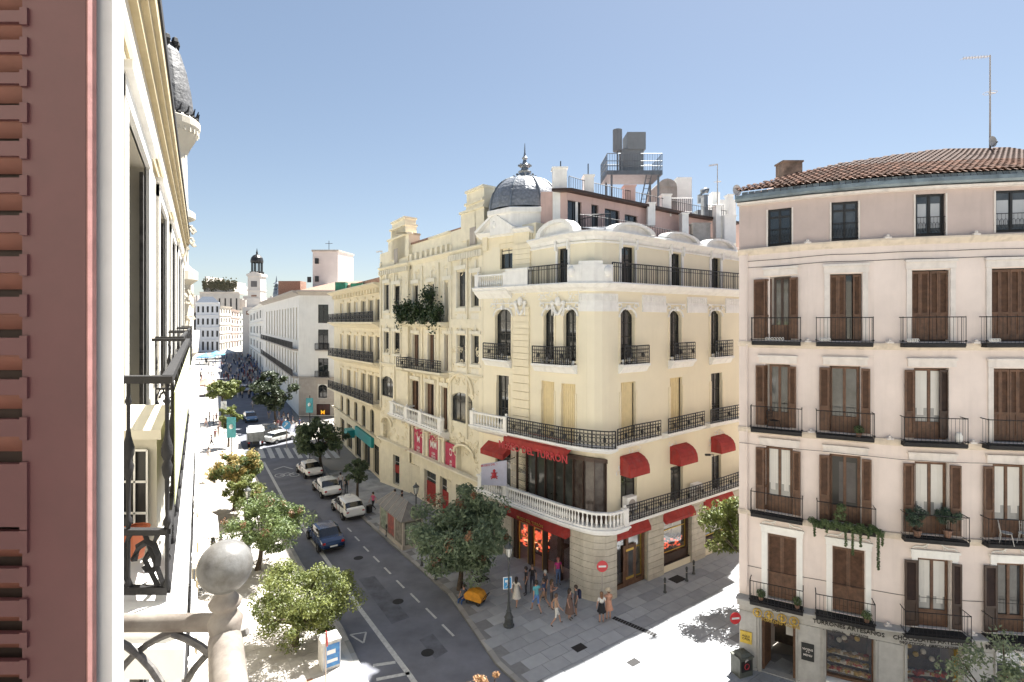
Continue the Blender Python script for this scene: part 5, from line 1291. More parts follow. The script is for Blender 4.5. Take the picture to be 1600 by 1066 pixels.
# shop openings
inner = mat('shop_inner', (.10, .07, .05), .7, .5, 1.2)
sweets = [mat('nougat_box', (.45, .30, .13), .5, .3, 5), mat('sweets_red', (.45, .06, .03), .5, .3, 5), mat('sweets_white', (.65, .60, .50), .5, .2, 5), M['wood'], mat('sweets_gold', (.55, .36, .08), .4, .2, 5)]
for i, h in enumerate((sh1, sh2, sh3)):
    mb = MB(); pf.box(mb, h[0], h[1], h[2], h[3]-.02, -1.5, -1.45); pf.box(mb, h[0]-1, h[1]+1, h[3]-.02, h[3], -1.5, -.3); bk = mb.build('shop_window', inner, pink)
    mb = MB()
    for r_, o in ((h[3]-.02, -.38), (h[2]+.02, -.38)): pf.box(mb, h[0], h[1], r_-.015, r_+.015, o-.05, o+.12)
    for x in (h[0]+1, h[1]-1): pf.box(mb, x-1, x+1, h[2], h[3], -.43, -.26)
    mb.build('frame', M['gold'] if i else M['wood'], bk)
    mb = MB(); pf.box(mb, h[0]-1, h[1]+1, h[3], h[3]+.03, -.4, .12); mb.build('sill', M['white'], bk)
    rn = random.Random(20+i); mb = MB()
    for tier in range(3):
        pf.box(mb, h[0]+3, h[1]-3, h[3]-.06-tier*.07, h[3]-.05-tier*.07, -.5-.25*tier, -.7-.25*tier, 2)
        for k in range(34):
            x = rn.uniform(h[0]+4, h[1]-4); c = pf.pt(x, h[3]-.075-tier*.07, -.6-.25*tier+rn.uniform(-.08, .08)); s1, s2, s3 = rn.uniform(.05, .13), rn.uniform(.04, .09), rn.uniform(.03, .08)
            mb.obox(c, (s1, .3*s1, 0), (-.3*s2, s2, 0), (0, 0, s3), (0, 0, 1, 2, 4)[rn.randrange(5)] if i != 1 else (1, 1, 2, 1, 4)[rn.randrange(5)])
    for k in range(9): c = pf.pt(rn.uniform(h[0]+8, h[1]-8), h[2]+.2+rn.uniform(-.08, .15), -1.3); mb.sphere(c, .12, 7, 5, (2, 4, 3)[k % 3])
    mb.build('sweets_display', sweets, bk, kind='stuff')
    g = MB(); pf.box(g, h[0]+2, h[1]-2, h[2]+.03, h[3]-.03, -.36, -.355)
    g.build('pane', shop_glass, bk)
# open shop door: dark room, wood post, glass leaf
mb = MB(); pf.box(mb, door[0], door[1], door[2], door[3], -3, -2.95); bk = mb.build('shop_doorway', inner, pink)
mb = MB(); pf.box(mb, 1190, 1194, door[2], door[3], -.35, -.2); pf.box(mb, 1239, 1243, door[2], door[3], -.35, -.2); pf.box(mb, 1190, 1243, door[2]-.0, door[2]+.03, -.36, -.19); mb.build('frame', M['wood'], bk)
mb = MB(); c = pf.pt(1192, 5.95, -.2); d = pf.pt(1200, 5.95, -1.1); z = Vector((0, 0, 2.6)); mb.hexa([c, d, d+Vector((.05, 0, 0)), c+Vector((.05, 0, 0)), c+z, d+z, d+Vector((.05, 0, 0))+z, c+Vector((.05, 0, 0))+z]); mb.build('door', M['wood'], bk)
mb = MB(); pf.box(mb, 1205, 1215, 5.3, 5.55, -1.6, -1.5, 0); pf.box(mb, 1226, 1238, 5.35, 5.6, -1.5, -1.4, 1); mb.build('shop_fittings', [M['wood'], M['white']], bk)
# lettering on the stone fascia
def ptext(s, px, py, size, m, o=.14):
    r_ = pf.r(px, py); q = pf.pt(px, r_, o); a, b = pf.pt(px-20, r_, o), pf.pt(px+20, r_, o); text(s, size, m, pink, q, b-a, (0, 0, 1), ext=.015)
ptext('CASA', 1213, 952, .14, M['blk']); ptext('TORRONS VICENS', 1219, 972, .2, M['gold'])
ptext('TURRONES ARTESANOS', 1324, 979, .25, M['blk']); ptext('JIJONA', 1309, 985, .15, M['blk']); ptext('ALICANTE', 1341, 991, .15, M['blk'])
ptext('CHOCOLATES ARTESANOS', 1456, 999, .25, M['blk']); ptext('DEGUSTACION', 1424, 1003, .14, M['blk']); ptext('DIRECTO DE FABRICA', 1476, 1009, .14, M['blk'])
ptext('MAZAPANES', 1566, 1010, .27, M['blk'])
for i, x in enumerate((1184, 1202, 1222, 1241)):   # gilded medallions
    r_ = 5.19; c = pf.pt(x, r_, .16); n_ = pf.xy(x)[1]; t_ = Vector((-n_.y, n_.x, 0)); mb = MB(); k = 12
    mb.tube([c+t_*math.cos(2*math.pi*j/k)*.19+Vector((0, 0, .19*math.sin(2*math.pi*j/k))) for j in range(k+1)], .03, 5)
    mb.sphere(c, .1, 7, 5); mb.tube([c-Vector((0, 0, .15)), c+Vector((0, 0, .15))], .03, 4); mb.build('medallion', M['gold'], pink)
# roof: tiled slope with individual tiles
E = [pf.pt(x, 0, .25)+Vector((0, 0, .66)) for x in (1158, 1262, 1366, 1457, 1600, 1760)]
ridge_dir = Vector((.22, .975, 0))
TL = 6.0; RISE = 2.4; RL = [(E[0].x, .4), (E[1].x, 2.2), (E[2].x, 4.1), (E[3].x, 5.3), (E[4].x, 7.4), (E[5].x, 8)]
rf = MB()
for i in range(len(E)-1):
    def up(p, x): 
        L_ = max(.1, pl(RL, p.x)); return p+ridge_dir*L_+Vector((0, 0, RISE*L_/TL))
    rf.quad(E[i], E[i+1], up(E[i+1], 0), up(E[i], 0)); rf.quad(E[i]-Vector((0, 0, .3)), E[i+1]-Vector((0, 0, .3)), up(E[i+1], 0)-Vector((0, 0, .3)), up(E[i], 0)-Vector((0, 0, .3)))
rf.build('roof', M['terracotta'], pink)
tm = rand_mat('roof_tile', (.125, .066, .046), .5, .95, .1, tint=(.04, .026, .020))
def tile_geo(mb, mtx=None, mi=0):
    n = 5; w_, L_ = .13, .5; vs = []
    for yy, rr in ((0, 1), (L_, .82)):
        for j in range(n+1):
            t = math.pi*j/n; vs.append(Vector((w_*rr*math.cos(t), yy, w_*rr*.75*math.sin(t))))
    vs += [Vector((v.x*.8, v.y, v.z*.8)) for v in vs[:n+1]]
    if mtx: vs = [mtx @ v for v in vs]
    fs = [(j, j+1, n+2+j, n+1+j) for j in range(n)]+[(j, j+1, 2*n+3+j, 2*n+2+j) for j in range(n)]
    mb.add(vs, fs, mi)
tb_ = MB(); tile_geo(tb_); tme = bpy.data.meshes.new('roof_tile'); tme.from_pydata(tb_.v, [], tb_.f); tme.materials.append(tm)
Et = []; tot = 0
for i in range(len(E)-1):
    a, b = E[i], E[i+1]; n = int((b-a).length/.27)
    for j in range(n): Et.append((a.lerp(b, j/n), (b-a).normalized()))
rest = MB(); cnt = 0; rn = random.Random(1); slope = math.atan2(RISE, TL); off = Vector(pink.location); TILES = []
for row in range(20):
    for (p, d) in Et:
        Lr = row*.42-.12
        if Lr > max(.1, pl(RL, p.x)): continue
        c = p+ridge_dir*Lr*math.cos(slope)+Vector((0, 0, .05+Lr*math.sin(slope)))
        rz = math.atan2(-ridge_dir.x, ridge_dir.y)+rn.uniform(-.04, .04)
        inview = CX+F*c.x/c.y < 1615
        if cnt < 290 and inview and row < 8:
            link_mesh('roof_tile', tme, pink, c-off, (slope-.05+rn.uniform(-.02, .02), 0, rz)); cnt += 1
        else:
            mt_ = Matrix.Translation(c) @ Matrix.Rotation(rz, 4, 'Z') @ Matrix.Rotation(slope-.05, 4, 'X'); tile_geo(rest, mt_)
rest.build('roof_tiling', mat('old_tiles', (.115, .062, .045), .95, .55, 7, .2, col2=(.04, .026, .020)), pink, kind='stuff')
for r_c, o_c in ((1.13, .03), (1.2, .03), (4.66, .03), (3.2, .16)):
    mb = MB(); xs = pf.knots(1156, 1755, 12); mb.tube([pf.pt(x, r_c, o_c)+Vector((0, 0, .01*math.sin(x*.05))) for x in xs], .011, 4); mb.build('wall_cable', M['rustiron'], pink)
# chimney
c = W(1235, 262, 27.5); mb = MB(); mb.box(c.x-.5, c.x+.45, 27.2, 28.0, 22.5, c.z+.2); mb.box(c.x-.55, c.x+.5, 27.15, 28.05, c.z+.2, c.z+.28); mb.build('chimney', mat('chimney_render', (.30, .21, .16), .9, .3, 3, .3, streak=.4), pink)
# small ornaments on the ledges (spot lamps)
for i, (x, k) in enumerate(((1262, 2), (1388, 2), (1520, 2), (1267, 3), (1388, 3), (1515, 3), (1385, 5), (1515, 5), (1262, 1), (1385, 1), (1520, 1))):
    c = pf.pt(x, k, .2)+Vector((0, 0, .05)); mb = MB(); mb.sphere(c+Vector((0, 0, .08)), .07, 7, 5); mb.box(c.x-.14, c.x+.14, c.y-.06, c.y+.06, c.z-.05, c.z+.03); mb.build('ledge_lamp', M['pinktrim'], pink)

# ================================================================ left side: our own facade, neighbours' balconies, turret
DF = Vector((-.497, .868)); NF = Vector((.868, .497))     # along our facade, and out to the street
def LP(s, c, z):     # s metres along the facade measured in depth Y, c = sideways offset (m) left of the sight line to its vanishing point
    return Vector((-.573*s-c, s, ZC+z))
own = thing('cream_facade_building', 'cream stone apartment building seen edge-on with tall window recesses and iron balconies', 'building', (-2, 3, 0))
lw_m = mat('facade_cream', (.52, .48, .40), .9, .05, 1.5, .25, streak=.08); lt = mat('facade_ochre', (.40, .335, .21), .85, .08, 2, .3, streak=.12)
C0 = .73
def lbox(mb, s0, s1, c0, c1, z0, z1, mi=0):
    mb.hexa([LP(s0, c0, z0), LP(s1, c0, z0), LP(s1, c1, z0), LP(s0, c1, z0), LP(s0, c0, z1), LP(s1, c0, z1), LP(s1, c1, z1), LP(s0, c1, z1)], mi)
mb = MB()
wins_s = [(5.2, 7.3), (9.3, 11.2), (13.2, 15.1), (17.1, 19.0), (21, 22.8)]
segs_s = [1.8]; 
for a, b in wins_s: segs_s += [a, b]
segs_s += [25.5]
for zlo, zhi in ((-1.5, 2.0), (-5.8, -2.2), (-10, -6.6)):
    for i in range(0, len(segs_s), 2): lbox(mb, segs_s[i], segs_s[i+1], C0, C0+.5, zlo, zhi)
for zlo, zhi in ((2.0, 3.5), (-2.2, -1.5), (-6.6, -5.8), (-17, -10)): lbox(mb, 1.8, 25.5, C0, C0+.5, zlo, zhi)
lbox(mb, 1.8, 25.5, C0+.5, C0+9, -17, 3.4); lbox(mb, -45, 1.4, C0+.35, C0+9, -17, 3.5)
mb.build('wall', lw_m, own)
mb = MB()
lbox(mb, 1.8, 25.5, .50, C0+.3, 3.5, 3.75); lbox(mb, 1.8, 25.5, .56, C0+.3, 3.38, 3.5); lbox(mb, 1.8, 25.5, .64, C0+.3, 3.2, 3.38); lbox(mb, 1.8, 25.5, .665, C0, 2.45, 2.62); lbox(mb, 1.8, 25.5, .69, C0, 2.3, 2.45)
mb.build('cornice', lt, own)
mb = MB(); lbox(mb, 1.8, 25.5, .47, .51, 3.7, 3.85); lbox(mb, 1.8, 25.5, .5, 6, 3.85, 3.9); mb.build('gutter', M['rustiron'], own)
mb = MB()
for a, b in wins_s:
    for zlo, zhi in ((-1.4, 2.0), (-5.7, -2.2), (-10, -6.6)):
        lbox(mb, a-.28, a, C0-.05, C0+.02, zlo, zhi+.2); lbox(mb, b, b+.28, C0-.05, C0+.02, zlo, zhi+.2); lbox(mb, a-.28, b+.28, C0-.06, C0+.02, zhi, zhi+.22); lbox(mb, a-.35, b+.35, C0-.13, C0+.02, zhi+.22, zhi+.3)
mb.build('window_surround', M['white'], own)
for a, b in wins_s:
    for zlo, zhi in ((-1.4, 2.0), (-5.7, -2.2), (-10, -6.6)):
        mb = MB(); lbox(mb, a, b, C0+.36, C0+.45, zlo, zhi); w_ = mb.build('window', M['glass'], own)
        mb = MB(); lbox(mb, b-.16, b-.01, C0+.02, C0+.07, zlo, zhi-.1); lbox(mb, a, a+.08, C0+.3, C0+.36, zlo, zhi); lbox(mb, (a+b)/2-.04, (a+b)/2+.04, C0+.3, C0+.36, zlo, zhi); mb.build('shutter', mat('weathered_shutter', (.07, .065, .06), .8, .4, 9, .3), w_)
# balconies of the neighbouring flats: turned iron balusters on white slabs
def turned_baluster():
    m2 = MB(); m2.lathe((0, 0, 0), [(.016, 0), (.02, .03), (.010, .06), (.010, .34), (.019, .36), (.019, .38), (.010, .40), (.012, .6), (.022, .63), (.027, .67), (.016, .70), (.027, .73), (.029, .77), (.014, .83), (.010, .87), (.010, 1.0), (.017, 1.02), (.010, 1.05), (.010, 1.14)], 8); me = bpy.data.meshes.new('baluster'); me.from_pydata(m2.v, [], m2.f); me.materials.append(M['rustiron'])
    for p_ in me.polygons: p_.use_smooth = True
    return me
tbm = turned_baluster(); off = Vector(own.location)
def lbalcony(s0, s1, z, c_out=.18, c_in=None, panel=True, nb=9):
    c_in = C0 if c_in is None else c_in
    sl = MB(); lbox(sl, s0-.28, s1+.3, c_out-.10, c_in+.02, z-.3, z-.15); lbox(sl, s0-.2, s1+.22, c_out-.06, c_in+.02, z-.15, z-.06); lbox(sl, s0-.1, s1+.1, c_out+.05, c_in+.02, z-.42, z-.3)
    s_ = sl.build('balcony', lw_m if 0 else M['white'], own)
    r = MB(); 
    lbox(r, s0, s1, c_out-.03, c_out+.03, z+1.12, z+1.16); lbox(r, s0-.03, s0+.03, c_out-.03, c_in, z+1.12, z+1.16); lbox(r, s1-.03, s1+.03, c_out-.03, c_in, z+1.12, z+1.16)
    lbox(r, s0, s1, c_out-.02, c_out+.02, z+.30, z+.33); lbox(r, s0-.02, s0+.02, c_out, c_in, z+.30, z+.33); lbox(r, s0, s1, c_out-.02, c_out+.02, z-.02, z+.02); lbox(r, s0-.02, s0+.02, c_out, c_in, z-.02, z+.02)
    # cast scroll frieze
    for i in range(int((s1-s0)/.34)):
        s = s0+.17+i*.34; pts = [LP(s+.13*math.cos(a_)*(1-a_/9), c_out, z+.16+.12*math.sin(a_)*(1-a_/9)) for a_ in [j*.7 for j in range(8)]]; r.tube(pts, .014, 4)
    for i in range(4):
        r.tube([LP(s0, c_out+.05+i*.15, z+.02), LP(s0, c_out+.12+i*.15, z+.16), LP(s0, c_out+.05+i*.15, z+.30)], .016, 4)
    for i in range(3):
        c = c_out+.1+i*.18; pts = [LP(s0, c+.08*math.cos(a_)*(1-a_/9), z+.16+.12*math.sin(a_)*(1-a_/9)) for a_ in [j*.7 for j in range(9)]]; r.tube(pts, .02, 4)
        r.tube([LP(s0, c-.09, z), LP(s0, c+.02, z+.3)], .015, 4)
    r.build('railing', M['rustiron'], s_)
    for i in range(nb+1):
        s = lerp(s0, s1, i/nb); q = LP(s, c_out, z+.0); link_mesh('baluster', tbm, s_, q-off, (0, 0, 0), (1, 1, 1.0))
    for c in ((c_out+.21), (c_out+.42)):
        q = LP(s0, c, z+.0); link_mesh('baluster', tbm, s_, q-off, (0, 0, 0), (1, 1, 1.0))
    return s_
lbalcony(2.95, 8.0, -1.48, .18); lbalcony(8.8, 11.9, -1.48, .30, nb=10); lbalcony(12.8, 15.6, -1.48, .30, nb=9); lbalcony(16.8, 19.4, -1.48, .30, nb=8)
for z in (-5.6, -9.6):
    for a, b in ((4.9, 7.6), (9, 11.5), (13, 15.4), (17, 19.2)): lbalcony(a, b, z, .2, nb=8)
# reed screen on the first balcony and the side panel in the railing
mb = MB(); lbox(mb, 3.25, 7.9, .15, .156, -1.12, -.45); tag(mb.build('balcony_screen', mat('pale_green_screen', (.55, .58, .34), .8, .15, 6)), 'pale yellow-green cloth screen tied along the neighbouring balcony railing', 'screen')
mb = MB(); mb.lathe(LP(3.3, .40, -1.46), [(.05, 0), (.075, .16), (.085, .18), (.07, .18)], 12); tag(mb.build('flower_pot', mat('orange_pot', (.50, .14, .06), .7, .1, 5)), 'orange clay pot behind the cast scroll panel of the nearest iron balcony', 'pot')
# air conditioner and cabinet on the neighbouring balcony
t = thing('air_conditioner', 'cream air-conditioning cabinet with dark grille behind the nearest iron balusters', 'air conditioner', tuple(LP(3.5, .7, -1.54)))
mb = MB(); lbox(mb, 3.5, 4.4, .28, 1.0, -1.54, -.78); lbox(mb, 3.45, 4.45, .25, 1.05, -.78, -.72); mb.build('casing', mat('ac_cream', (.62, .58, .48), .6, .05, 2), t)
mb = MB(); lbox(mb, 3.47, 3.5, .34, .50, -1.45, -.85); gr_ = mb.build('grille', M['black'], t); mb = MB()
for q_ in (.34, .42, .5): lbox(mb, 3.455, 3.468, q_-.006, q_+.006, -1.45, -.85)
for q_ in (-1.45, -1.25, -1.05, -.85): lbox(mb, 3.455, 3.467, .34, .5, q_-.006, q_+.006)
mb.build('grille_bars', M['white'], gr_)
# rounded corner turret beyond
tc = Vector((-16.1, 25.2))
tur = thing('corner_turret_building', 'cream building with rounded turret and scaled grey dome ending the left row', 'building', (tc.x, tc.y, 0))
mb = MB(); z = lambda y: (HY-y)*25.2/F+ZC
mb.lathe((tc.x, tc.y, 0), [(1.1, 0), (1.1, z(560)), (1.35, z(552)), (1.35, z(545)), (1.05, z(540)), (1.05, z(445)), (1.35, z(437)), (1.35, z(424)), (1.1, z(418)), (.95, z(412)), (.95, z(345)), (1.25, z(340)), (1.25, z(331)), (.95, z(325)), (.9, z(240)), (1.05, z(228)), (1.3, z(212)), (1.45, z(198)), (1.45, z(188)), (1.25, z(182))], 24)
mb.build('turret', lw_m, tur, smooth=False)
mb = MB(); mb.lathe((tc.x, tc.y, 0), [(1.15, z(186)), (1.17, z(165)), (1.08, z(140)), (.9, z(110)), (.65, z(82)), (.35, z(66)), (.1, z(58))], 20); d_ = mb.build('turret_dome', mat('turret_slate', (.11, .11, .115), .6, .4, 7, .6, bd=.05, bscale=6), tur)
mb = MB()
for k in range(22):
    t_ = 2*math.pi*k/22; c = Vector((tc.x+1.3*math.cos(t_), tc.y+1.3*math.sin(t_), z(184))); mb.sphere(c, .13, 5, 4, sz=1.3); mb.tube([c, c+Vector((.12, 0, .4))], [.08, .02], 4)
for k in range(8): t_ = 2*math.pi*k/8; mb.sphere((tc.x+.5*math.cos(t_), tc.y+.5*math.sin(t_), z(66)), .16, 5, 4, sz=1.6)
mb.build('dome_cresting', M['rustiron'], tur, kind='stuff')
mb = MB()
for k in range(30):
    t_ = 2*math.pi*k/30; mb.obox((tc.x+1.28*math.cos(t_), tc.y+1.28*math.sin(t_), z(205)), (.12, 0, 0), (0, .05, 0), (0, 0, .12))
rn = random.Random(8)
for k in range(60):
    t_ = rn.uniform(-2.5, .6); zz = rn.choice((z(460), z(475), z(500), z(380), z(360))); c = Vector((tc.x+1.06*math.cos(t_), tc.y+1.06*math.sin(t_), zz+rn.uniform(-.2, .2))); mb.tube([c+Vector((.2*math.cos(a), .05, .2*math.sin(a))) for a in (0, 1, 2, 3, 4)], .06, 4)
mb.build('carved_ornament', lw_m, tur)
mb = MB()
for zt, zb_ in ((z(350), z(410)), (z(250), z(300)), (z(455), z(530))):
    for t_ in (-.9, -.1, .7): 
        p_ = Vector((math.cos(t_), math.sin(t_), 0)); q_ = Vector((-p_.y, p_.x, 0)); mb.obox(Vector((tc.x, tc.y, (zt+zb_)/2))+p_*.88, p_*.1, q_*.2, (0, 0, (zt-zb_)/2))
pass
mb = MB(); a, b = LP(25.6, .73, 0), LP(60, .73, 0); nrm = Vector((-.868, -.497, 0)); 
mb.prism([(a.x, a.y), (b.x, b.y), (b.x-9, b.y-5), (a.x-9, a.y-5)], 0, ZC+3.2); mb.build('wall', lw_m, tur)
mb = MB(); rn = random.Random(12)
for zz in (-1.5, -5.5, -9.5): lbox(mb, 26.5, 60, .1, .75, zz-.2, zz)
mb.build('ledge', M['white'], tur)
# lower storeys along the pavement: cream pilasters and shop awnings
mb = MB()
for i, s in enumerate((26, 30.5, 35, 40, 46, 53)):
    lbox(mb, s, s+.9, .2, .75, -17, -9.6)
    lbox(mb, s-.2, s+1.1, .1, .75, -11.2, -10.7)
lbox(mb, 26, 60, .1, .75, -13.2, -12.6)
mb.build('pilaster', mat('shop_cream', (.62, .53, .36), .9, .08, 2, .2), tur)
mb = MB()
for s in (27.4, 32, 36.6, 42, 48.5): lbox(mb, s, s+2.4, .66, .7, -16.6, -13.4); lbox(mb, s, s+2.2, .66, .7, -12.2, -9.8)
mb.build('shop_opening', M['glass'], tur)
def free_awning(s0, s1, c0, c1, zt, zb, m, label, n=1):
    mb = MB(); a, b, c, d = LP(s0, c0, zt), LP(s1, c0, zt), LP(s1, c1, zb), LP(s0, c1, zb); dz = Vector((0, 0, -.04)); mb.hexa([a+dz, b+dz, c+dz, d+dz, a, b, c, d]); v_ = Vector((0, 0, -.35)); mb.hexa([d+v_, c+v_, c+v_+Vector((-.03, 0, 0)), d+v_+Vector((-.03, 0, 0)), d, c, c+Vector((-.03, 0, 0)), d+Vector((-.03, 0, 0))])
    t_ = mb.build('awning', m, None, label=label, cat='awning', group='shop awnings on the sunny pavement')
    mb = MB(); 
    for q, e in ((a, d), (b, c)): mb.tube([q-Vector((0, 0, .8)), e], .02, 4)
    mb.build('arm', M['iron'], t_)
wc = mat('awning_white', (.72, .70, .65), .8, .04, 3); wc2 = mat('awning_beige', (.55, .47, .36), .8, .04, 3)
free_awning(28, 31, .7, -1.35, -12.9, -14.0, wc, 'white shop awning on the left side, nearest to the grey ball finial')
free_awning(34, 38, .7, -1.2, -12.9, -13.9, wc, 'second white shop awning, behind the orange-tinged tree')
free_awning(44, 49, .7, -1.3, -12.9, -13.9, wc2, 'beige shop awning farther up the sunny pavement')

# ---------------------------------------------------------------- our own balcony rail with ball finial
CR = W(352, 985, 1.27)      # top of the corner, where the two rails meet
stone_p = mat('flaking_paint', (.33, .30, .26), .65, .2, 13, .3, bd=.0012, col2=(.15, .12, .10))
paintg = mat('flaking_grey', (.165, .165, .16), .42, .25, 34, .4, bd=.0012, col2=(.085, .078, .07))
rail = thing('balcony_railing', 'weathered iron balcony rail with pointed arches and a grey ball finial at its corner', 'railing', (CR.x, CR.y, CR.z-1.0))
d1 = Vector((.497, -.868, 0)); d2 = Vector((-.868, -.497, 0))
d2 = Vector((-1, .0, 0)).normalized()
mb = MB(); mb.tube([CR+Vector((0, 0, -.02)), CR+d1*1.6+Vector((0, 0, -.02))], .036, 14); mb.build('handrail', stone_p, rail, smooth=True)
mb = MB(); mb.tube([CR+Vector((0, 0, .018)), CR+d2*.9+Vector((0, 0, .018))], .020, 12); mb.build('handrail', stone_p, rail, smooth=True)
mb = MB(); q = CR+Vector((0, 0, .03)); mb.lathe(q, [(.034, -.03), (.038, -.005), (.03, .008), (.022, .016), (.033, .028), (.036, .038), (.026, .05), (.018, .058), (.02, .064)], 20); mb.build('finial_base', stone_p, rail, smooth=True)
mb = MB(); mb.sphere(q+Vector((0, 0, .064+.055)), .0595, 40, 24); mb.build('finial_ball', paintg, rail, smooth=True)
mb = MB()
for k in range(5):     # interlaced pointed arches below the side rail
    x = k*.17-.05; L_ = .17; base = CR+Vector((0, 0, -.005))
    for s_ in (0, 1):
        pts = []
        for j in range(9):
            t_ = j/8; pts.append(base+d2*(x+(L_*(math.sin(t_*math.pi/2)) if s_ else L_*(1-math.sin(t_*math.pi/2))))+Vector((0, -.004+s_*.008, -.19*(1-math.cos(t_*math.pi/2)) if 0 else -.24*t_**1.0*(.35+.65*t_))))
        mb.tube(pts, .0085, 6)
    c = base+d2*x+Vector((0, 0, -.25)); mb.sphere(c, .022, 8, 6); mb.tube([c, c-Vector((0, 0, .75))], .009, 6)
mb.build('arch_tracery', mat('tracery_iron', (.16, .15, .14), .6, .4, 25, .4, bd=.001), rail)
mb = MB()
for k in range(8):
    c = CR+d1*(.12+k*.18)+Vector((0, 0, -.06)); mb.tube([c, c-Vector((0, 0, .95))], .009, 6)
mb.tube([CR+Vector((0, 0, -1)), CR+d1*1.5+Vector((0, 0, -1))], .012, 6); mb.tube([CR+Vector((0, 0, -1)), CR+d2*.9+Vector((0, 0, -1))], .012, 6); mb.tube([CR, CR-Vector((0, 0, 1.05))], .015, 8)
mb.build('baluster_bars', M['rustiron'], rail)
# louvred shutter and white door frame close by
red_m = mat('shutter_red', (.088, .032, .038), .5, .12, 8, .3, bd=.0008, col2=(.070, .026, .031), bscale=60)
edge_m = mat('shutter_lit_edge', (.30, .15, .14), .6, .15, 20, .3, bd=.001)  # paler pink than the leaf: light on its edge put into the colour
sh = thing('window_shutter', 'red-brown louvred window shutter filling the far left of the view', 'shutter', tuple(W(60, 1066, 1.0)-Vector((0, 0, .4))))
Ys = 1.0; PW = lambda x, y, Y=Ys: W(x, y, Y)
a = PW(44, 0); b = PW(134, 0); zt = ZC+1.0; zb = ZC-1.0
TH = .022; mb = MB(); mb.box(a.x, b.x, Ys, Ys+TH, zb, zt); xl = PW(-200, 0).x; mb.box(xl-.1, xl, Ys, Ys+TH, zb, zt)
for y0, y1 in ((735, 822),): mb.box(xl, a.x, Ys+.001, Ys+TH-.001, PW(0, y1).z, PW(0, y0).z)
mb.box(xl, a.x, Ys, Ys+TH, zt-.1, zt); mb.box(xl, a.x, Ys, Ys+TH, zb, zb+.1); mb.build('frame', red_m, sh)
mb = MB(); mb.box(b.x+.0005, b.x+.003, Ys+.001, Ys+TH, zb, zt); mb.build('lit_edge_strip', edge_m, sh)
ops = [(-230, -202), (-170, -142), (-110, -84), (-52, -24), (-10, 17), (35, 63), (82, 114), (131, 165), (187, 221), (244, 278), (301, 337), (363, 401), (426, 464), (490, 528), (555, 593), (617, 655), (682, 725), (823, 830), (858, 888), (910, 938), (963, 990), (1005, 1033), (1053, 1080), (1098, 1126), (1143, 1172), (1190, 1218)]
blade_m = mat('louvre_blade', (.15, .056, .042), .6, .15, 9); x1_ = PW(47, 0).x-.0015; x2_ = PW(34, 0).x  # blades more orange than the slats, as if lit
for (o0, o1), (p0_, p1_) in zip(ops, ops[1:]):
    mb = MB(); z1_, z0_ = PW(0, o1).z, PW(0, p0_).z
    mb.box(xl, x2_, Ys-.002, Ys+.010, z0_, z1_)
    mb.box(x2_, x1_, Ys-.005, Ys+.002, z0_-.006, z1_+.004)
    zz = PW(0, p0_).z; hh = (p1_-p0_)*.00118
    sl1 = mb.build('slat', red_m, sh); mb = MB()
    mb.hexa([(xl, Ys+.024, zz-hh*.6-.003), (x2_+.01, Ys+.024, zz-hh*.6-.003), (x2_+.01, Ys+.008, zz-.003), (xl, Ys+.008, zz-.003), (xl, Ys+.024, zz-hh*.6), (x2_+.01, Ys+.024, zz-hh*.6), (x2_+.01, Ys+.008, zz+.004), (xl, Ys+.008, zz+.004)])
    mb.build('louvre_blade', blade_m, sl1)
mb = MB(); mb.box(xl, x2_+.008, Ys+.03, Ys+.034, zb, zt); mb.build('shade_board', mat('louvre_shade', (.03, .015, .012), .7, .2, 9), sh)  # dark board added to stand for shade in the louvre openings
mb = MB(); mb.box(x2_, a.x+.001, Ys+.001, Ys+TH-.001, zb, zt); mb.build('stile', red_m, sh)
fr_ = thing('door_frame', 'white painted door frame upright beside the red-brown shutter edge', 'frame', tuple(W(170, 1066, 1.1)-Vector((0, 0, .4))))
mb = MB(); a = W(120, 0, 1.04); b = W(178, 0, 1.04); mb.box(a.x, b.x, 1.04, 1.066, zb, zt); mb.box(b.x-.03, b.x-.0, 1.036, 1.04, zb, zt); mb.build('jamb', mat('white_paint', (.60, .62, .66), .45, .04, 12, .15, bd=.0005, streak=.22), fr_)
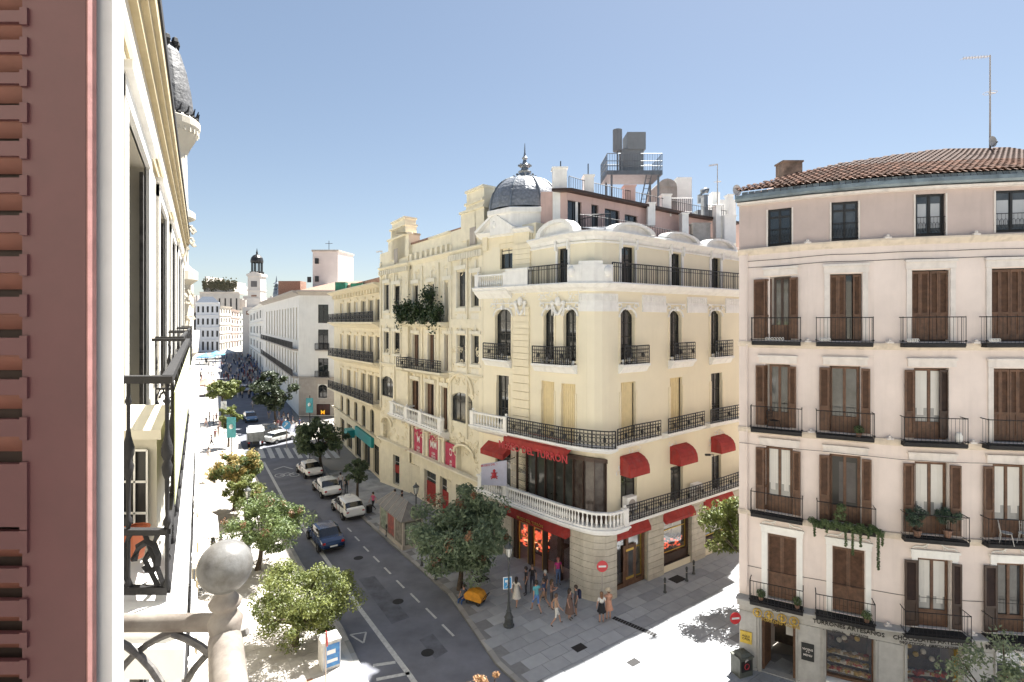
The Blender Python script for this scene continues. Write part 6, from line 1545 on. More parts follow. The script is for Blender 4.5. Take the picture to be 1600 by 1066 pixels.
# ================================================================ trees
def leaf_cloud(mb, c, rad, n, size, rn, squash=.8, lean=(0, 0)):
    for i in range(n):
        d = Vector((rn.gauss(0, 1), rn.gauss(0, 1), rn.gauss(0, 1))).normalized()*rad*(rn.random()**.35)
        d.z *= squash; p = c+d
        nrm = (d.normalized()*.7+Vector((rn.uniform(-1, 1), rn.uniform(-1, 1), rn.uniform(-.2, 1.2)))).normalized()
        u = nrm.orthogonal().normalized(); u = (Matrix.Rotation(rn.uniform(0, 6.28), 3, nrm) @ u); v = nrm.cross(u)
        s = size*rn.uniform(.6, 1.3); mb.quad(p-u*s, p-v*s*.45+nrm*s*.12, p+u*s, p+v*s*.45+nrm*s*.12)
def tree(name, label, bpx, box_, lm, cat='tree', group='street trees', clumps=46, per=150, leaf=.13, seed=1, berry=None, depth=None, yr=None, gap=1.0, bark='bark'):
    rn = random.Random(seed); B = G(*bpx) if depth is None else Vector(((bpx[0]-CX)*depth/F, depth, 0)); B.z = .1; Y = B.y
    x0, x1, y0, y1 = box_; top = W((x0+x1)/2, y0, Y); bot = W((x0+x1)/2, y1, Y)
    c = (top+bot)/2; rx = (x1-x0)/2*Y/F; rz = (top.z-bot.z)/2; ry = yr or rx*.95
    rz = max(rz*.86, .8)
    t = thing(name, label, cat, tuple(B), 0, group)
    mb = MB(); rb = .10+rx*.022
    fork = Vector((lerp(B.x, c.x, .55), lerp(B.y, c.y, .5), max(1.2, c.z-rz*.75)))
    mb.tube([B-Vector((0, 0, .05)), B.lerp(fork, .5)+Vector((rn.uniform(-.06, .06), 0, 0)), fork], [rb*1.2, rb*.9, rb*.75], 9)
    cl = []
    for i in range(clumps):
        for tr in range(60):
            d = Vector((rn.uniform(-1, 1), rn.uniform(-1, 1), rn.uniform(-1, 1)))
            if .35 < d.length < 1: break
        zz = d.z; wz_ = 1.0 if zz > -.3 else .8
        k_o = .86+(.14 if i % 5 == 0 else 0)+.12*math.sin(3*math.atan2(d.y, d.x)+seed); q = c+Vector((d.x*rx*wz_*k_o, d.y*ry*wz_*k_o, zz*rz*k_o)); cl.append((q, rn.uniform(.10, .30)*min(rx, rz*1.5)))
    for q, r_ in cl[::4]:
        m_ = fork.lerp(q, .5)+Vector((0, 0, rn.uniform(-.1, .25))); mb.tube([fork, m_, q], [rb*.5, rb*.28, rb*.08], 5)
    mb.build('trunk', M[bark], t, smooth=True)
    mb = MB()
    for q, r_ in cl: leaf_cloud(mb, q, r_, int(per*rn.uniform(.6, 1.3)), leaf, rn, .75)
    cr = mb.build('crown', lm, t)
    if berry:
        mb = MB(); 
        for q, r_ in cl[::berry[1]]:
            k = q+Vector((rn.uniform(-.5, .5)*r_, -abs(rn.uniform(.2, .9))*r_, r_*rn.uniform(.2, .9))); leaf_cloud(mb, k, r_*berry[2], berry[3], leaf*.8, rn, 1.3)
        mb.build('seed_pods', berry[0], t, kind='stuff')
    return t
L_bright = leafmat('leaf_bright', (.06, .085, .02), (.23, .255, .07), .3)
L_mid = leafmat('leaf_mid', (.06, .10, .03), (.20, .25, .09), .3)
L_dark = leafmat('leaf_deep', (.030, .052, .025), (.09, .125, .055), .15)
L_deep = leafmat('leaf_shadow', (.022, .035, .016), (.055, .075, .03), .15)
L_big = leafmat('leaf_blue_green', (.055, .09, .05), (.21, .27, .16), .25)
L_or = leafmat('leaf_orange', (.20, .15, .04), (.42, .33, .12), .3)
L_rust = leafmat('pods_rust', (.13, .065, .035), (.24, .12, .06), .2)
tree('street_tree', 'dense rounded green tree on the sunny pavement, nearest to the ball finial', (462, 1012), (383, 556, 876, 1004), L_bright, clumps=95, per=260, leaf=.075, seed=1, group='trees on the sunny pavement')
tree('street_tree', 'leaning loose green tree with reddish tips beside the tall pavement lamp', (402, 893), (345, 484, 770, 872), L_mid, clumps=74, per=170, leaf=.10, seed=2, berry=(L_rust, 9, .5, 40), group='trees on the sunny pavement')
tree('street_tree', 'orange-tinged tree on the sunny pavement', (366, 800), (331, 410, 695, 766), L_mid, clumps=56, per=130, leaf=.13, seed=3, berry=(L_or, 1, .9, 75), group='trees on the sunny pavement')
tree('street_tree', 'yellow-green tree right behind the pavement lamp lantern', (385, 818), (350, 414, 740, 802), L_bright, clumps=46, per=140, leaf=.13, seed=4, group='trees on the sunny pavement')
tree('street_tree', 'wide flat-topped bright green tree far up the sunny pavement', (347, 660), (316, 379, 589, 628), L_bright, clumps=40, per=100, leaf=.26, seed=5, group='trees on the sunny pavement')
tree('street_tree', 'small upright light green tree beside the turquoise banner', (357, 700), (340, 374, 626, 672), L_bright, clumps=26, per=80, leaf=.22, seed=6, group='trees on the sunny pavement')
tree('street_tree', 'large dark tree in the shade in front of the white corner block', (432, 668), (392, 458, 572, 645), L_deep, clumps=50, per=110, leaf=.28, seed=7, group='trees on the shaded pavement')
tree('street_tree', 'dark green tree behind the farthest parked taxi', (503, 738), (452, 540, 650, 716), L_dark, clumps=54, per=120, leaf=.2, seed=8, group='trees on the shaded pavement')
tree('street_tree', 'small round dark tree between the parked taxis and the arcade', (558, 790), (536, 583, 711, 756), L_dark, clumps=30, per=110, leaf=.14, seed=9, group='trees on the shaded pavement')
tree('street_tree', 'big blue-green tree with rusty seed pods beside the kiosk', (718, 924), (640, 808, 746, 914), L_big, clumps=125, per=200, leaf=.12, seed=10, berry=(L_rust, 9, .4, 40), group='trees on the shaded pavement')
tree('street_tree', 'light green tree in the side street next to the pink building', (1166, 954), (1094, 1232, 768, 892), L_bright, clumps=60, per=180, leaf=.11, seed=11, yr=1.8, group='trees on the shaded pavement')
tree('street_tree', 'grey-green treetop rising in front of the sweet shop windows', (1580, 1066), (1490, 1660, 985, 1180), leafmat('leaf_grey_green', (.10, .14, .07), (.26, .30, .19), .3), clumps=60, per=90, leaf=.075, seed=12, depth=17.5, group='trees on the shaded pavement')
tree('street_tree', 'orange-brown treetop just showing above the kerb of the shaded road', (757, 1066), (716, 800, 1037, 1180), leafmat('leaf_brown', (.25, .11, .05), (.42, .27, .14), .3), clumps=40, per=60, leaf=.07, seed=13, depth=18.5, group='trees on the shaded pavement')

# ================================================================ vehicles
def loft_car(body_m, L_=4.4, Wd=1.78, Ht=1.48, style='sedan'):
    st = {'sedan': [(-1, .55, .55, .80, 0), (-.96, .42, .86, .88, 0), (-.80, .36, .98, .93, 0), (-.66, .34, 1.0, .95, .02), (-.44, .33, .98, .97, 1), (-.05, .33, .97, .97, 1), (.20, .33, .95, .97, .98), (.50, .33, .93, .96, .0), (.75, .34, .84, .93, 0), (.93, .36, .70, .86, 0), (1, .45, .55, .74, 0)],
          'hatch': [(-1, .5, .62, .82, 0), (-.975, .4, .98, .90, 0), (-.90, .36, 1.0, .93, .25), (-.72, .34, 1.0, .95, .88), (-.40, .33, .99, .97, 1), (-.02, .33, .98, .97, 1), (.22, .33, .96, .97, .92), (.56, .33, .93, .96, .0), (.78, .34, .84, .93, 0), (.93, .36, .68, .86, 0), (1, .45, .52, .74, 0)]}[style]
    v = []; f = []; mi = []; n = 12
    for (x, zb, zbelt, wf_, roof) in st:
        hw = Wd/2*wf_; zr = zbelt+(Ht-zbelt)*roof if roof > 0 else zbelt; rw = hw*(.80 if roof > .5 else (.86 if roof > 0 else .9)); zr = max(zr, zbelt+.015)
        pr = [(0, zb), (hw*.86, zb), (hw, zb+.14), (hw*1.0, lerp(zb, zbelt, .7)), (hw*.97, zbelt), (rw, zr-.03 if roof > 0 else zbelt+.012), (rw*.8, zr+.012)]
        ring = pr+[(-y, z) for (y, z) in pr[:0:-1]]
        for (y, z) in ring: v.append((x*L_/2, y, z))
    n = 13
    for i in range(len(st)-1):
        for j in range(n):
            a = i*n+j; b = i*n+(j+1) % n; f.append((a, b, b+n, a+n))
            glass = (j in (4, 8)) and (st[i][4] > .2 or st[i+1][4] > .2)
            glass = glass or (j in (5, 6, 7) and ((st[i][4] <= .3) != (st[i+1][4] <= .3) or abs(st[i][4]-st[i+1][4]) > .5))
            mi.append(1 if glass else 0)
    for k in (0, (len(st)-1)*n): f.append(tuple(range(k, k+n))); mi.append(0)
    mb = MB(); mb.v = v; mb.f = f; mb.m = mi; return mb, st
def carmat(name, col, rough=.25, metal=0): 
    m = mat(name, col, rough, 0, metal=metal); m.node_tree.nodes['Principled BSDF'].inputs['Coat Weight'].default_value = .6; return m
cglass = mat('car_glass', (.012, .014, .016), .05, 0, spec=.8); tyre = mat('tyre', (.018, .018, .018), .8, 0); rimm = mat('rim', (.35, .35, .36), .35, 0, metal=.8)
tl_m = mat('tail_light', (.4, .01, .01), .3, 0); hl_m = mat('head_light', (.6, .6, .6), .15, 0, spec=.8); plate = mat('number_plate', (.7, .7, .68), .4, 0)
def make_car(name, label, loc, rz, body, style='sedan', taxi=False, L_=4.4, Wd=1.78, Ht=1.48, group=None):
    t = thing(name, label, 'car', loc, rz, group)
    def add(mb, nm, mats, par=t, smooth=False):
        me = bpy.data.meshes.new(nm); me.from_pydata(mb.v, [], mb.f)
        for m_ in (mats if isinstance(mats, list) else [mats]): me.materials.append(m_)
        if any(mb.m): me.polygons.foreach_set('material_index', mb.m)
        if smooth: me.polygons.foreach_set('use_smooth', [True]*len(mb.f))
        return link_mesh(nm, me, par)
    mb, st = loft_car(body, L_, Wd, Ht, style); bo = add(mb, 'body', [body, cglass])
    bo.data.shade_smooth() if False else None
    bv = bo.modifiers.new('bevel', 'BEVEL'); bv.width = .035; bv.segments = 2; bv.limit_method = 'ANGLE'; bv.angle_limit = R(25)
    for x in (-.62*L_/2, .62*L_/2):
        for s_ in (-1, 1):
            mb = MB(); y = s_*(Wd/2-.08)
            for r_, w_, mm in ((.32, .11, 0),):
                n = 16; 
                for k in range(n):
                    a, b = 2*math.pi*k/n, 2*math.pi*(k+1)/n
                    mb.hexa([(x+.2*math.cos(a), y-w_, .32+.2*math.sin(a)), (x+.2*math.cos(b), y-w_, .32+.2*math.sin(b)), (x+.2*math.cos(b), y+w_, .32+.2*math.sin(b)), (x+.2*math.cos(a), y+w_, .32+.2*math.sin(a)), (x+r_*math.cos(a), y-w_, .32+r_*math.sin(a)), (x+r_*math.cos(b), y-w_, .32+r_*math.sin(b)), (x+r_*math.cos(b), y+w_, .32+r_*math.sin(b)), (x+r_*math.cos(a), y+w_, .32+r_*math.sin(a))])
            wh = add(mb, 'wheel', tyre)
            mb = MB(); mb.add([(x+.205*math.cos(2*math.pi*k/12), y+s_*.08, .32+.205*math.sin(2*math.pi*k/12)) for k in range(12)], [tuple(range(12))])
            for k in range(5):
                a = 2*math.pi*k/5; mb.obox((x+.1*math.cos(a), y+s_*.09, .32+.1*math.sin(a)), (.1*math.cos(a), 0, .1*math.sin(a)), (-.025*math.sin(a), 0, .025*math.cos(a)), (0, .012, 0))
            add(mb, 'rim', rimm, wh)
    for s_ in (-1, 1):
        mb = MB(); mb.box(-L_/2+.02, -L_/2+.16, s_*Wd/2*.72-.09, s_*Wd/2*.72+.11, .72, .86); add(mb, 'tail_light', tl_m)
        mb = MB(); mb.box(L_/2-.2, L_/2-.03, s_*Wd/2*.58-.16, s_*Wd/2*.58+.14, .56, .68); add(mb, 'headlight', hl_m)
        mb = MB(); mb.box(.42, .55, s_*(Wd/2+.0)-.07+s_*.07, s_*(Wd/2)+.07+s_*.07, .92, 1.03); add(mb, 'wing_mirror', body)
        mb = MB()
        for x in (-.62, .28): mb.box(x-.008, x+.008, s_*(Wd/2*.975)-.02, s_*(Wd/2*.975)+.02, .4, .93)
        mb.box(-1.0, 1.0, s_*(Wd/2*.86)-.03, s_*(Wd/2*.86)+.03, .28, .36); add(mb, 'door_seam', M['black'])
    mb = MB(); mb.box(-L_/2-.015, -L_/2+.05, -.26, .26, .5, .61); add(mb, 'number_plate', plate)
    mb = MB(); mb.box(-L_/2-.01, -L_/2+.1, -Wd*.4, Wd*.4, .33, .42); add(mb, 'bumper_trim', M['black'])
    if taxi:
        mb = MB(); mb.box(-.05, .12, -.2, .2, Ht, Ht+.13); add(mb, 'roof_sign', plate)
        mb = MB()
        for s_ in (-1, 1): y = s_*(Wd/2*.985+.004); mb.add([(.1, y, .5), (.22, y, .5), (.62, y*.995, .9), (.5, y*.995, .9)], [(0, 1, 2, 3)])
        add(mb, 'red_stripe', M['redlet'])
    return t
SD = math.atan2(.83, -.56)
white_c = carmat('taxi_white', (.72, .72, .70)); grp = 'white taxis parked along the shaded kerb'
def cloc(x, y): g = G(x, y); return (g.x, g.y, 0)
make_car('taxi', 'white hatchback taxi, nearest of the three parked in line', cloc(543, 802), SD, white_c, 'hatch', True, 4.5, 1.8, 1.5, grp)
make_car('taxi', 'white saloon taxi in the middle of the three parked in line', cloc(510, 770), SD, white_c, 'sedan', True, 4.6, 1.8, 1.46, grp)
make_car('taxi', 'white saloon taxi parked farthest up the shaded kerb by the dark tree', cloc(483, 741), SD+.05, white_c, 'sedan', True, 4.5, 1.8, 1.46, grp)
make_car('dark_car', 'dark blue saloon car driving alone in the lane beside the taxis', cloc(508, 848), SD, carmat('paint_navy', (.018, .04, .11), .15), 'sedan', False, 4.6, 1.85, 1.45)
make_car('white_car', 'white taxi crossing in the sun beyond the zebra crossing', cloc(437, 690), SD-1.0, white_c, 'hatch', True, 4.3, 1.8, 1.5)
make_car('black_car', 'black car in the shade behind the white crossing taxi', cloc(418, 680), SD-.9, carmat('paint_black', (.012, .012, .014), .15), 'hatch', False, 4.4, 1.85, 1.6)
make_car('blue_car', 'light-roofed blue car coming down the far shaded street', cloc(391, 658), SD+3.14, carmat('paint_blue', (.08, .16, .28)), 'hatch')
make_car('far_car', 'pale car far up the street at the edge of the crowd', cloc(384, 612), SD+3.14+.06, carmat('paint_silver', (.45, .46, .48)), 'hatch')
# tipper truck
tp = thing('tipper_truck', 'grey tipper truck with white cab waiting at the sunny crossing', 'truck', cloc(399, 693), R(116))
tp.scale = (.8, .8, .8)
def addp(mb, nm, m_, par, smooth=False):
    me = bpy.data.meshes.new(nm); me.from_pydata(mb.v, [], mb.f)
    for q in (m_ if isinstance(m_, list) else [m_]): me.materials.append(q)
    if any(mb.m): me.polygons.foreach_set('material_index', mb.m)
    if smooth: me.polygons.foreach_set('use_smooth', [True]*len(mb.f))
    return link_mesh(nm, me, par)
gm_ = mat('truck_grey', (.30, .31, .31), .6, .15, 3); 
mb = MB(); mb.hexa([(-3.2, -1.15, 1.0), (1.2, -1.15, 1.0), (1.2, 1.15, 1.0), (-3.2, 1.15, 1.0), (-3.4, -1.3, 2.5), (1.2, -1.3, 2.5), (1.2, 1.3, 2.5), (-3.4, 1.3, 2.5)])
for i in range(6):
    x = -3.1+i*.82
    for s_ in (-1, 1): mb.box(x, x+.1, s_*1.27-.05, s_*1.27+.05, 1.0, 2.55)
for y in (-1.2, -.4, .4, 1.1): mb.box(-3.46, -3.3, y, y+.08, 1.0, 2.5)
mb.box(-3.48, 1.22, -1.34, -1.24, 2.45, 2.6); mb.box(-3.48, 1.22, 1.24, 1.34, 2.45, 2.6); addp(mb, 'tipping_body', gm_, tp)
mb = MB(); mb.box(-3.2, 3.2, -.5, .5, .6, 1.0); addp(mb, 'chassis', M['black'], tp)
mb = MB(); mb.hexa([(1.4, -1.15, .8), (3.4, -1.15, .8), (3.4, 1.15, .8), (1.4, 1.15, .8), (1.4, -1.1, 2.5), (3.0, -1.1, 2.5), (3.0, 1.1, 2.5), (1.4, 1.1, 2.5)]); cb = addp(mb, 'cab', white_c, tp)
mb = MB(); mb.box(1.37, 1.4, -.8, .8, 1.7, 2.3); mb.hexa([(3.42, -1, 1.5), (3.45, -1, 1.5), (3.45, 1, 1.5), (3.42, 1, 1.5), (3.1, -1, 2.4), (3.13, -1, 2.4), (3.13, 1, 2.4), (3.1, 1, 2.4)]); addp(mb, 'window', cglass, cb)
for x in (-2.2, 2.4):
    for s_ in (-1, 1):
        mb = MB(); mb.tube([(x, s_*1.2, .5), (x, s_*.85, .5)], .5, 14); addp(mb, 'wheel', tyre, tp)
mb = MB(); mb.box(-3.3, -3.2, -1.1, -.8, .75, .9); addp(mb, 'tail_light', tl_m, tp); mb = MB(); mb.box(-3.3, -3.2, .8, 1.1, .75, .9); addp(mb, 'tail_light', tl_m, tp)

# ================================================================ people
def person_mesh(pose, seed=0):
    J = {'pel': (0, 0, .95, .115), 'sp': (0, 0, 1.12, .115), 'ch': (0, .0, 1.32, .13), 'nk': (0, .01, 1.48, .05), 'hd': (0, .02, 1.58, .075), 'ht': (0, .01, 1.68, .075),
         'hl': (-.09, 0, .90, .09), 'hr': (.09, 0, .90, .09), 'kl': (-.1, .02, .50, .055), 'kr': (.1, .02, .50, .055), 'al': (-.1, 0, .09, .036), 'ar': (.1, 0, .09, .036), 'tl': (-.11, .16, .035, .03), 'tr': (.11, .16, .035, .03),
         'sl': (-.18, 0, 1.40, .055), 'sr': (.18, 0, 1.40, .055), 'el': (-.24, -.02, 1.14, .038), 'er': (.24, -.02, 1.14, .038), 'wl': (-.25, .06, .90, .026), 'wr': (.25, .06, .90, .026), 'pl': (-.25, .09, .82, .03), 'pr': (.25, .09, .82, .03), 'fl': (-.25, .11, .75, .014), 'fr': (.25, .11, .75, .014), 'ul': (-.215, .12, .80, .011), 'ur': (.215, .12, .80, .011), 'no': (0, .105, 1.585, .016)}
    if pose == 'walk':
        J.update({'kl': (-.1, .20, .53, .055), 'al': (-.1, .28, .12, .036), 'tl': (-.11, .43, .09, .03), 'kr': (.1, -.06, .50, .055), 'ar': (.1, -.34, .16, .036), 'tr': (.11, -.22, .05, .03), 'el': (-.24, -.14, 1.16, .038), 'wl': (-.24, -.12, .92, .026), 'pl': (-.24, -.10, .84, .03), 'fl': (-.24, -.08, .77, .014), 'ul': (-.21, -.06, .82, .011), 'er': (.24, .06, 1.15, .038), 'wr': (.22, .24, .96, .026), 'pr': (.21, .30, .90, .03), 'fr': (.21, .34, .84, .014), 'ur': (.18, .31, .87, .011)})
    if pose == 'phone':
        for s_, k in ((-1, 'l'), (1, 'r')): J.update({'e'+k: (s_*.24, .04, 1.15, .038), 'w'+k: (s_*.12, .26, 1.22, .026), 'p'+k: (s_*.07, .31, 1.27, .03), 'f'+k: (s_*.05, .35, 1.31, .014), 'u'+k: (s_*.03, .30, 1.32, .011)})
    if pose == 'sit':
        dz = -.47
        for k in J: 
            if k[0] in 'psncuwef' or k in ('hd', 'ht', 'hl', 'hr', 'no'): x, y, z, r = J[k]; J[k] = (x, y, z+dz, r)
        J.update({'kl': (-.12, .42, .47, .055), 'al': (-.12, .44, .09, .036), 'tl': (-.12, .6, .035, .03), 'kr': (.12, .42, .47, .055), 'ar': (.12, .44, .09, .036), 'tr': (.12, .6, .035, .03)})
        for s_, k in ((-1, 'l'), (1, 'r')): J.update({'e'+k: (s_*.24, .04, .70, .038), 'w'+k: (s_*.15, .26, .60, .026), 'p'+k: (s_*.13, .33, .58, .03), 'f'+k: (s_*.12, .40, .56, .014), 'u'+k: (s_*.09, .34, .6, .011)})
    E = [('pel', 'sp'), ('sp', 'ch'), ('ch', 'nk'), ('nk', 'hd'), ('hd', 'ht'), ('hd', 'no'), ('pel', 'hl'), ('pel', 'hr'), ('hl', 'kl'), ('kl', 'al'), ('al', 'tl'), ('hr', 'kr'), ('kr', 'ar'), ('ar', 'tr'), ('ch', 'sl'), ('sl', 'el'), ('el', 'wl'), ('wl', 'pl'), ('pl', 'fl'), ('pl', 'ul'), ('ch', 'sr'), ('sr', 'er'), ('er', 'wr'), ('wr', 'pr'), ('pr', 'fr'), ('pr', 'ur')]
    ks = list(J); me = bpy.data.meshes.new('p'); me.from_pydata([J[k][:3] for k in ks], [(ks.index(a), ks.index(b)) for a, b in E], [])
    o = bpy.data.objects.new('p', me); COL.objects.link(o); sk = o.modifiers.new('s', 'SKIN'); sk.use_smooth_shade = True
    for i, k in enumerate(ks):
        d = me.skin_vertices[0].data[i]; r = J[k][3]; d.radius = (r, r*.75) if k in ('pel', 'sp', 'ch') else (r, r); d.use_root = (k == 'pel')
        if k in ('pel', 'sp', 'ch'): d.radius = (r*1.15, r*.8)
    ss = o.modifiers.new('b', 'SUBSURF'); ss.levels = 1; ss.render_levels = 1
    dg = bpy.context.evaluated_depsgraph_get(); ev = o.evaluated_get(dg); out = bpy.data.meshes.new_from_object(ev)
    bpy.data.objects.remove(o); bpy.data.meshes.remove(me)
    segs = [(Vector(J[a][:3]), Vector(J[b][:3]), a, b) for a, b in E]
    reg = []
    for p in out.polygons:
        c = p.center; best = (9, None)
        for a, b, na, nb in segs:
            d = b-a; t = max(0, min(1, (c-a).dot(d)/max(d.dot(d), 1e-9))); q = (c-(a+d*t)).length
            if q < best[0]: best = (q, (na, nb, t))
        na, nb, t = best[1]; k = (na, nb)
        r = 0
        if k in (('pel', 'sp'), ('sp', 'ch')) or (k[0] == 'ch'): r = 1 if not (k[1] == 'nk' and t > .75) else 0
        if k[0] in ('sl', 'sr'): r = 1 if t < .6 else 0
        if k[0] == 'pel' and k[1] in ('hl', 'hr'): r = 2
        if k[0] in ('hl', 'hr'): r = 2
        if k[0] in ('kl', 'kr'): r = 3
        if k[0] in ('al', 'ar'): r = 4
        if k == ('pel', 'sp') and t < .35: r = 2
        reg.append(r)
    return out, reg, J
PM_ = {k: person_mesh(k) for k in ('stand', 'walk', 'phone', 'sit')}
def cmat(col): 
    nm = 'cloth_%d_%d_%d' % tuple(int(c*99) for c in col); return mat(nm, col, .85, .1, 12)
skin = mat('skin', (.42, .24, .17), .6, 0); shoe = mat('shoes', (.08, .07, .07), .7, 0)
def person(label, px, py, face, pose='stand', top=(.5, .5, .5), bottom=(.05, .06, .1), legs=None, hair=(.03, .02, .015), dress=None, h=1.0, long_hair=False, hat=None, group=None, z=.118, name='person', loc=None, bag=None, gp=None):
    g = G(px, py, z) if loc is None else Vector(loc)
    me0, reg, J = PM_[pose]; me = me0.copy()
    lm_ = skin if legs is None else cmat(legs)
    for m_ in (skin, cmat(top), cmat(bottom), lm_, shoe): me.materials.append(m_)
    me.polygons.foreach_set('material_index', reg)
    o = bpy.data.objects.new('person', me); COL.objects.link(o); o.location = g; o.rotation_euler = (0, 0, R(face)); o.scale = (h, h, h)
    tag(o, label, 'person', gp)
    hd = Vector(J['hd'][:3]); mb = MB(); n = 10
    mb.lathe(hd+Vector((0, -.018, .045)), [(.098, -.035), (.106, 0), (.102, .05), (.08, .09), (.04, .112), (.005, .118)], n)
    if long_hair: mb.lathe(hd+Vector((0, -.05, -.12)), [(.05, -.12), (.085, -.05), (.095, .08), (.10, .14)], n)
    else: mb.lathe(hd+Vector((0, -.04, -.01)), [(.06, -.05), (.085, 0), (.10, .05)], n)
    addp(mb, 'hair', mat('hair_%d' % int(hair[0]*100), hair, .6, 0), o, True)
    if hat:
        mb = MB(); mb.lathe(hd+Vector((0, 0, .09)), [(.19, -.005), (.19, .01), (.11, .015), (.10, .1), (.05, .13), (.005, .13)], 12); addp(mb, 'hat', cmat(hat), o, True)
    if dress:
        zt_ = J['sp'][2]; mb = MB(); mb.lathe((0, 0, zt_), [(.15, .05), (.165, -.15), (.22, -.42), (.26, -dress)], 14); addp(mb, 'skirt', cmat(bottom), o, True)
    if bag:
        mb = MB(); mb.box(-.14, .14, -.28, -.13, J['ch'][2]-.32, J['ch'][2]+.1); addp(mb, 'backpack', cmat(bag), o)
    return o
person('person in a magenta top and jeans standing at the shop doorway', 872, 914, 200, 'stand', (.55, .05, .22), (.12, .18, .32), (.12, .18, .32), hair=(.35, .12, .1))
person('person in a turquoise shirt and bright blue shorts seen from behind', 838, 958, 30, 'walk', (.12, .42, .48), (.10, .22, .50), h=1.08, bag=None)
person('person in a pale loose dress left of the turquoise shirt', 807, 948, -20, 'walk', (.58, .54, .48), (.58, .54, .48), dress=.6, long_hair=True)
person('person in black beside the lit sweets window', 822, 930, 100, 'stand', (.02, .02, .025), (.03, .03, .04), (.03, .03, .04))
person('person in a dark top facing the lit sweets window, next to another in black', 832, 926, 160, 'stand', (.035, .03, .03), (.06, .06, .08), (.06, .06, .08), hair=(.12, .07, .04))
person('grey-haired person in a dark shirt behind the group', 852, 936, 120, 'stand', (.05, .05, .06), (.16, .12, .09), hair=(.4, .38, .35))
person('person in a brown top with bare arms in the middle of the group', 862, 952, 250, 'phone', (.24, .13, .09), (.08, .07, .07), hair=(.07, .04, .02), long_hair=True)
person('person in a tan top and white shorts walking at the front of the group', 869, 978, 285, 'walk', (.40, .26, .18), (.66, .64, .60), hair=(.1, .06, .04), h=1.02)
person('person in a long dark brown dress at the foot of the banded pier', 890, 968, 240, 'stand', (.16, .10, .08), (.16, .10, .08), dress=.75, long_hair=True)
person('person with a navy backpack beside the banded pier', 900, 962, 100, 'stand', (.10, .10, .12), (.13, .11, .10), bag=(.02, .025, .06))
person('person in a navy shirt stooping just right of the turquoise shirt', 850, 950, 60, 'walk', (.03, .06, .14), (.30, .20, .14), hair=(.05, .03, .02))
person('person in a white top and black skirt with long brown hair at the no-entry sign', 940, 974, 10, 'stand', (.66, .64, .60), (.012, .012, .015), dress=.45, hair=(.16, .08, .04), long_hair=True)
person('person in a peach outfit and straw hat at the no-entry sign', 951, 969, 20, 'phone', (.52, .27, .18), (.52, .27, .18), dress=.5, hat=(.60, .50, .36), hair=(.15, .08, .05))
person('person in a pink top and black trousers pulling a suitcase beside the kiosk', 583, 800, 140, 'walk', (.62, .12, .22), (.02, .02, .02), (.02, .02, .02))
person('person in a white shirt by the middle taxi', 532, 766, 40, 'stand', (.62, .62, .62), (.05, .06, .09), (.05, .06, .09))
person('person in a white vest walking behind the kiosk', 617, 795, 100, 'walk', (.62, .60, .56), (.10, .08, .07))
person('person in black walking behind the kiosk', 628, 797, 280, 'walk', (.02, .02, .02), (.05, .05, .05), (.05, .05, .05))
person('person in a black coat near the taxi rank tree', 541, 772, 40, 'stand', (.03, .03, .03), (.03, .03, .04), (.03, .03, .04))
s_ = thing('suitcase', 'black upright suitcase beside the person in the pink top', 'suitcase', tuple(G(577, 802, .118)), 1)
mb = MB(); mb.box(-.22, .22, -.13, .13, .06, .7); addp(mb, 'shell', M['black'], s_)
mb = MB(); mb.tube([(-.12, -.1, .7), (-.12, -.1, 1.0), (.12, -.1, 1.0), (.12, -.1, .7)], .012, 5); addp(mb, 'handle', M['iron'], s_)
# seated figure and yellow bag under the big tree
person('person in dark clothes sitting on the ground under the big tree', 725, 938, 150, 'sit', (.06, .07, .10), (.03, .08, .22), (.03, .08, .22), loc=tuple(G(725, 938, .118)-Vector((0, 0, .28))))
bt = thing('handcart', 'small cart with a yellow-orange cover beside the seated person', 'cart', tuple(G(743, 942, .118)), R(150))
mb = MB(); mb.lathe((0, 0, 0), [(.01, 0)], 3) if 0 else None
pr = [(-.55, .25), (-.6, .5), (-.4, .75), (.0, .82), (.4, .74), (.62, .5), (.55, .25)]
for i in range(len(pr)-1):
    for s2 in (-1, 1):
        mb.quad((pr[i][0], 0, pr[i][1]+.04), (pr[i+1][0], 0, pr[i+1][1]+.04), (pr[i+1][0], s2*.32, pr[i+1][1]-.02), (pr[i][0], s2*.32, pr[i][1]-.02))
for s2 in (-1, 1): mb.add([(x, s2*.32, z-.02) for x, z in pr], [tuple(range(len(pr)))])
addp(mb, 'cover', mat('yellow_cover', (.60, .26, .02), .6, .15, 5), bt)
for x in (-.35, .35):
    for s2 in (-1, 1):
        mb = MB(); mb.tube([(x, s2*.28-.03, .14), (x, s2*.28+.03, .14)], .14, 12); addp(mb, 'wheel', tyre, bt)
mb = MB(); mb.tube([(-.55, -.2, .3), (-.85, -.2, .75), (-.85, .2, .75), (-.55, .2, .3)], .02, 5); mb.box(-.55, .55, -.3, .3, .22, .27); addp(mb, 'frame', M['iron'], bt)
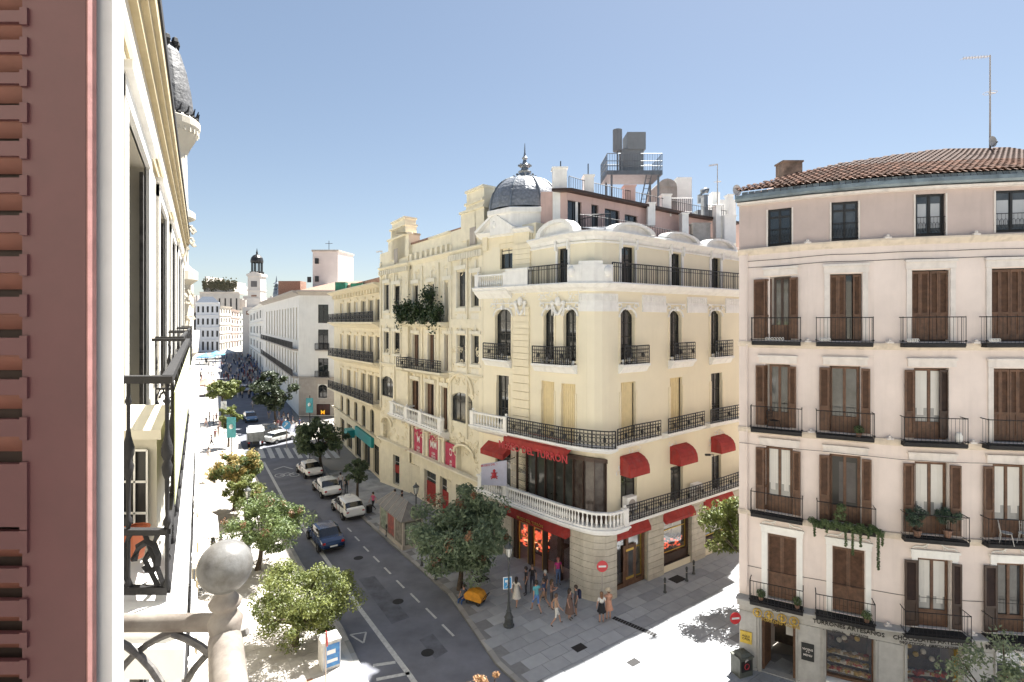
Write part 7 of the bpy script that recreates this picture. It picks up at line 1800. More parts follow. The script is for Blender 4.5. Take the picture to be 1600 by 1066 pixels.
# middle-distance pedestrians
rn = random.Random(31); used_ = set(); cols = [(.45, .43, .42), (.03, .03, .04), (.22, .07, .07), (.08, .12, .25), (.3, .25, .2), (.6, .58, .55), (.12, .1, .1), (.45, .3, .25)]
spots = [(428, 676), (434, 672), (440, 668), (446, 670), (452, 674), (457, 668), (463, 676), (468, 671), (474, 676), (450, 662), (443, 660), (436, 658), (478, 682), (330, 700), (336, 690), (326, 722), (341, 682), (322, 668), (327, 660), (333, 665), (338, 662), (344, 668), (395, 640), (400, 632), (518, 700), (524, 706), (530, 712), (420, 655)]
names = ['white', 'black', 'red', 'navy', 'beige', 'cream', 'dark brown', 'tan']
for i, (x, y) in enumerate(spots):
    ci, cj = rn.randrange(8), rn.randrange(8)
    while (ci, cj) in used_: ci, cj = rn.randrange(8), rn.randrange(8)
    used_.add((ci, cj))
    shade = x > 380
    person('pedestrian in a %s top and %s trousers %s' % (names[ci], names[cj], 'in the shade below the white block' if shade else 'on the sunny far pavement'), x, y, rn.uniform(0, 360), rn.choice(('stand', 'walk')), cols[ci], cols[cj], cols[cj], gp='pedestrians below the white corner block' if shade else 'pedestrians on the sunny far pavement')
# far crowd
mb = MB(); rn = random.Random(77)
for i in range(620):
    Y = rn.uniform(112, 240); t_ = (Y-110)/140; cx_ = lerp(-56, -106, t_)+rn.gauss(0, 6.5+t_*6)
    hgt = rn.uniform(1.5, 1.8); c = Vector((cx_, Y, .1)); k = rn.randrange(6); r_ = .22
    mb.lathe(c, [(.13, 0), (.16, .8)], 5, 6 if rn.random() < .6 else k); mb.lathe(c, [(.18, .78), (r_, 1.2), (.15, hgt-.3), (.06, hgt-.25)], 5, k); mb.sphere(c+Vector((0, 0, hgt-.13)), .12, 5, 3, 7)
tag(mb.build('crowd', [cmat(c) for c in cols[:6]]+[cmat((.04, .05, .08)), skin]), 'dense crowd filling the far shaded end of the street', 'crowd', kind='stuff')

# ================================================================ street furniture
def lamp(label, px, py, topy, group='cast iron street lamps', depth=None, z=.118):
    g = G(px, py, z) if depth is None else Vector(((px-CX)*depth/F, depth, z)); h = (topy-0); Hh = (W(px, topy, g.y).z-z)
    t = thing('street_lamp', label, 'lamp', tuple(g), 0, group)
    k = Hh/4.6; b = mat('lamp_iron', (.045, .05, .052), .5, .1, 4)
    mb = MB(); mb.lathe((0, 0, 0), [(.30, 0), (.30, .08), (.24, .14), (.22, .42), (.26, .48), (.20, .56), (.13, .75), (.15, .82), (.10, .9), (.075, 1.2), (.09, 1.25), (.065, 1.3), (.05, 2.2*k), (.07, 2.25*k), (.05, 2.3*k), (.042, 3.5*k), (.08, 3.55*k), (.05, 3.65*k)], 10); addp(mb, 'post', b, t)
    mb = MB(); z0 = 3.68*k
    for q in range(6):
        a = q*math.pi/3; mb.tube([(.12*math.cos(a), .12*math.sin(a), z0), (.21*math.cos(a), .21*math.sin(a), z0+.5)], .014, 4)
    mb.lathe((0, 0, z0), [(.05, -.05), (.13, 0), (.12, .02)], 6); mb.lathe((0, 0, z0+.5), [(.25, 0), (.24, .04), (.13, .16), (.06, .2), (.05, .27), (.01, .36)], 10); ln = addp(mb, 'lantern', b, t)
    mb = MB(); mb.lathe((0, 0, z0), [(.11, .01), (.19, .5)], 6); addp(mb, 'glass', mat('frosted_glass', (.55, .55, .52), .3, .1, 3), ln)
    return t
lamp('black street lamp with a lantern and small blue sign in front of the corner shop', 795, 978, 843)
lamp('black street lamp among the trees on the sunny pavement', 387, 868, 755)
lamp('black street lamp standing behind the kiosk', 650, 850, 752)
lamp('black street lamp top standing before the sweet shop, mostly below the view', 1552, 1066, 1043, depth=17.2)
g = W(793, 911, 29.75); t = thing('blue_sign', 'small square blue and white sign fixed to the lamp before the corner shop', 'sign', tuple(g), .25)
mb = MB(); mb.box(-.25, .25, -.02, .02, -.33, .33); addp(mb, 'plate', mat('sign_white', (.65, .66, .66), .4, 0), t)
mb = MB(); mb.box(-.21, .21, -.026, -.021, -.29, .29); addp(mb, 'blue_field', mat('sign_blue', (.03, .25, .5), .4, 0), t)
mb = MB(); mb.box(-.14, .05, -.032, -.027, .05, .18); mb.tube([(-.1, -.03, -.2), (.02, -.03, -.05), (.12, -.03, -.2)], .02, 4); mb.sphere((0, -.03, 0), .04, 6, 4); addp(mb, 'pictogram', MATS['sign_white'], t)
# no entry signs
def noentry(label, c, rz, post=None, r_=.3):
    t = thing('no_entry_sign', label, 'road sign', tuple(c), rz, 'red no-entry signs')
    mb = MB(); mb.tube([(0, -.02, 0), (0, .0, 0)], r_, 24); addp(mb, 'disc', mat('sign_red', (.50, .03, .035), .4, 0), t)
    mb = MB(); mb.box(-r_*.68, r_*.68, -.03, -.021, -r_*.16, r_*.16); addp(mb, 'white_bar', MATS['sign_white'], t)
    if post: mb = MB(); mb.tube([(0, .04, .35), (0, .04, -post)], .035, 8); addp(mb, 'post', M['greystone'], t)
    return t
gp_ = G(940, 950, .118); c = W(941, 885, gp_.y); noentry('red no-entry sign on a grey post in front of the banded pier', c, .1, c.z-.1, .33)
c = W(1149, 966, 26.0); noentry('red no-entry sign projecting from the corner of the sweet shop', c, .15, None, .28)
mb = MB(); mb.tube([c+Vector((0, .03, 0)), c+Vector((.25, .3, .0))], .02, 5); tag(mb.build('sign_bracket', M['greystone']), 'short bracket holding the corner no-entry sign on the sweet shop wall', 'bracket')
def plaque(name, px0, px1, py0, py1, m_, lab, cat, txt=None, tm=None, o=.06, size=.1):
    r0, r1 = pf.r(px0, py0), pf.r(px0, py1); mb = MB(); pf.box(mb, px0, px1, r0, r1, .05, o+.05); q = mb.build(name, m_, None, label=lab, cat=cat)
    if txt: a = pf.pt(px0, (r0+r1)/2, o+.06); b = pf.pt(px1, (r0+r1)/2, o+.06); text(txt, size, tm, q, (a+b)/2, b-a, (0, 0, 1), ext=.004)
plaque('yellow_plaque', 1157, 1175, 983, 1001, mat('plaque_yellow', (.60, .42, .06), .5, .1, 5), 'small yellow plaque on the stone wall above the litter bin', 'plaque', 'AQUI\nCASA', M['blk'], size=.14)
plaque('menu_board', 1252, 1272, 1002, 1028, mat('board_black', (.02, .022, .022), .5, .1, 5), 'black framed menu board between the shop door and the first window', 'board', 'VICENS\n* *\nMENU', M['pinktrim'], size=.13)
g = G(1159, 1052, .118); t = thing('litter_bin', 'dark grey-green litter bin at the corner of the sweet shop', 'bin', tuple(g), .35)
mb = MB(); mb.box(-.38, .38, -.3, .3, 0, .85); mb.box(-.42, .42, -.34, .34, .85, .92); mb.lathe((0, 0, .92), [(.42, 0), (.3, .12), (.05, .18)], 4, rot=R(45)); addp(mb, 'body', mat('bin_metal', (.09, .095, .08), .5, .15, 5), t)
mb = MB(); mb.box(-.3, .3, -.31, -.301, .25, .75); pn = addp(mb, 'panel', M['black'], t)
for s_t, z, sz, mm in (('MADRID', .8, .16, 'pinktrim'),): text(s_t, sz, M[mm], t, Vector(t.location)+Matrix.Rotation(.35, 3, 'Z') @ Vector((0, -.32, z)), Matrix.Rotation(.35, 3, 'Z') @ Vector((1, 0, 0)), (0, 0, 1))
c2 = Vector((0, -.33, .5)); mb = MB(); mb.tube([c2+Vector((.13*math.cos(k*.63), 0, .13*math.sin(k*.63))) for k in range(11)], .02, 4); addp(mb, 'red_ring', M['redlet'], pn)
# bollards
for i, (x, y, lb) in enumerate(((1039, 926, 'black bollard nearest the shop entrance in the side street'), (1073, 908, 'black bollard midway along the side street wall'), (1084, 897, 'black bollard closest to the display window pier'), (659, 884, 'small bollard below the kiosk corner'), (681, 906, 'small bollard under the left edge of the big tree crown'), (604, 838, 'small bollard at the far end of the kiosk'))):
    g = G(x, y, .118); t = thing('bollard', lb, 'bollard', tuple(g), 0, 'iron bollards'); mb = MB(); mb.lathe((0, 0, 0), [(.11, 0), (.1, .08), (.065, .12), (.06, .7), (.08, .74), (.085, .82), (.05, .9), (.01, .93)], 10); addp(mb, 'post', MATS['lamp_iron'], t, True)
    mb = MB(); mb.lathe((0, 0, .55), [(.07, 0), (.07, .05)], 10); addp(mb, 'collar', M['greystone'], t)
# kiosk
ka = G(630, 860, .118); kd = Vector((-.56, .83, 0)).normalized(); kn = Vector((.83, .56, 0)).normalized(); ki = thing('kiosk', 'grey-green newspaper kiosk with a hipped metal roof by the kerb', 'kiosk', tuple(ka))
KLn, KWd, KH = 4.6, 1.5, 2.15
def kb(mb, a0, a1, b0, b1, z0, z1, mi=0):
    p = lambda a, b, z: ka+kd*a+kn*b+Vector((0, 0, z)); mb.hexa([p(a0, b0, z0), p(a1, b0, z0), p(a1, b1, z0), p(a0, b1, z0), p(a0, b0, z1), p(a1, b0, z1), p(a1, b1, z1), p(a0, b1, z1)], mi)
km = mat('kiosk_metal', (.14, .145, .12), .5, .15, 3)
mb = MB(); kb(mb, 0, KLn, 0, KWd, 0, KH); mb.build('body', km, ki)
mb = MB()
for a in (0, KLn*.33, KLn*.66, KLn-.12): kb(mb, a-.02, a+.12, -.05, .0, 0, KH)
kb(mb, -.06, KLn+.06, -.07, KWd+.07, 0, .3); kb(mb, -.08, KLn+.08, -.1, KWd+.1, KH-.15, KH); kb(mb, -.06, .0, -.05, .1, 0, KH); kb(mb, -.06, .0, KWd-.1, KWd+.05, 0, KH); mb.build('frame', M['greystone'], ki)
mb = MB(); p = lambda a, b, z: ka+kd*a+kn*b+Vector((0, 0, z)); q = [p(-.3, -.3, KH), p(KLn+.3, -.3, KH), p(KLn+.3, KWd+.3, KH), p(-.3, KWd+.3, KH)]; rd = [p(.9, KWd/2, KH+1.0), p(KLn-.9, KWd/2, KH+1.0)]
mb.add(q+rd, [(0, 1, 5, 4), (1, 2, 5), (2, 3, 4, 5), (3, 0, 4), (0, 3, 2, 1)])
ro = mb.build('roof', mat('kiosk_roof', (.17, .16, .15), .6, .15, 2), ki)
for k in range(7):
    a = -.3+k*(KLn+.6)/6; mb = MB(); t2 = min(max(a, .9), KLn-.9); mb.tube([p(a, -.3, KH+.01), p(t2, KWd/2, KH+1.02)], .025, 4); mb.build('roof_seam', M['greystone'], ro)
pc = [mat('poster_a', (.30, .28, .24), .5, .4, 3, col2=(.06, .05, .05)), mat('poster_b', (.40, .10, .08), .5, .4, 4, col2=(.10, .06, .06)), mat('poster_c', (.32, .38, .30), .5, .3, 4, col2=(.10, .10, .08))]
for k in range(3):
    mb = MB(); kb(mb, .2+k*KLn*.33, KLn*.33*(k+1)-.1, -.03, -.01, .4, KH-.3); mb.build('poster', pc[k], ki)
mb = MB(); kb(mb, -.04, -.02, .2, KWd-.2, .4, KH-.3); ps = mb.build('poster', MATS['poster_c'], ki)
for k, w_ in enumerate(('ESTA', 'ES LA', 'CALLE')): text(w_, .3, M['white'], ki, p(-.05, KWd/2, 1.5-k*.36), kn, (0, 0, 1))
# utility box with blue poster, and sign seen edge-on
g = G(517, 1038, .12); t = thing('recycling_bin', 'white street container with a bright blue poster under the dense tree', 'container', tuple(g), .6)
mb = MB(); mb.box(-.5, .35, -.4, .4, 0, 1.3); mb.box(-.54, .39, -.44, .44, 1.3, 1.38); addp(mb, 'body', mat('bin_white', (.5, .5, .48), .6, .15, 4), t)
mb = MB(); mb.box(.35, .37, -.36, .36, .15, 1.2); mb.box(-.4, .3, -.42, -.401, .15, 1.2); pp = addp(mb, 'poster', mat('poster_blue', (.02, .10, .32), .4, .4, 5, col2=(.05, .25, .5)), t)
mb = MB(); mb.box(-.3, .1, -.43, -.421, .75, .95); mb.box(-.3, .2, -.43, -.421, .35, .5); addp(mb, 'pale_print', MATS['sign_white'], pp)
g = G(509, 1072, .12); t = thing('pole_sign', 'thin pole with a red-rimmed round sign beside the white container', 'road sign', tuple(g), 2.05)
mb = MB(); mb.tube([(0, 0, 0), (0, 0, 2.45)], .03, 6); addp(mb, 'post', M['greystone'], t)
mb = MB(); mb.tube([(0, -.05, 2.15), (0, -.035, 2.15)], .33, 20); addp(mb, 'red_disc', MATS['sign_red'], t); mb = MB(); mb.tube([(0, -.056, 2.15), (0, -.051, 2.15)], .24, 20); addp(mb, 'white_disc', MATS['sign_white'], t)
# pole banners and blue arrow sign
for (x, yt, yb, gy, lab, w_) in ((362, 652, 684, 745, 'turquoise banner on a pole at the sunny side of the crossing', 14), (484, 622, 645, 720, 'pale blue banner on a pole before the white corner block', 11), (350, 627, 640, 700, 'small white banner on a pole by the light green tree', 9)):
    g = G(x, gy, .1); Y = g.y; a, b = W(x-w_/2, yb, Y), W(x+w_/2, yt, Y); t = thing('pole_banner', lab, 'banner', tuple(g), 0, 'banners on poles')
    mb = MB(); mb.tube([(0, 0, 0), (0, 0, b.z+.2)], .05, 6); addp(mb, 'post', M['iron'], t)
    mb = MB(); mb.box(a.x-g.x, b.x-g.x, -.09, -.06, a.z-.1, b.z-.1); bn = addp(mb, 'cloth', mat('banner_turquoise', (.06, .30, .36), .6, .1, 2) if x != 350 else MATS['sign_white'], t)
    mb = MB(); mb.sphere((0, -.1, (a.z+b.z)/2), (b.x-a.x)*.22, 8, 6, sz=1.3); addp(mb, 'emblem', MATS['sign_white'], bn)
g = G(448, 702, .0); t = thing('arrow_sign', 'round blue arrow sign on a thin post at the crossing', 'road sign', tuple(g)); c = W(448, 664, g.y).z
mb = MB(); mb.tube([(0, 0, 0), (0, 0, c+.4)], .05, 6); addp(mb, 'post', M['greystone'], t); mb = MB(); mb.tube([(0, -.1, c), (0, -.06, c)], .55, 16); addp(mb, 'disc', MATS['sign_blue'], t)
mb = MB(); mb.beam((-.3, -.12, c-.25), (.2, -.12, c+.25), .05, .1); mb.beam((.2, -.12, c+.25), (-.1, -.12, c+.25), .05, .08); addp(mb, 'arrow', MATS['sign_white'], t)
# hanging shop sign with red emblem
t = thing('shop_sign', 'white rectangular sign with red emblem projecting above the stone balustrade', 'sign', tuple(W(772, 740, 36.5)), .12); k = 36.5/F
mb = MB(); mb.hexa([(-20*k, -.04, -17*k), (20*k, -.04, -20*k), (20*k, .04, -20*k), (-20*k, .04, -17*k), (-20*k, -.04, 15*k), (20*k, -.04, 20*k), (20*k, .04, 20*k), (-20*k, .04, 15*k)]); bd = addp(mb, 'board', mat('sign_lavender', (.50, .49, .58), .5, .05, 4), t)
mb = MB(); mb.sphere((0, -.05, -.1), .16, 8, 6, sz=1.4); mb.sphere((0, -.05, .2), .1, 8, 6); mb.tube([(-.2, -.06, -.35), (0, -.06, -.1), (.2, -.06, -.35)], .04, 5); mb.tube([(-.22, -.06, .05), (.22, -.06, .05)], .035, 5); mb.tube([(-.25, -.06, -.2), (.25, -.06, -.2)], .03, 5); addp(mb, 'red_emblem', M['redlet'], bd)
rm = Matrix.Rotation(.12, 3, 'Z'); text('MUSEO DEL TURRÓN', .19, M['redlet'], t, Vector(t.location)+rm @ Vector((0, -.06, 14.5*k)), rm @ Vector((1, 0, .06)), (0, 0, 1))
mb = MB(); mb.tube([(21*k, 0, 20*k), (34*k, .4, 22*k)], .03, 5); mb.tube([(20*k, 0, -20*k), (20*k, 0, 24*k)], .03, 5); addp(mb, 'bracket', M['iron'], t)
# rooftop tank platform
c0_ = W(987, 285, 45.0); t = thing('water_tank_tower', 'grey metal tank platform with railings on legs above the museum roof', 'tank', (c0_.x, 45, 25)); k = 45/F
gz = mat('galvanised', (.13, .15, .17), .5, .15, 3, metal=.3); zb_ = ZC+(HY-281)*k-25; zt_ = ZC+(HY-250)*k-25
mb = MB(); mb.box(-2.3, 2.1, -1.6, 1.6, zb_, zb_+.35); addp(mb, 'platform', gz, t)
mb = MB()
for x in (-1.9, 1.85):
    for y in (-1.3, 1.3): mb.tube([(x, y, 0), (x, y, zb_)], .09, 6)
mb.tube([(.2, -1.3, 0), (.9, -1.3, zb_)], .05, 5); mb.tube([(.6, -1.3, 0), (1.3, -1.3, zb_)], .05, 5)
for i in range(8): mb.tube([(.25+i*.085, -1.3, .2+i*zb_/8), (.65+i*.085, -1.3, .2+i*zb_/8)], .025, 4)
addp(mb, 'legs', gz, t)
mb = MB()
for z_ in (zb_+.7, zb_+1.1, zt_+.05):
    mb.tube([(-2.3, -1.6, z_), (2.1, -1.6, z_), (2.1, 1.6, z_), (-2.3, 1.6, z_), (-2.3, -1.6, z_)], .03, 4)
for i in range(23):
    x = -2.3+i*.2; mb.tube([(x, -1.6, zb_), (x, -1.6, zt_+.05)], .014, 4, cap=False); mb.tube([(x, 1.6, zb_), (x, 1.6, zt_+.05)], .014, 4, cap=False)
for i in range(17): y = -1.6+i*.2; mb.tube([(2.1, y, zb_), (2.1, y, zt_+.05)], .014, 4, cap=False); mb.tube([(-2.3, y, zb_), (-2.3, y, zt_+.05)], .014, 4, cap=False)
addp(mb, 'railing', gz, t)
z1_ = ZC+(HY-212)*k-25; z2_ = ZC+(HY-229)*k-25
mb = MB(); mb.box(-.9, .8, -.8, .9, zb_+.35, z2_-.4); mb.box(-.55, .95, -.9, 1.0, z2_-.5, z1_); addp(mb, 'tank_housing', mat('tank_grey', (.17, .185, .20), .6, .1, 1), t)
mb = MB(); mb.tube([(-1.35, -.9, ZC+(HY-242)*k-25), (-1.35, -.9, ZC+(HY-209)*k-25)], .38, 12); mb.tube([(-1.35, -.9, zb_+.3), (-1.35, -.9, z2_)], .07, 5); mb.tube([(-1.1, -.9, zb_+.3), (-1.1, -.9, z2_-.5)], .07, 5); addp(mb, 'antenna_drum', mat('drum_grey', (.13, .14, .155), .6, .1, 1), t)
# rooftop rooms on the right of the museum
mb = MB(); q = lambda x0, x1, y0, y1, Y, D, mi=0: mb.box(W(x0, 0, Y).x, W(x1, 0, Y).x, Y, Y+D, W(0, y1, Y).z, W(0, y0, Y).z, mi)
q(1058, 1081, 277, 345, 47, 4, 0); q(1028, 1058, 292, 345, 46, 4, 1); q(1080, 1150, 345, 400, 47, 6, 0); q(1125, 1150, 312, 350, 49, 3, 0); q(1113, 1125, 300, 345, 50, 1, 0); q(1090, 1118, 328, 350, 47.5, 2, 2)
n = 8; a, b = W(1028, 292, 45.9), W(1058, 292, 45.9); mm_ = (a+b)/2; rr_2 = (b.x-a.x)/2
for kk in range(n):
    t0, t1 = math.pi*kk/n, math.pi*(kk+1)/n; mb.hexa([(mm_.x-rr_2*math.cos(t0), 45.9, a.z), (mm_.x-rr_2*math.cos(t1), 45.9, a.z), (mm_.x-rr_2*math.cos(t1), 50, a.z), (mm_.x-rr_2*math.cos(t0), 50, a.z), (mm_.x-rr_2*math.cos(t0), 45.9, a.z+.7*math.sin(t0)), (mm_.x-rr_2*math.cos(t1), 45.9, a.z+.7*math.sin(t1)), (mm_.x-rr_2*math.cos(t1), 50, a.z+.7*math.sin(t1)), (mm_.x-rr_2*math.cos(t0), 50, a.z+.7*math.sin(t0))], 1)
mb.build('roof_room', [M['white'], M['concrete'], MATS['tank_grey']], museum)
for (x0, x1, y0, y1, Y, m_q) in ((1012, 1024, 318, 352, 40.2, 'white'), (1066, 1076, 334, 372, 41.6, 'white'), (1083, 1110, 350, 378, 42.0, 'concrete'), (1119, 1127, 322, 372, 44, 'white'), (1132, 1150, 338, 380, 43.5, 'white'), (1138, 1146, 305, 345, 46.5, 'white'), (899, 903, 300, 350, 36.9, 'white'), (1100, 1106, 306, 345, 46, 'zinc')):
    mb = MB(); a, b = W(x0, y1, Y), W(x1, y0, Y); mb.box(a.x, b.x, Y, Y+.8, a.z, b.z); mb.box(a.x-.06, b.x+.06, Y-.06, Y+.86, b.z, b.z+.09); mb.build('roof_chimney', M[m_q], museum)
mb = MB()
for (x0, x1, y0, y1, Y) in ((1048, 1082, 310, 332, 44.5), (1104, 1130, 320, 342, 46)):
    a, b = W(x0, y1, Y), W(x1, y1, Y); hh = W(x0, y0, Y).z-a.z
    for z_ in (.05, hh): mb.tube([a+Vector((0, 0, z_)), b+Vector((0, 0, z_))], .03, 4)
    for i in range(12): p_ = a.lerp(b, i/11); mb.tube([p_, p_+Vector((0, 0, hh))], .018, 4, cap=False)
mb.build('roof_railing', M['iron'], museum)
c = W(1094, 318, 47.4); mb = MB(); mb.tube([c, c+Vector((0, 0, .7)), c+Vector((.15, 0, 1.0)), c+Vector((.45, 0, 1.15)), c+Vector((.7, 0, 1.1))], .24, 10); mb.build('vent_duct', M['zinc'], museum, smooth=True)
# aerials and dishes
def dish(label, px, py, Y, r_, rz):
    c = W(px, py, Y); t = thing('satellite_dish', label, 'satellite dish', tuple(c), rz, 'satellite dishes'); mb = MB(); n = 14
    mb.lathe((0, 0, 0), [(r_*k_/4, .25*r_*(k_/4)**2) for k_ in range(5)], n); 
    for i, v in enumerate(mb.v): mb.v[i] = (v[0], -v[2], v[1])
    addp(mb, 'reflector', mat('dish_grey', (.33, .33, .33), .5, .1, 3), t, True)
    mb = MB(); mb.tube([(0, 0, -r_*.9), (0, -r_*.9, -.1)], .015, 4); mb.sphere((0, -r_*.9, -.08), .05, 6, 4); mb.tube([(0, .05, 0), (0, .05, -r_*2)], .03, 5); addp(mb, 'arm', M['iron'], t)
dish('round grey dish at the foot of the tall aerial mast', 1549, 222, 29.2, .30, .25); dish('grey dish on the museum roof at the pink building corner', 1150, 298, 40, .42, .4)
def aerial(label, px, yt, yb, Y, yag, name='tv_aerial', lean=0):
    c = W(px, yb, Y); h = W(px, yt, Y).z-c.z; t = thing(name, label, 'antenna', tuple(c)); mb = MB(); mb.tube([(0, 0, 0), (0, 0, h*.6), (0, 0, h)], [.05, .035, .03], 6); addp(mb, 'mast', M['greystone'], t)
    mb = MB(); z_ = h*.985; mb.tube([(-yag, 0, z_-.1), (.05, 0, z_)], .018, 4)
    for i in range(9): x = -yag+i*yag/9; mb.tube([(x, -.2, z_-.1+.1*i/9), (x, .2, z_-.1+.1*i/9)], .012, 4); mb.tube([(x, 0, z_-.2+.1*i/9), (x, 0, z_+.0+.1*i/9)], .012, 4)
    addp(mb, 'yagi_arm', M['greystone'], t)
    mb = MB(); z_ = h*.62; mb.tube([(.3*math.cos(a), .3*math.sin(a), z_) for a in [j*math.pi/5 for j in range(11)]], .012, 4); mb.tube([(-.1, 0, z_), (.3, 0, z_)], .03, 4); addp(mb, 'loop_dipole', M['greystone'], t)
    return t
aerial('tall aerial mast with a long boom on the tiled roof of the pink building', 1547, 86, 242, 29.4, 1.45)
aerial('thin television aerial on the museum roof', 1121, 256, 330, 46, .7)
aerial('small aerial pole on the eave of the ornate building', 597, 392, 425, 57, .6)
for i, (x, yt, yb, Y, lb) in enumerate(((876, 252, 264, 37, 'first thin iron rod on the roof piers beside the dome'), (919, 256, 276, 38, 'second thin iron rod on the roof piers'))):
    c = W(x, yb, Y); mb = MB(); mb.tube([c, c+Vector((0, 0, (yb-yt)*Y/F))], .04, 5); tag(mb.build('lightning_rod', M['iron']), lb, 'rod')
# market tents and parasols in the far square
rn = random.Random(6)
for i, (x, y, c_, lb) in enumerate(((322, 556, (.10, .35, .62), 'bright blue tent roof in the far square, leftmost'), (338, 552, (.12, .38, .60), 'pale blue tent roof in the far square beside the crowd'), (355, 548, (.5, .52, .55), 'grey-white tent roof in the far square'), (330, 582, (.68, .67, .64), 'wide white parasol on the sunny side before the square'), (322, 606, (.35, .22, .16), 'brown café parasol at the edge of the sunny pavement'))):
    g = G(x, y+12, .1); t = thing('tent', lb, 'tent', tuple(g)); s_ = 3.2 if i < 3 else 2.6
    mb = MB(); mb.lathe((0, 0, 2.5), [(s_, 0), (s_*.5, .6), (.05, 1.3)], 8); mb.lathe((0, 0, 2.2), [(s_, 0), (s_, .3)], 8); addp(mb, 'canopy', mat('tent_%d' % i, c_, .7, .05, 1), t)
    mb = MB()
    for a in range(4): mb.tube([(s_*.9*math.cos(a*1.57+.4), s_*.9*math.sin(a*1.57+.4), 0), (s_*.9*math.cos(a*1.57+.4), s_*.9*math.sin(a*1.57+.4), 2.6)], .06, 4)
    addp(mb, 'poles', M['iron'], t)
# dark rubbish bins/motor scooters by the sunny pavement wall
for i, (x, y, lb) in enumerate(((333, 868, 'dark covered scooter standing left of its twin on the sunny pavement'), (345, 862, 'dark covered scooter standing nearer the tree on the sunny pavement'))):
    g = G(x, y, .112); t = thing('scooter', lb, 'scooter', tuple(g), 2.1, 'parked scooters'); mb = MB()
    mb.tube([(-.7, 0, .75), (-.35, 0, .82), (0, 0, .6), (.35, 0, .62), (.6, 0, 1.0)], [.1, .2, .16, .14, .12], 8); addp(mb, 'body', M['black'], t, True)
    for xx in (-.6, .65): mb = MB(); mb.tube([(xx, -.06, .27), (xx, .06, .27)], .27, 14); addp(mb, 'wheel', tyre, t)
    mb = MB(); mb.tube([(.6, -.32, 1.05), (.6, .32, 1.05)], .025, 5); mb.tube([(.7, 0, .3), (.6, 0, 1.05)], .04, 5); addp(mb, 'handlebar', M['iron'], t); mb = MB(); mb.tube([(-.5, 0, .87), (.0, 0, .82)], .12, 8); addp(mb, 'seat', M['wooddark'], t)
# wall lamps over the side street balcony
for i, (x, y0, y1, lb) in enumerate(((1047, 728, 775, 'thin black lamp post between the first and second red side awnings'), (1100, 706, 750, 'thin black lamp post between the second and third red side awnings'))):
    a = yf.pt(x, yf.r(x, y1), .78); h = (y1-y0)*a.y/F; t = thing('balcony_lamp', lb, 'lamp', tuple(a), 0, 'balcony lamps over the side street'); mb = MB(); mb.tube([(0, 0, 0), (0, 0, h)], .025, 5); mb.tube([(0, 0, h), (-.35, 0, h)], .02, 4); addp(mb, 'pole', M['iron'], t)
    mb = MB(); mb.box(-.6, -.25, -.08, .08, h-.08, h+.04); addp(mb, 'lamp_head', M['iron'], t)
# white condensers on the museum balcony
for (x, y, lb) in ((976, 778, 'white air-conditioning unit under the first red dome awning'), (1080, 756, 'white box unit on the balcony between the side awnings')):
    a = yf.pt(x, yf.r(x, y+16), .4); t = thing('condenser_unit', lb, 'air conditioner', tuple(a), .63); mb = MB(); mb.box(-.42, .42, -.2, .2, 0, .85); addp(mb, 'casing', M['white'], t); mb = MB(); mb.tube([(0, -.21, .42), (0, -.2, .42)], .3, 14); addp(mb, 'fan_grille', M['greystone'], t)
# plants, pots, chairs on the pink building balconies
def leafy(name, lab, cat, pts, lm_, n, size, seed, kind=None, group=None, parent=None):
    rn_ = random.Random(seed); mb = MB()
    for (c, r_, w_) in pts: leaf_cloud(mb, c, r_, int(n*w_), size, rn_, .9)
    return mb.build(name, lm_, parent, label=lab, cat=cat, kind=kind, group=group)
Lp = leafmat('leaf_pot', (.05, .085, .03), (.15, .20, .08), .2)
P3 = lambda x, y, o, k: pf.pt(x, pf.r(x, y), o)
tag(leafy('window_box_plants', None, None, [(P3(x, 806+(i % 3)*3+(x-1268)*.13, .6, 3), .18, 1) for i, x in enumerate(range(1268, 1376, 6))]+[(P3(1310, 798, .6, 3), .26, 1.2), (P3(1312, 786, .6, 3), .2, 1)]+[(P3(x, y0+q*3.2, .68, 3), .055, .13) for x, y0, n_q in ((1272, 812, 6), (1290, 816, 3), (1318, 818, 9), (1328, 818, 13), (1340, 822, 8), (1352, 822, 4), (1366, 824, 18), (1372, 826, 6)) for q in range(n_q)], Lp, 170, .05, 1), 'trailing green plants spilling over one balcony of the pink building', 'plants', kind='stuff')
for i, (x, y, yp, lb) in enumerate(((1429, 797, 829, 'left'), (1475, 797, 831, 'right'))):
    c = pf.pt(x, 3.985 if 0 else pf.r(x, 836), .25); lbs = ('round dark green shrub in a terracotta pot, beside the balcony edge under the net curtains', 'dark green shrub in a terracotta pot near the open right-hand shutter')
    t = thing('potted_shrub', lbs[i], 'potted plant', tuple(c), 0, 'two potted shrubs on the pink balcony')
    mb = MB(); mb.lathe((0, 0, 0), [(.11, 0), (.16, .25), (.18, .26), (.18, .31), (.13, .31)], 12); addp(mb, 'pot', M['terracotta'], t, False)
    mb = MB(); mb.tube([(0, 0, .25), (.02, 0, .6)], .02, 5); rn_ = random.Random(i); mb2 = MB(); addp(mb, 'stem', M['bark'], t)
    for q in range(12): leaf_cloud(mb2, Vector((rn_.uniform(-.33, .33), rn_.uniform(-.2, .2), .85+rn_.uniform(-.25, .3))), .17, 120, .045, rn_, .9)
    addp(mb2, 'foliage', leafmat('leaf_shrub', (.03, .055, .035), (.08, .13, .08), .15), t)
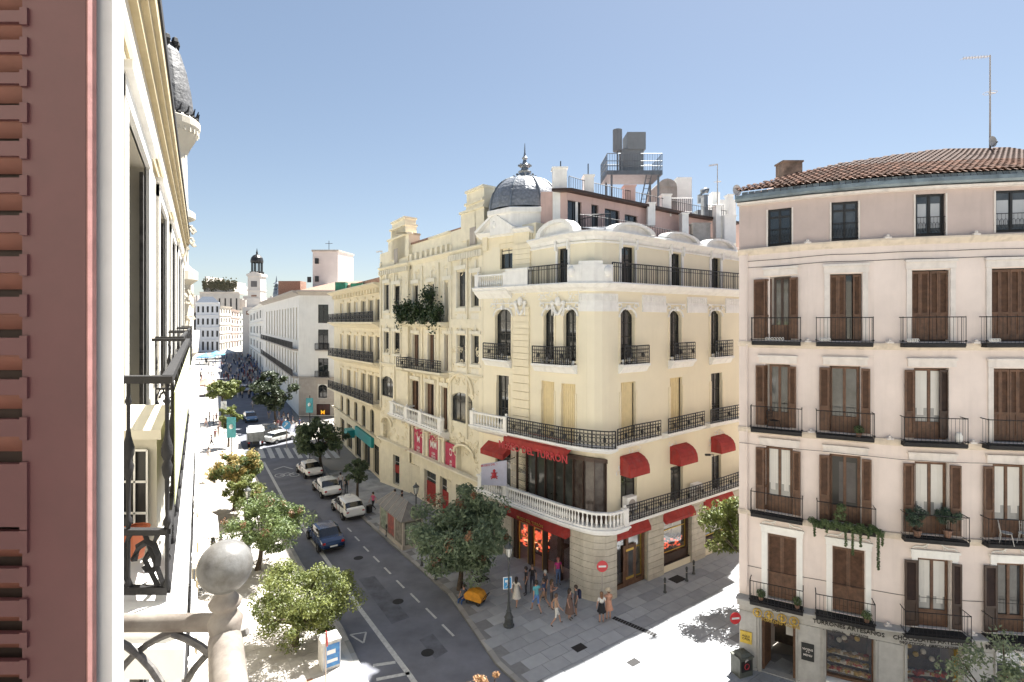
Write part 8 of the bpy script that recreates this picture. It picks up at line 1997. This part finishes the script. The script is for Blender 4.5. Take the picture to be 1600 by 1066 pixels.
for i, (x, y, lb) in enumerate(((1190, 925, 'small green pot plant at the end of the lowest left balcony'), (1246, 950, 'spiky pot plant at the railing end of the lowest left balcony'), (1352, 968, 'bright green pot plant on the second lowest balcony beside the rail'), (1340, 664, 'small bush on the balcony one storey above the trailing plants'))):
    k = pf.pt(x, round(pf.r(x, y)), .3); t = thing('pot_plant', lb, 'potted plant', tuple(k)); mb = MB(); mb.lathe((0, 0, 0), [(.08, 0), (.12, .18), (.1, .18)], 10); addp(mb, 'pot', M['terracotta'], t)
    mb = MB(); leaf_cloud(mb, Vector((0, 0, .34)), .2, 260, .05, random.Random(i), 1); addp(mb, 'foliage', Lp, t)
def chair(label, px, y, rz, m_, grp=None):
    c = pf.pt(px, round(pf.r(px, y)), .3); t = thing('cafe_chair', label, 'chair', tuple(c), rz, grp)
    for x in (-.2, .2):
        for yy in (-.2, .2): mb = MB(); mb.tube([(x*1.15, yy*1.15, 0), (x*.8, yy*.8, .44)], .013, 5); addp(mb, 'leg', m_, t)
    mb = MB(); mb.lathe((0, 0, .43), [(.005, 0), (.2, 0), (.21, .02)], 12)
    for i in range(5): mb.tube([(-.2, -.16+i*.08, .45), (.2, -.16+i*.08, .45)], .008, 4)
    addp(mb, 'seat', m_, t)
    mb = MB(); mb.tube([(-.2, .18, .44), (-.22, .24, .85), (0, .27, .92), (.22, .24, .85), (.2, .18, .44)], .013, 5)
    for i in range(5): mb.tube([(-.14+i*.07, .2, .45), (-.15+i*.075, .255, .88)], .008, 4)
    for z_ in (.6, .75): mb.tube([(-.2, .23, z_), (.2, .23, z_)], .008, 4)
    addp(mb, 'backrest', m_, t)
    return t
wch = mat('chair_white', (.55, .54, .52), .4, 0)
chair('pale metal balcony chair nearer the open louvred shutter', 1563, 842, .9, wch, 'pale metal balcony chairs'); chair('pale metal balcony chair at the edge of the photo', 1592, 843, -.9, wch, 'pale metal balcony chairs')
chair('dark metal chair on the upper left balcony of the pink building', 1210, 667, .5, M['rustiron'])
c = pf.pt(1491, 2.99, .3); mb = MB(); mb.lathe(c, [(.08, 0), (.13, .1), (.14, .28), (.09, .38), (.1, .42), (.05, .44)], 12); tag(mb.build('ceramic_jar', M['white'], smooth=True), 'white ceramic jar standing on a pink building balcony', 'jar')
for i, (x0, x1, k) in enumerate(((1197, 1226, 2), (1280, 1296, 2), (1411, 1428, 2), (1534, 1550, 2))):
    mb = MB()
    for j in range(7):
        x = lerp(x0, x1, (j+.5)/7); c = pf.pt(x, k, .44)+Vector((0, 0, .15)); mb.tube([c+Vector((.05*math.cos(a), 0, .07*math.sin(a))) for a in [q*1.05 for q in range(7)]], .012, 4)
    mb.build('white_scrollwork', M['white'], pink)

# lettering becomes plain mesh so that every letter line is an object of its own
dg = bpy.context.evaluated_depsgraph_get()
for o in [o for o in COL.objects if o.type == 'FONT']:
    me = bpy.data.meshes.new_from_object(o.evaluated_get(dg)); n = bpy.data.objects.new('lettering', me); COL.objects.link(n)
    n.parent = o.parent; n.matrix_basis = o.matrix_basis.copy(); n['kind'] = 'stuff'
    nm = o.name; bpy.data.objects.remove(o); n.name = nm
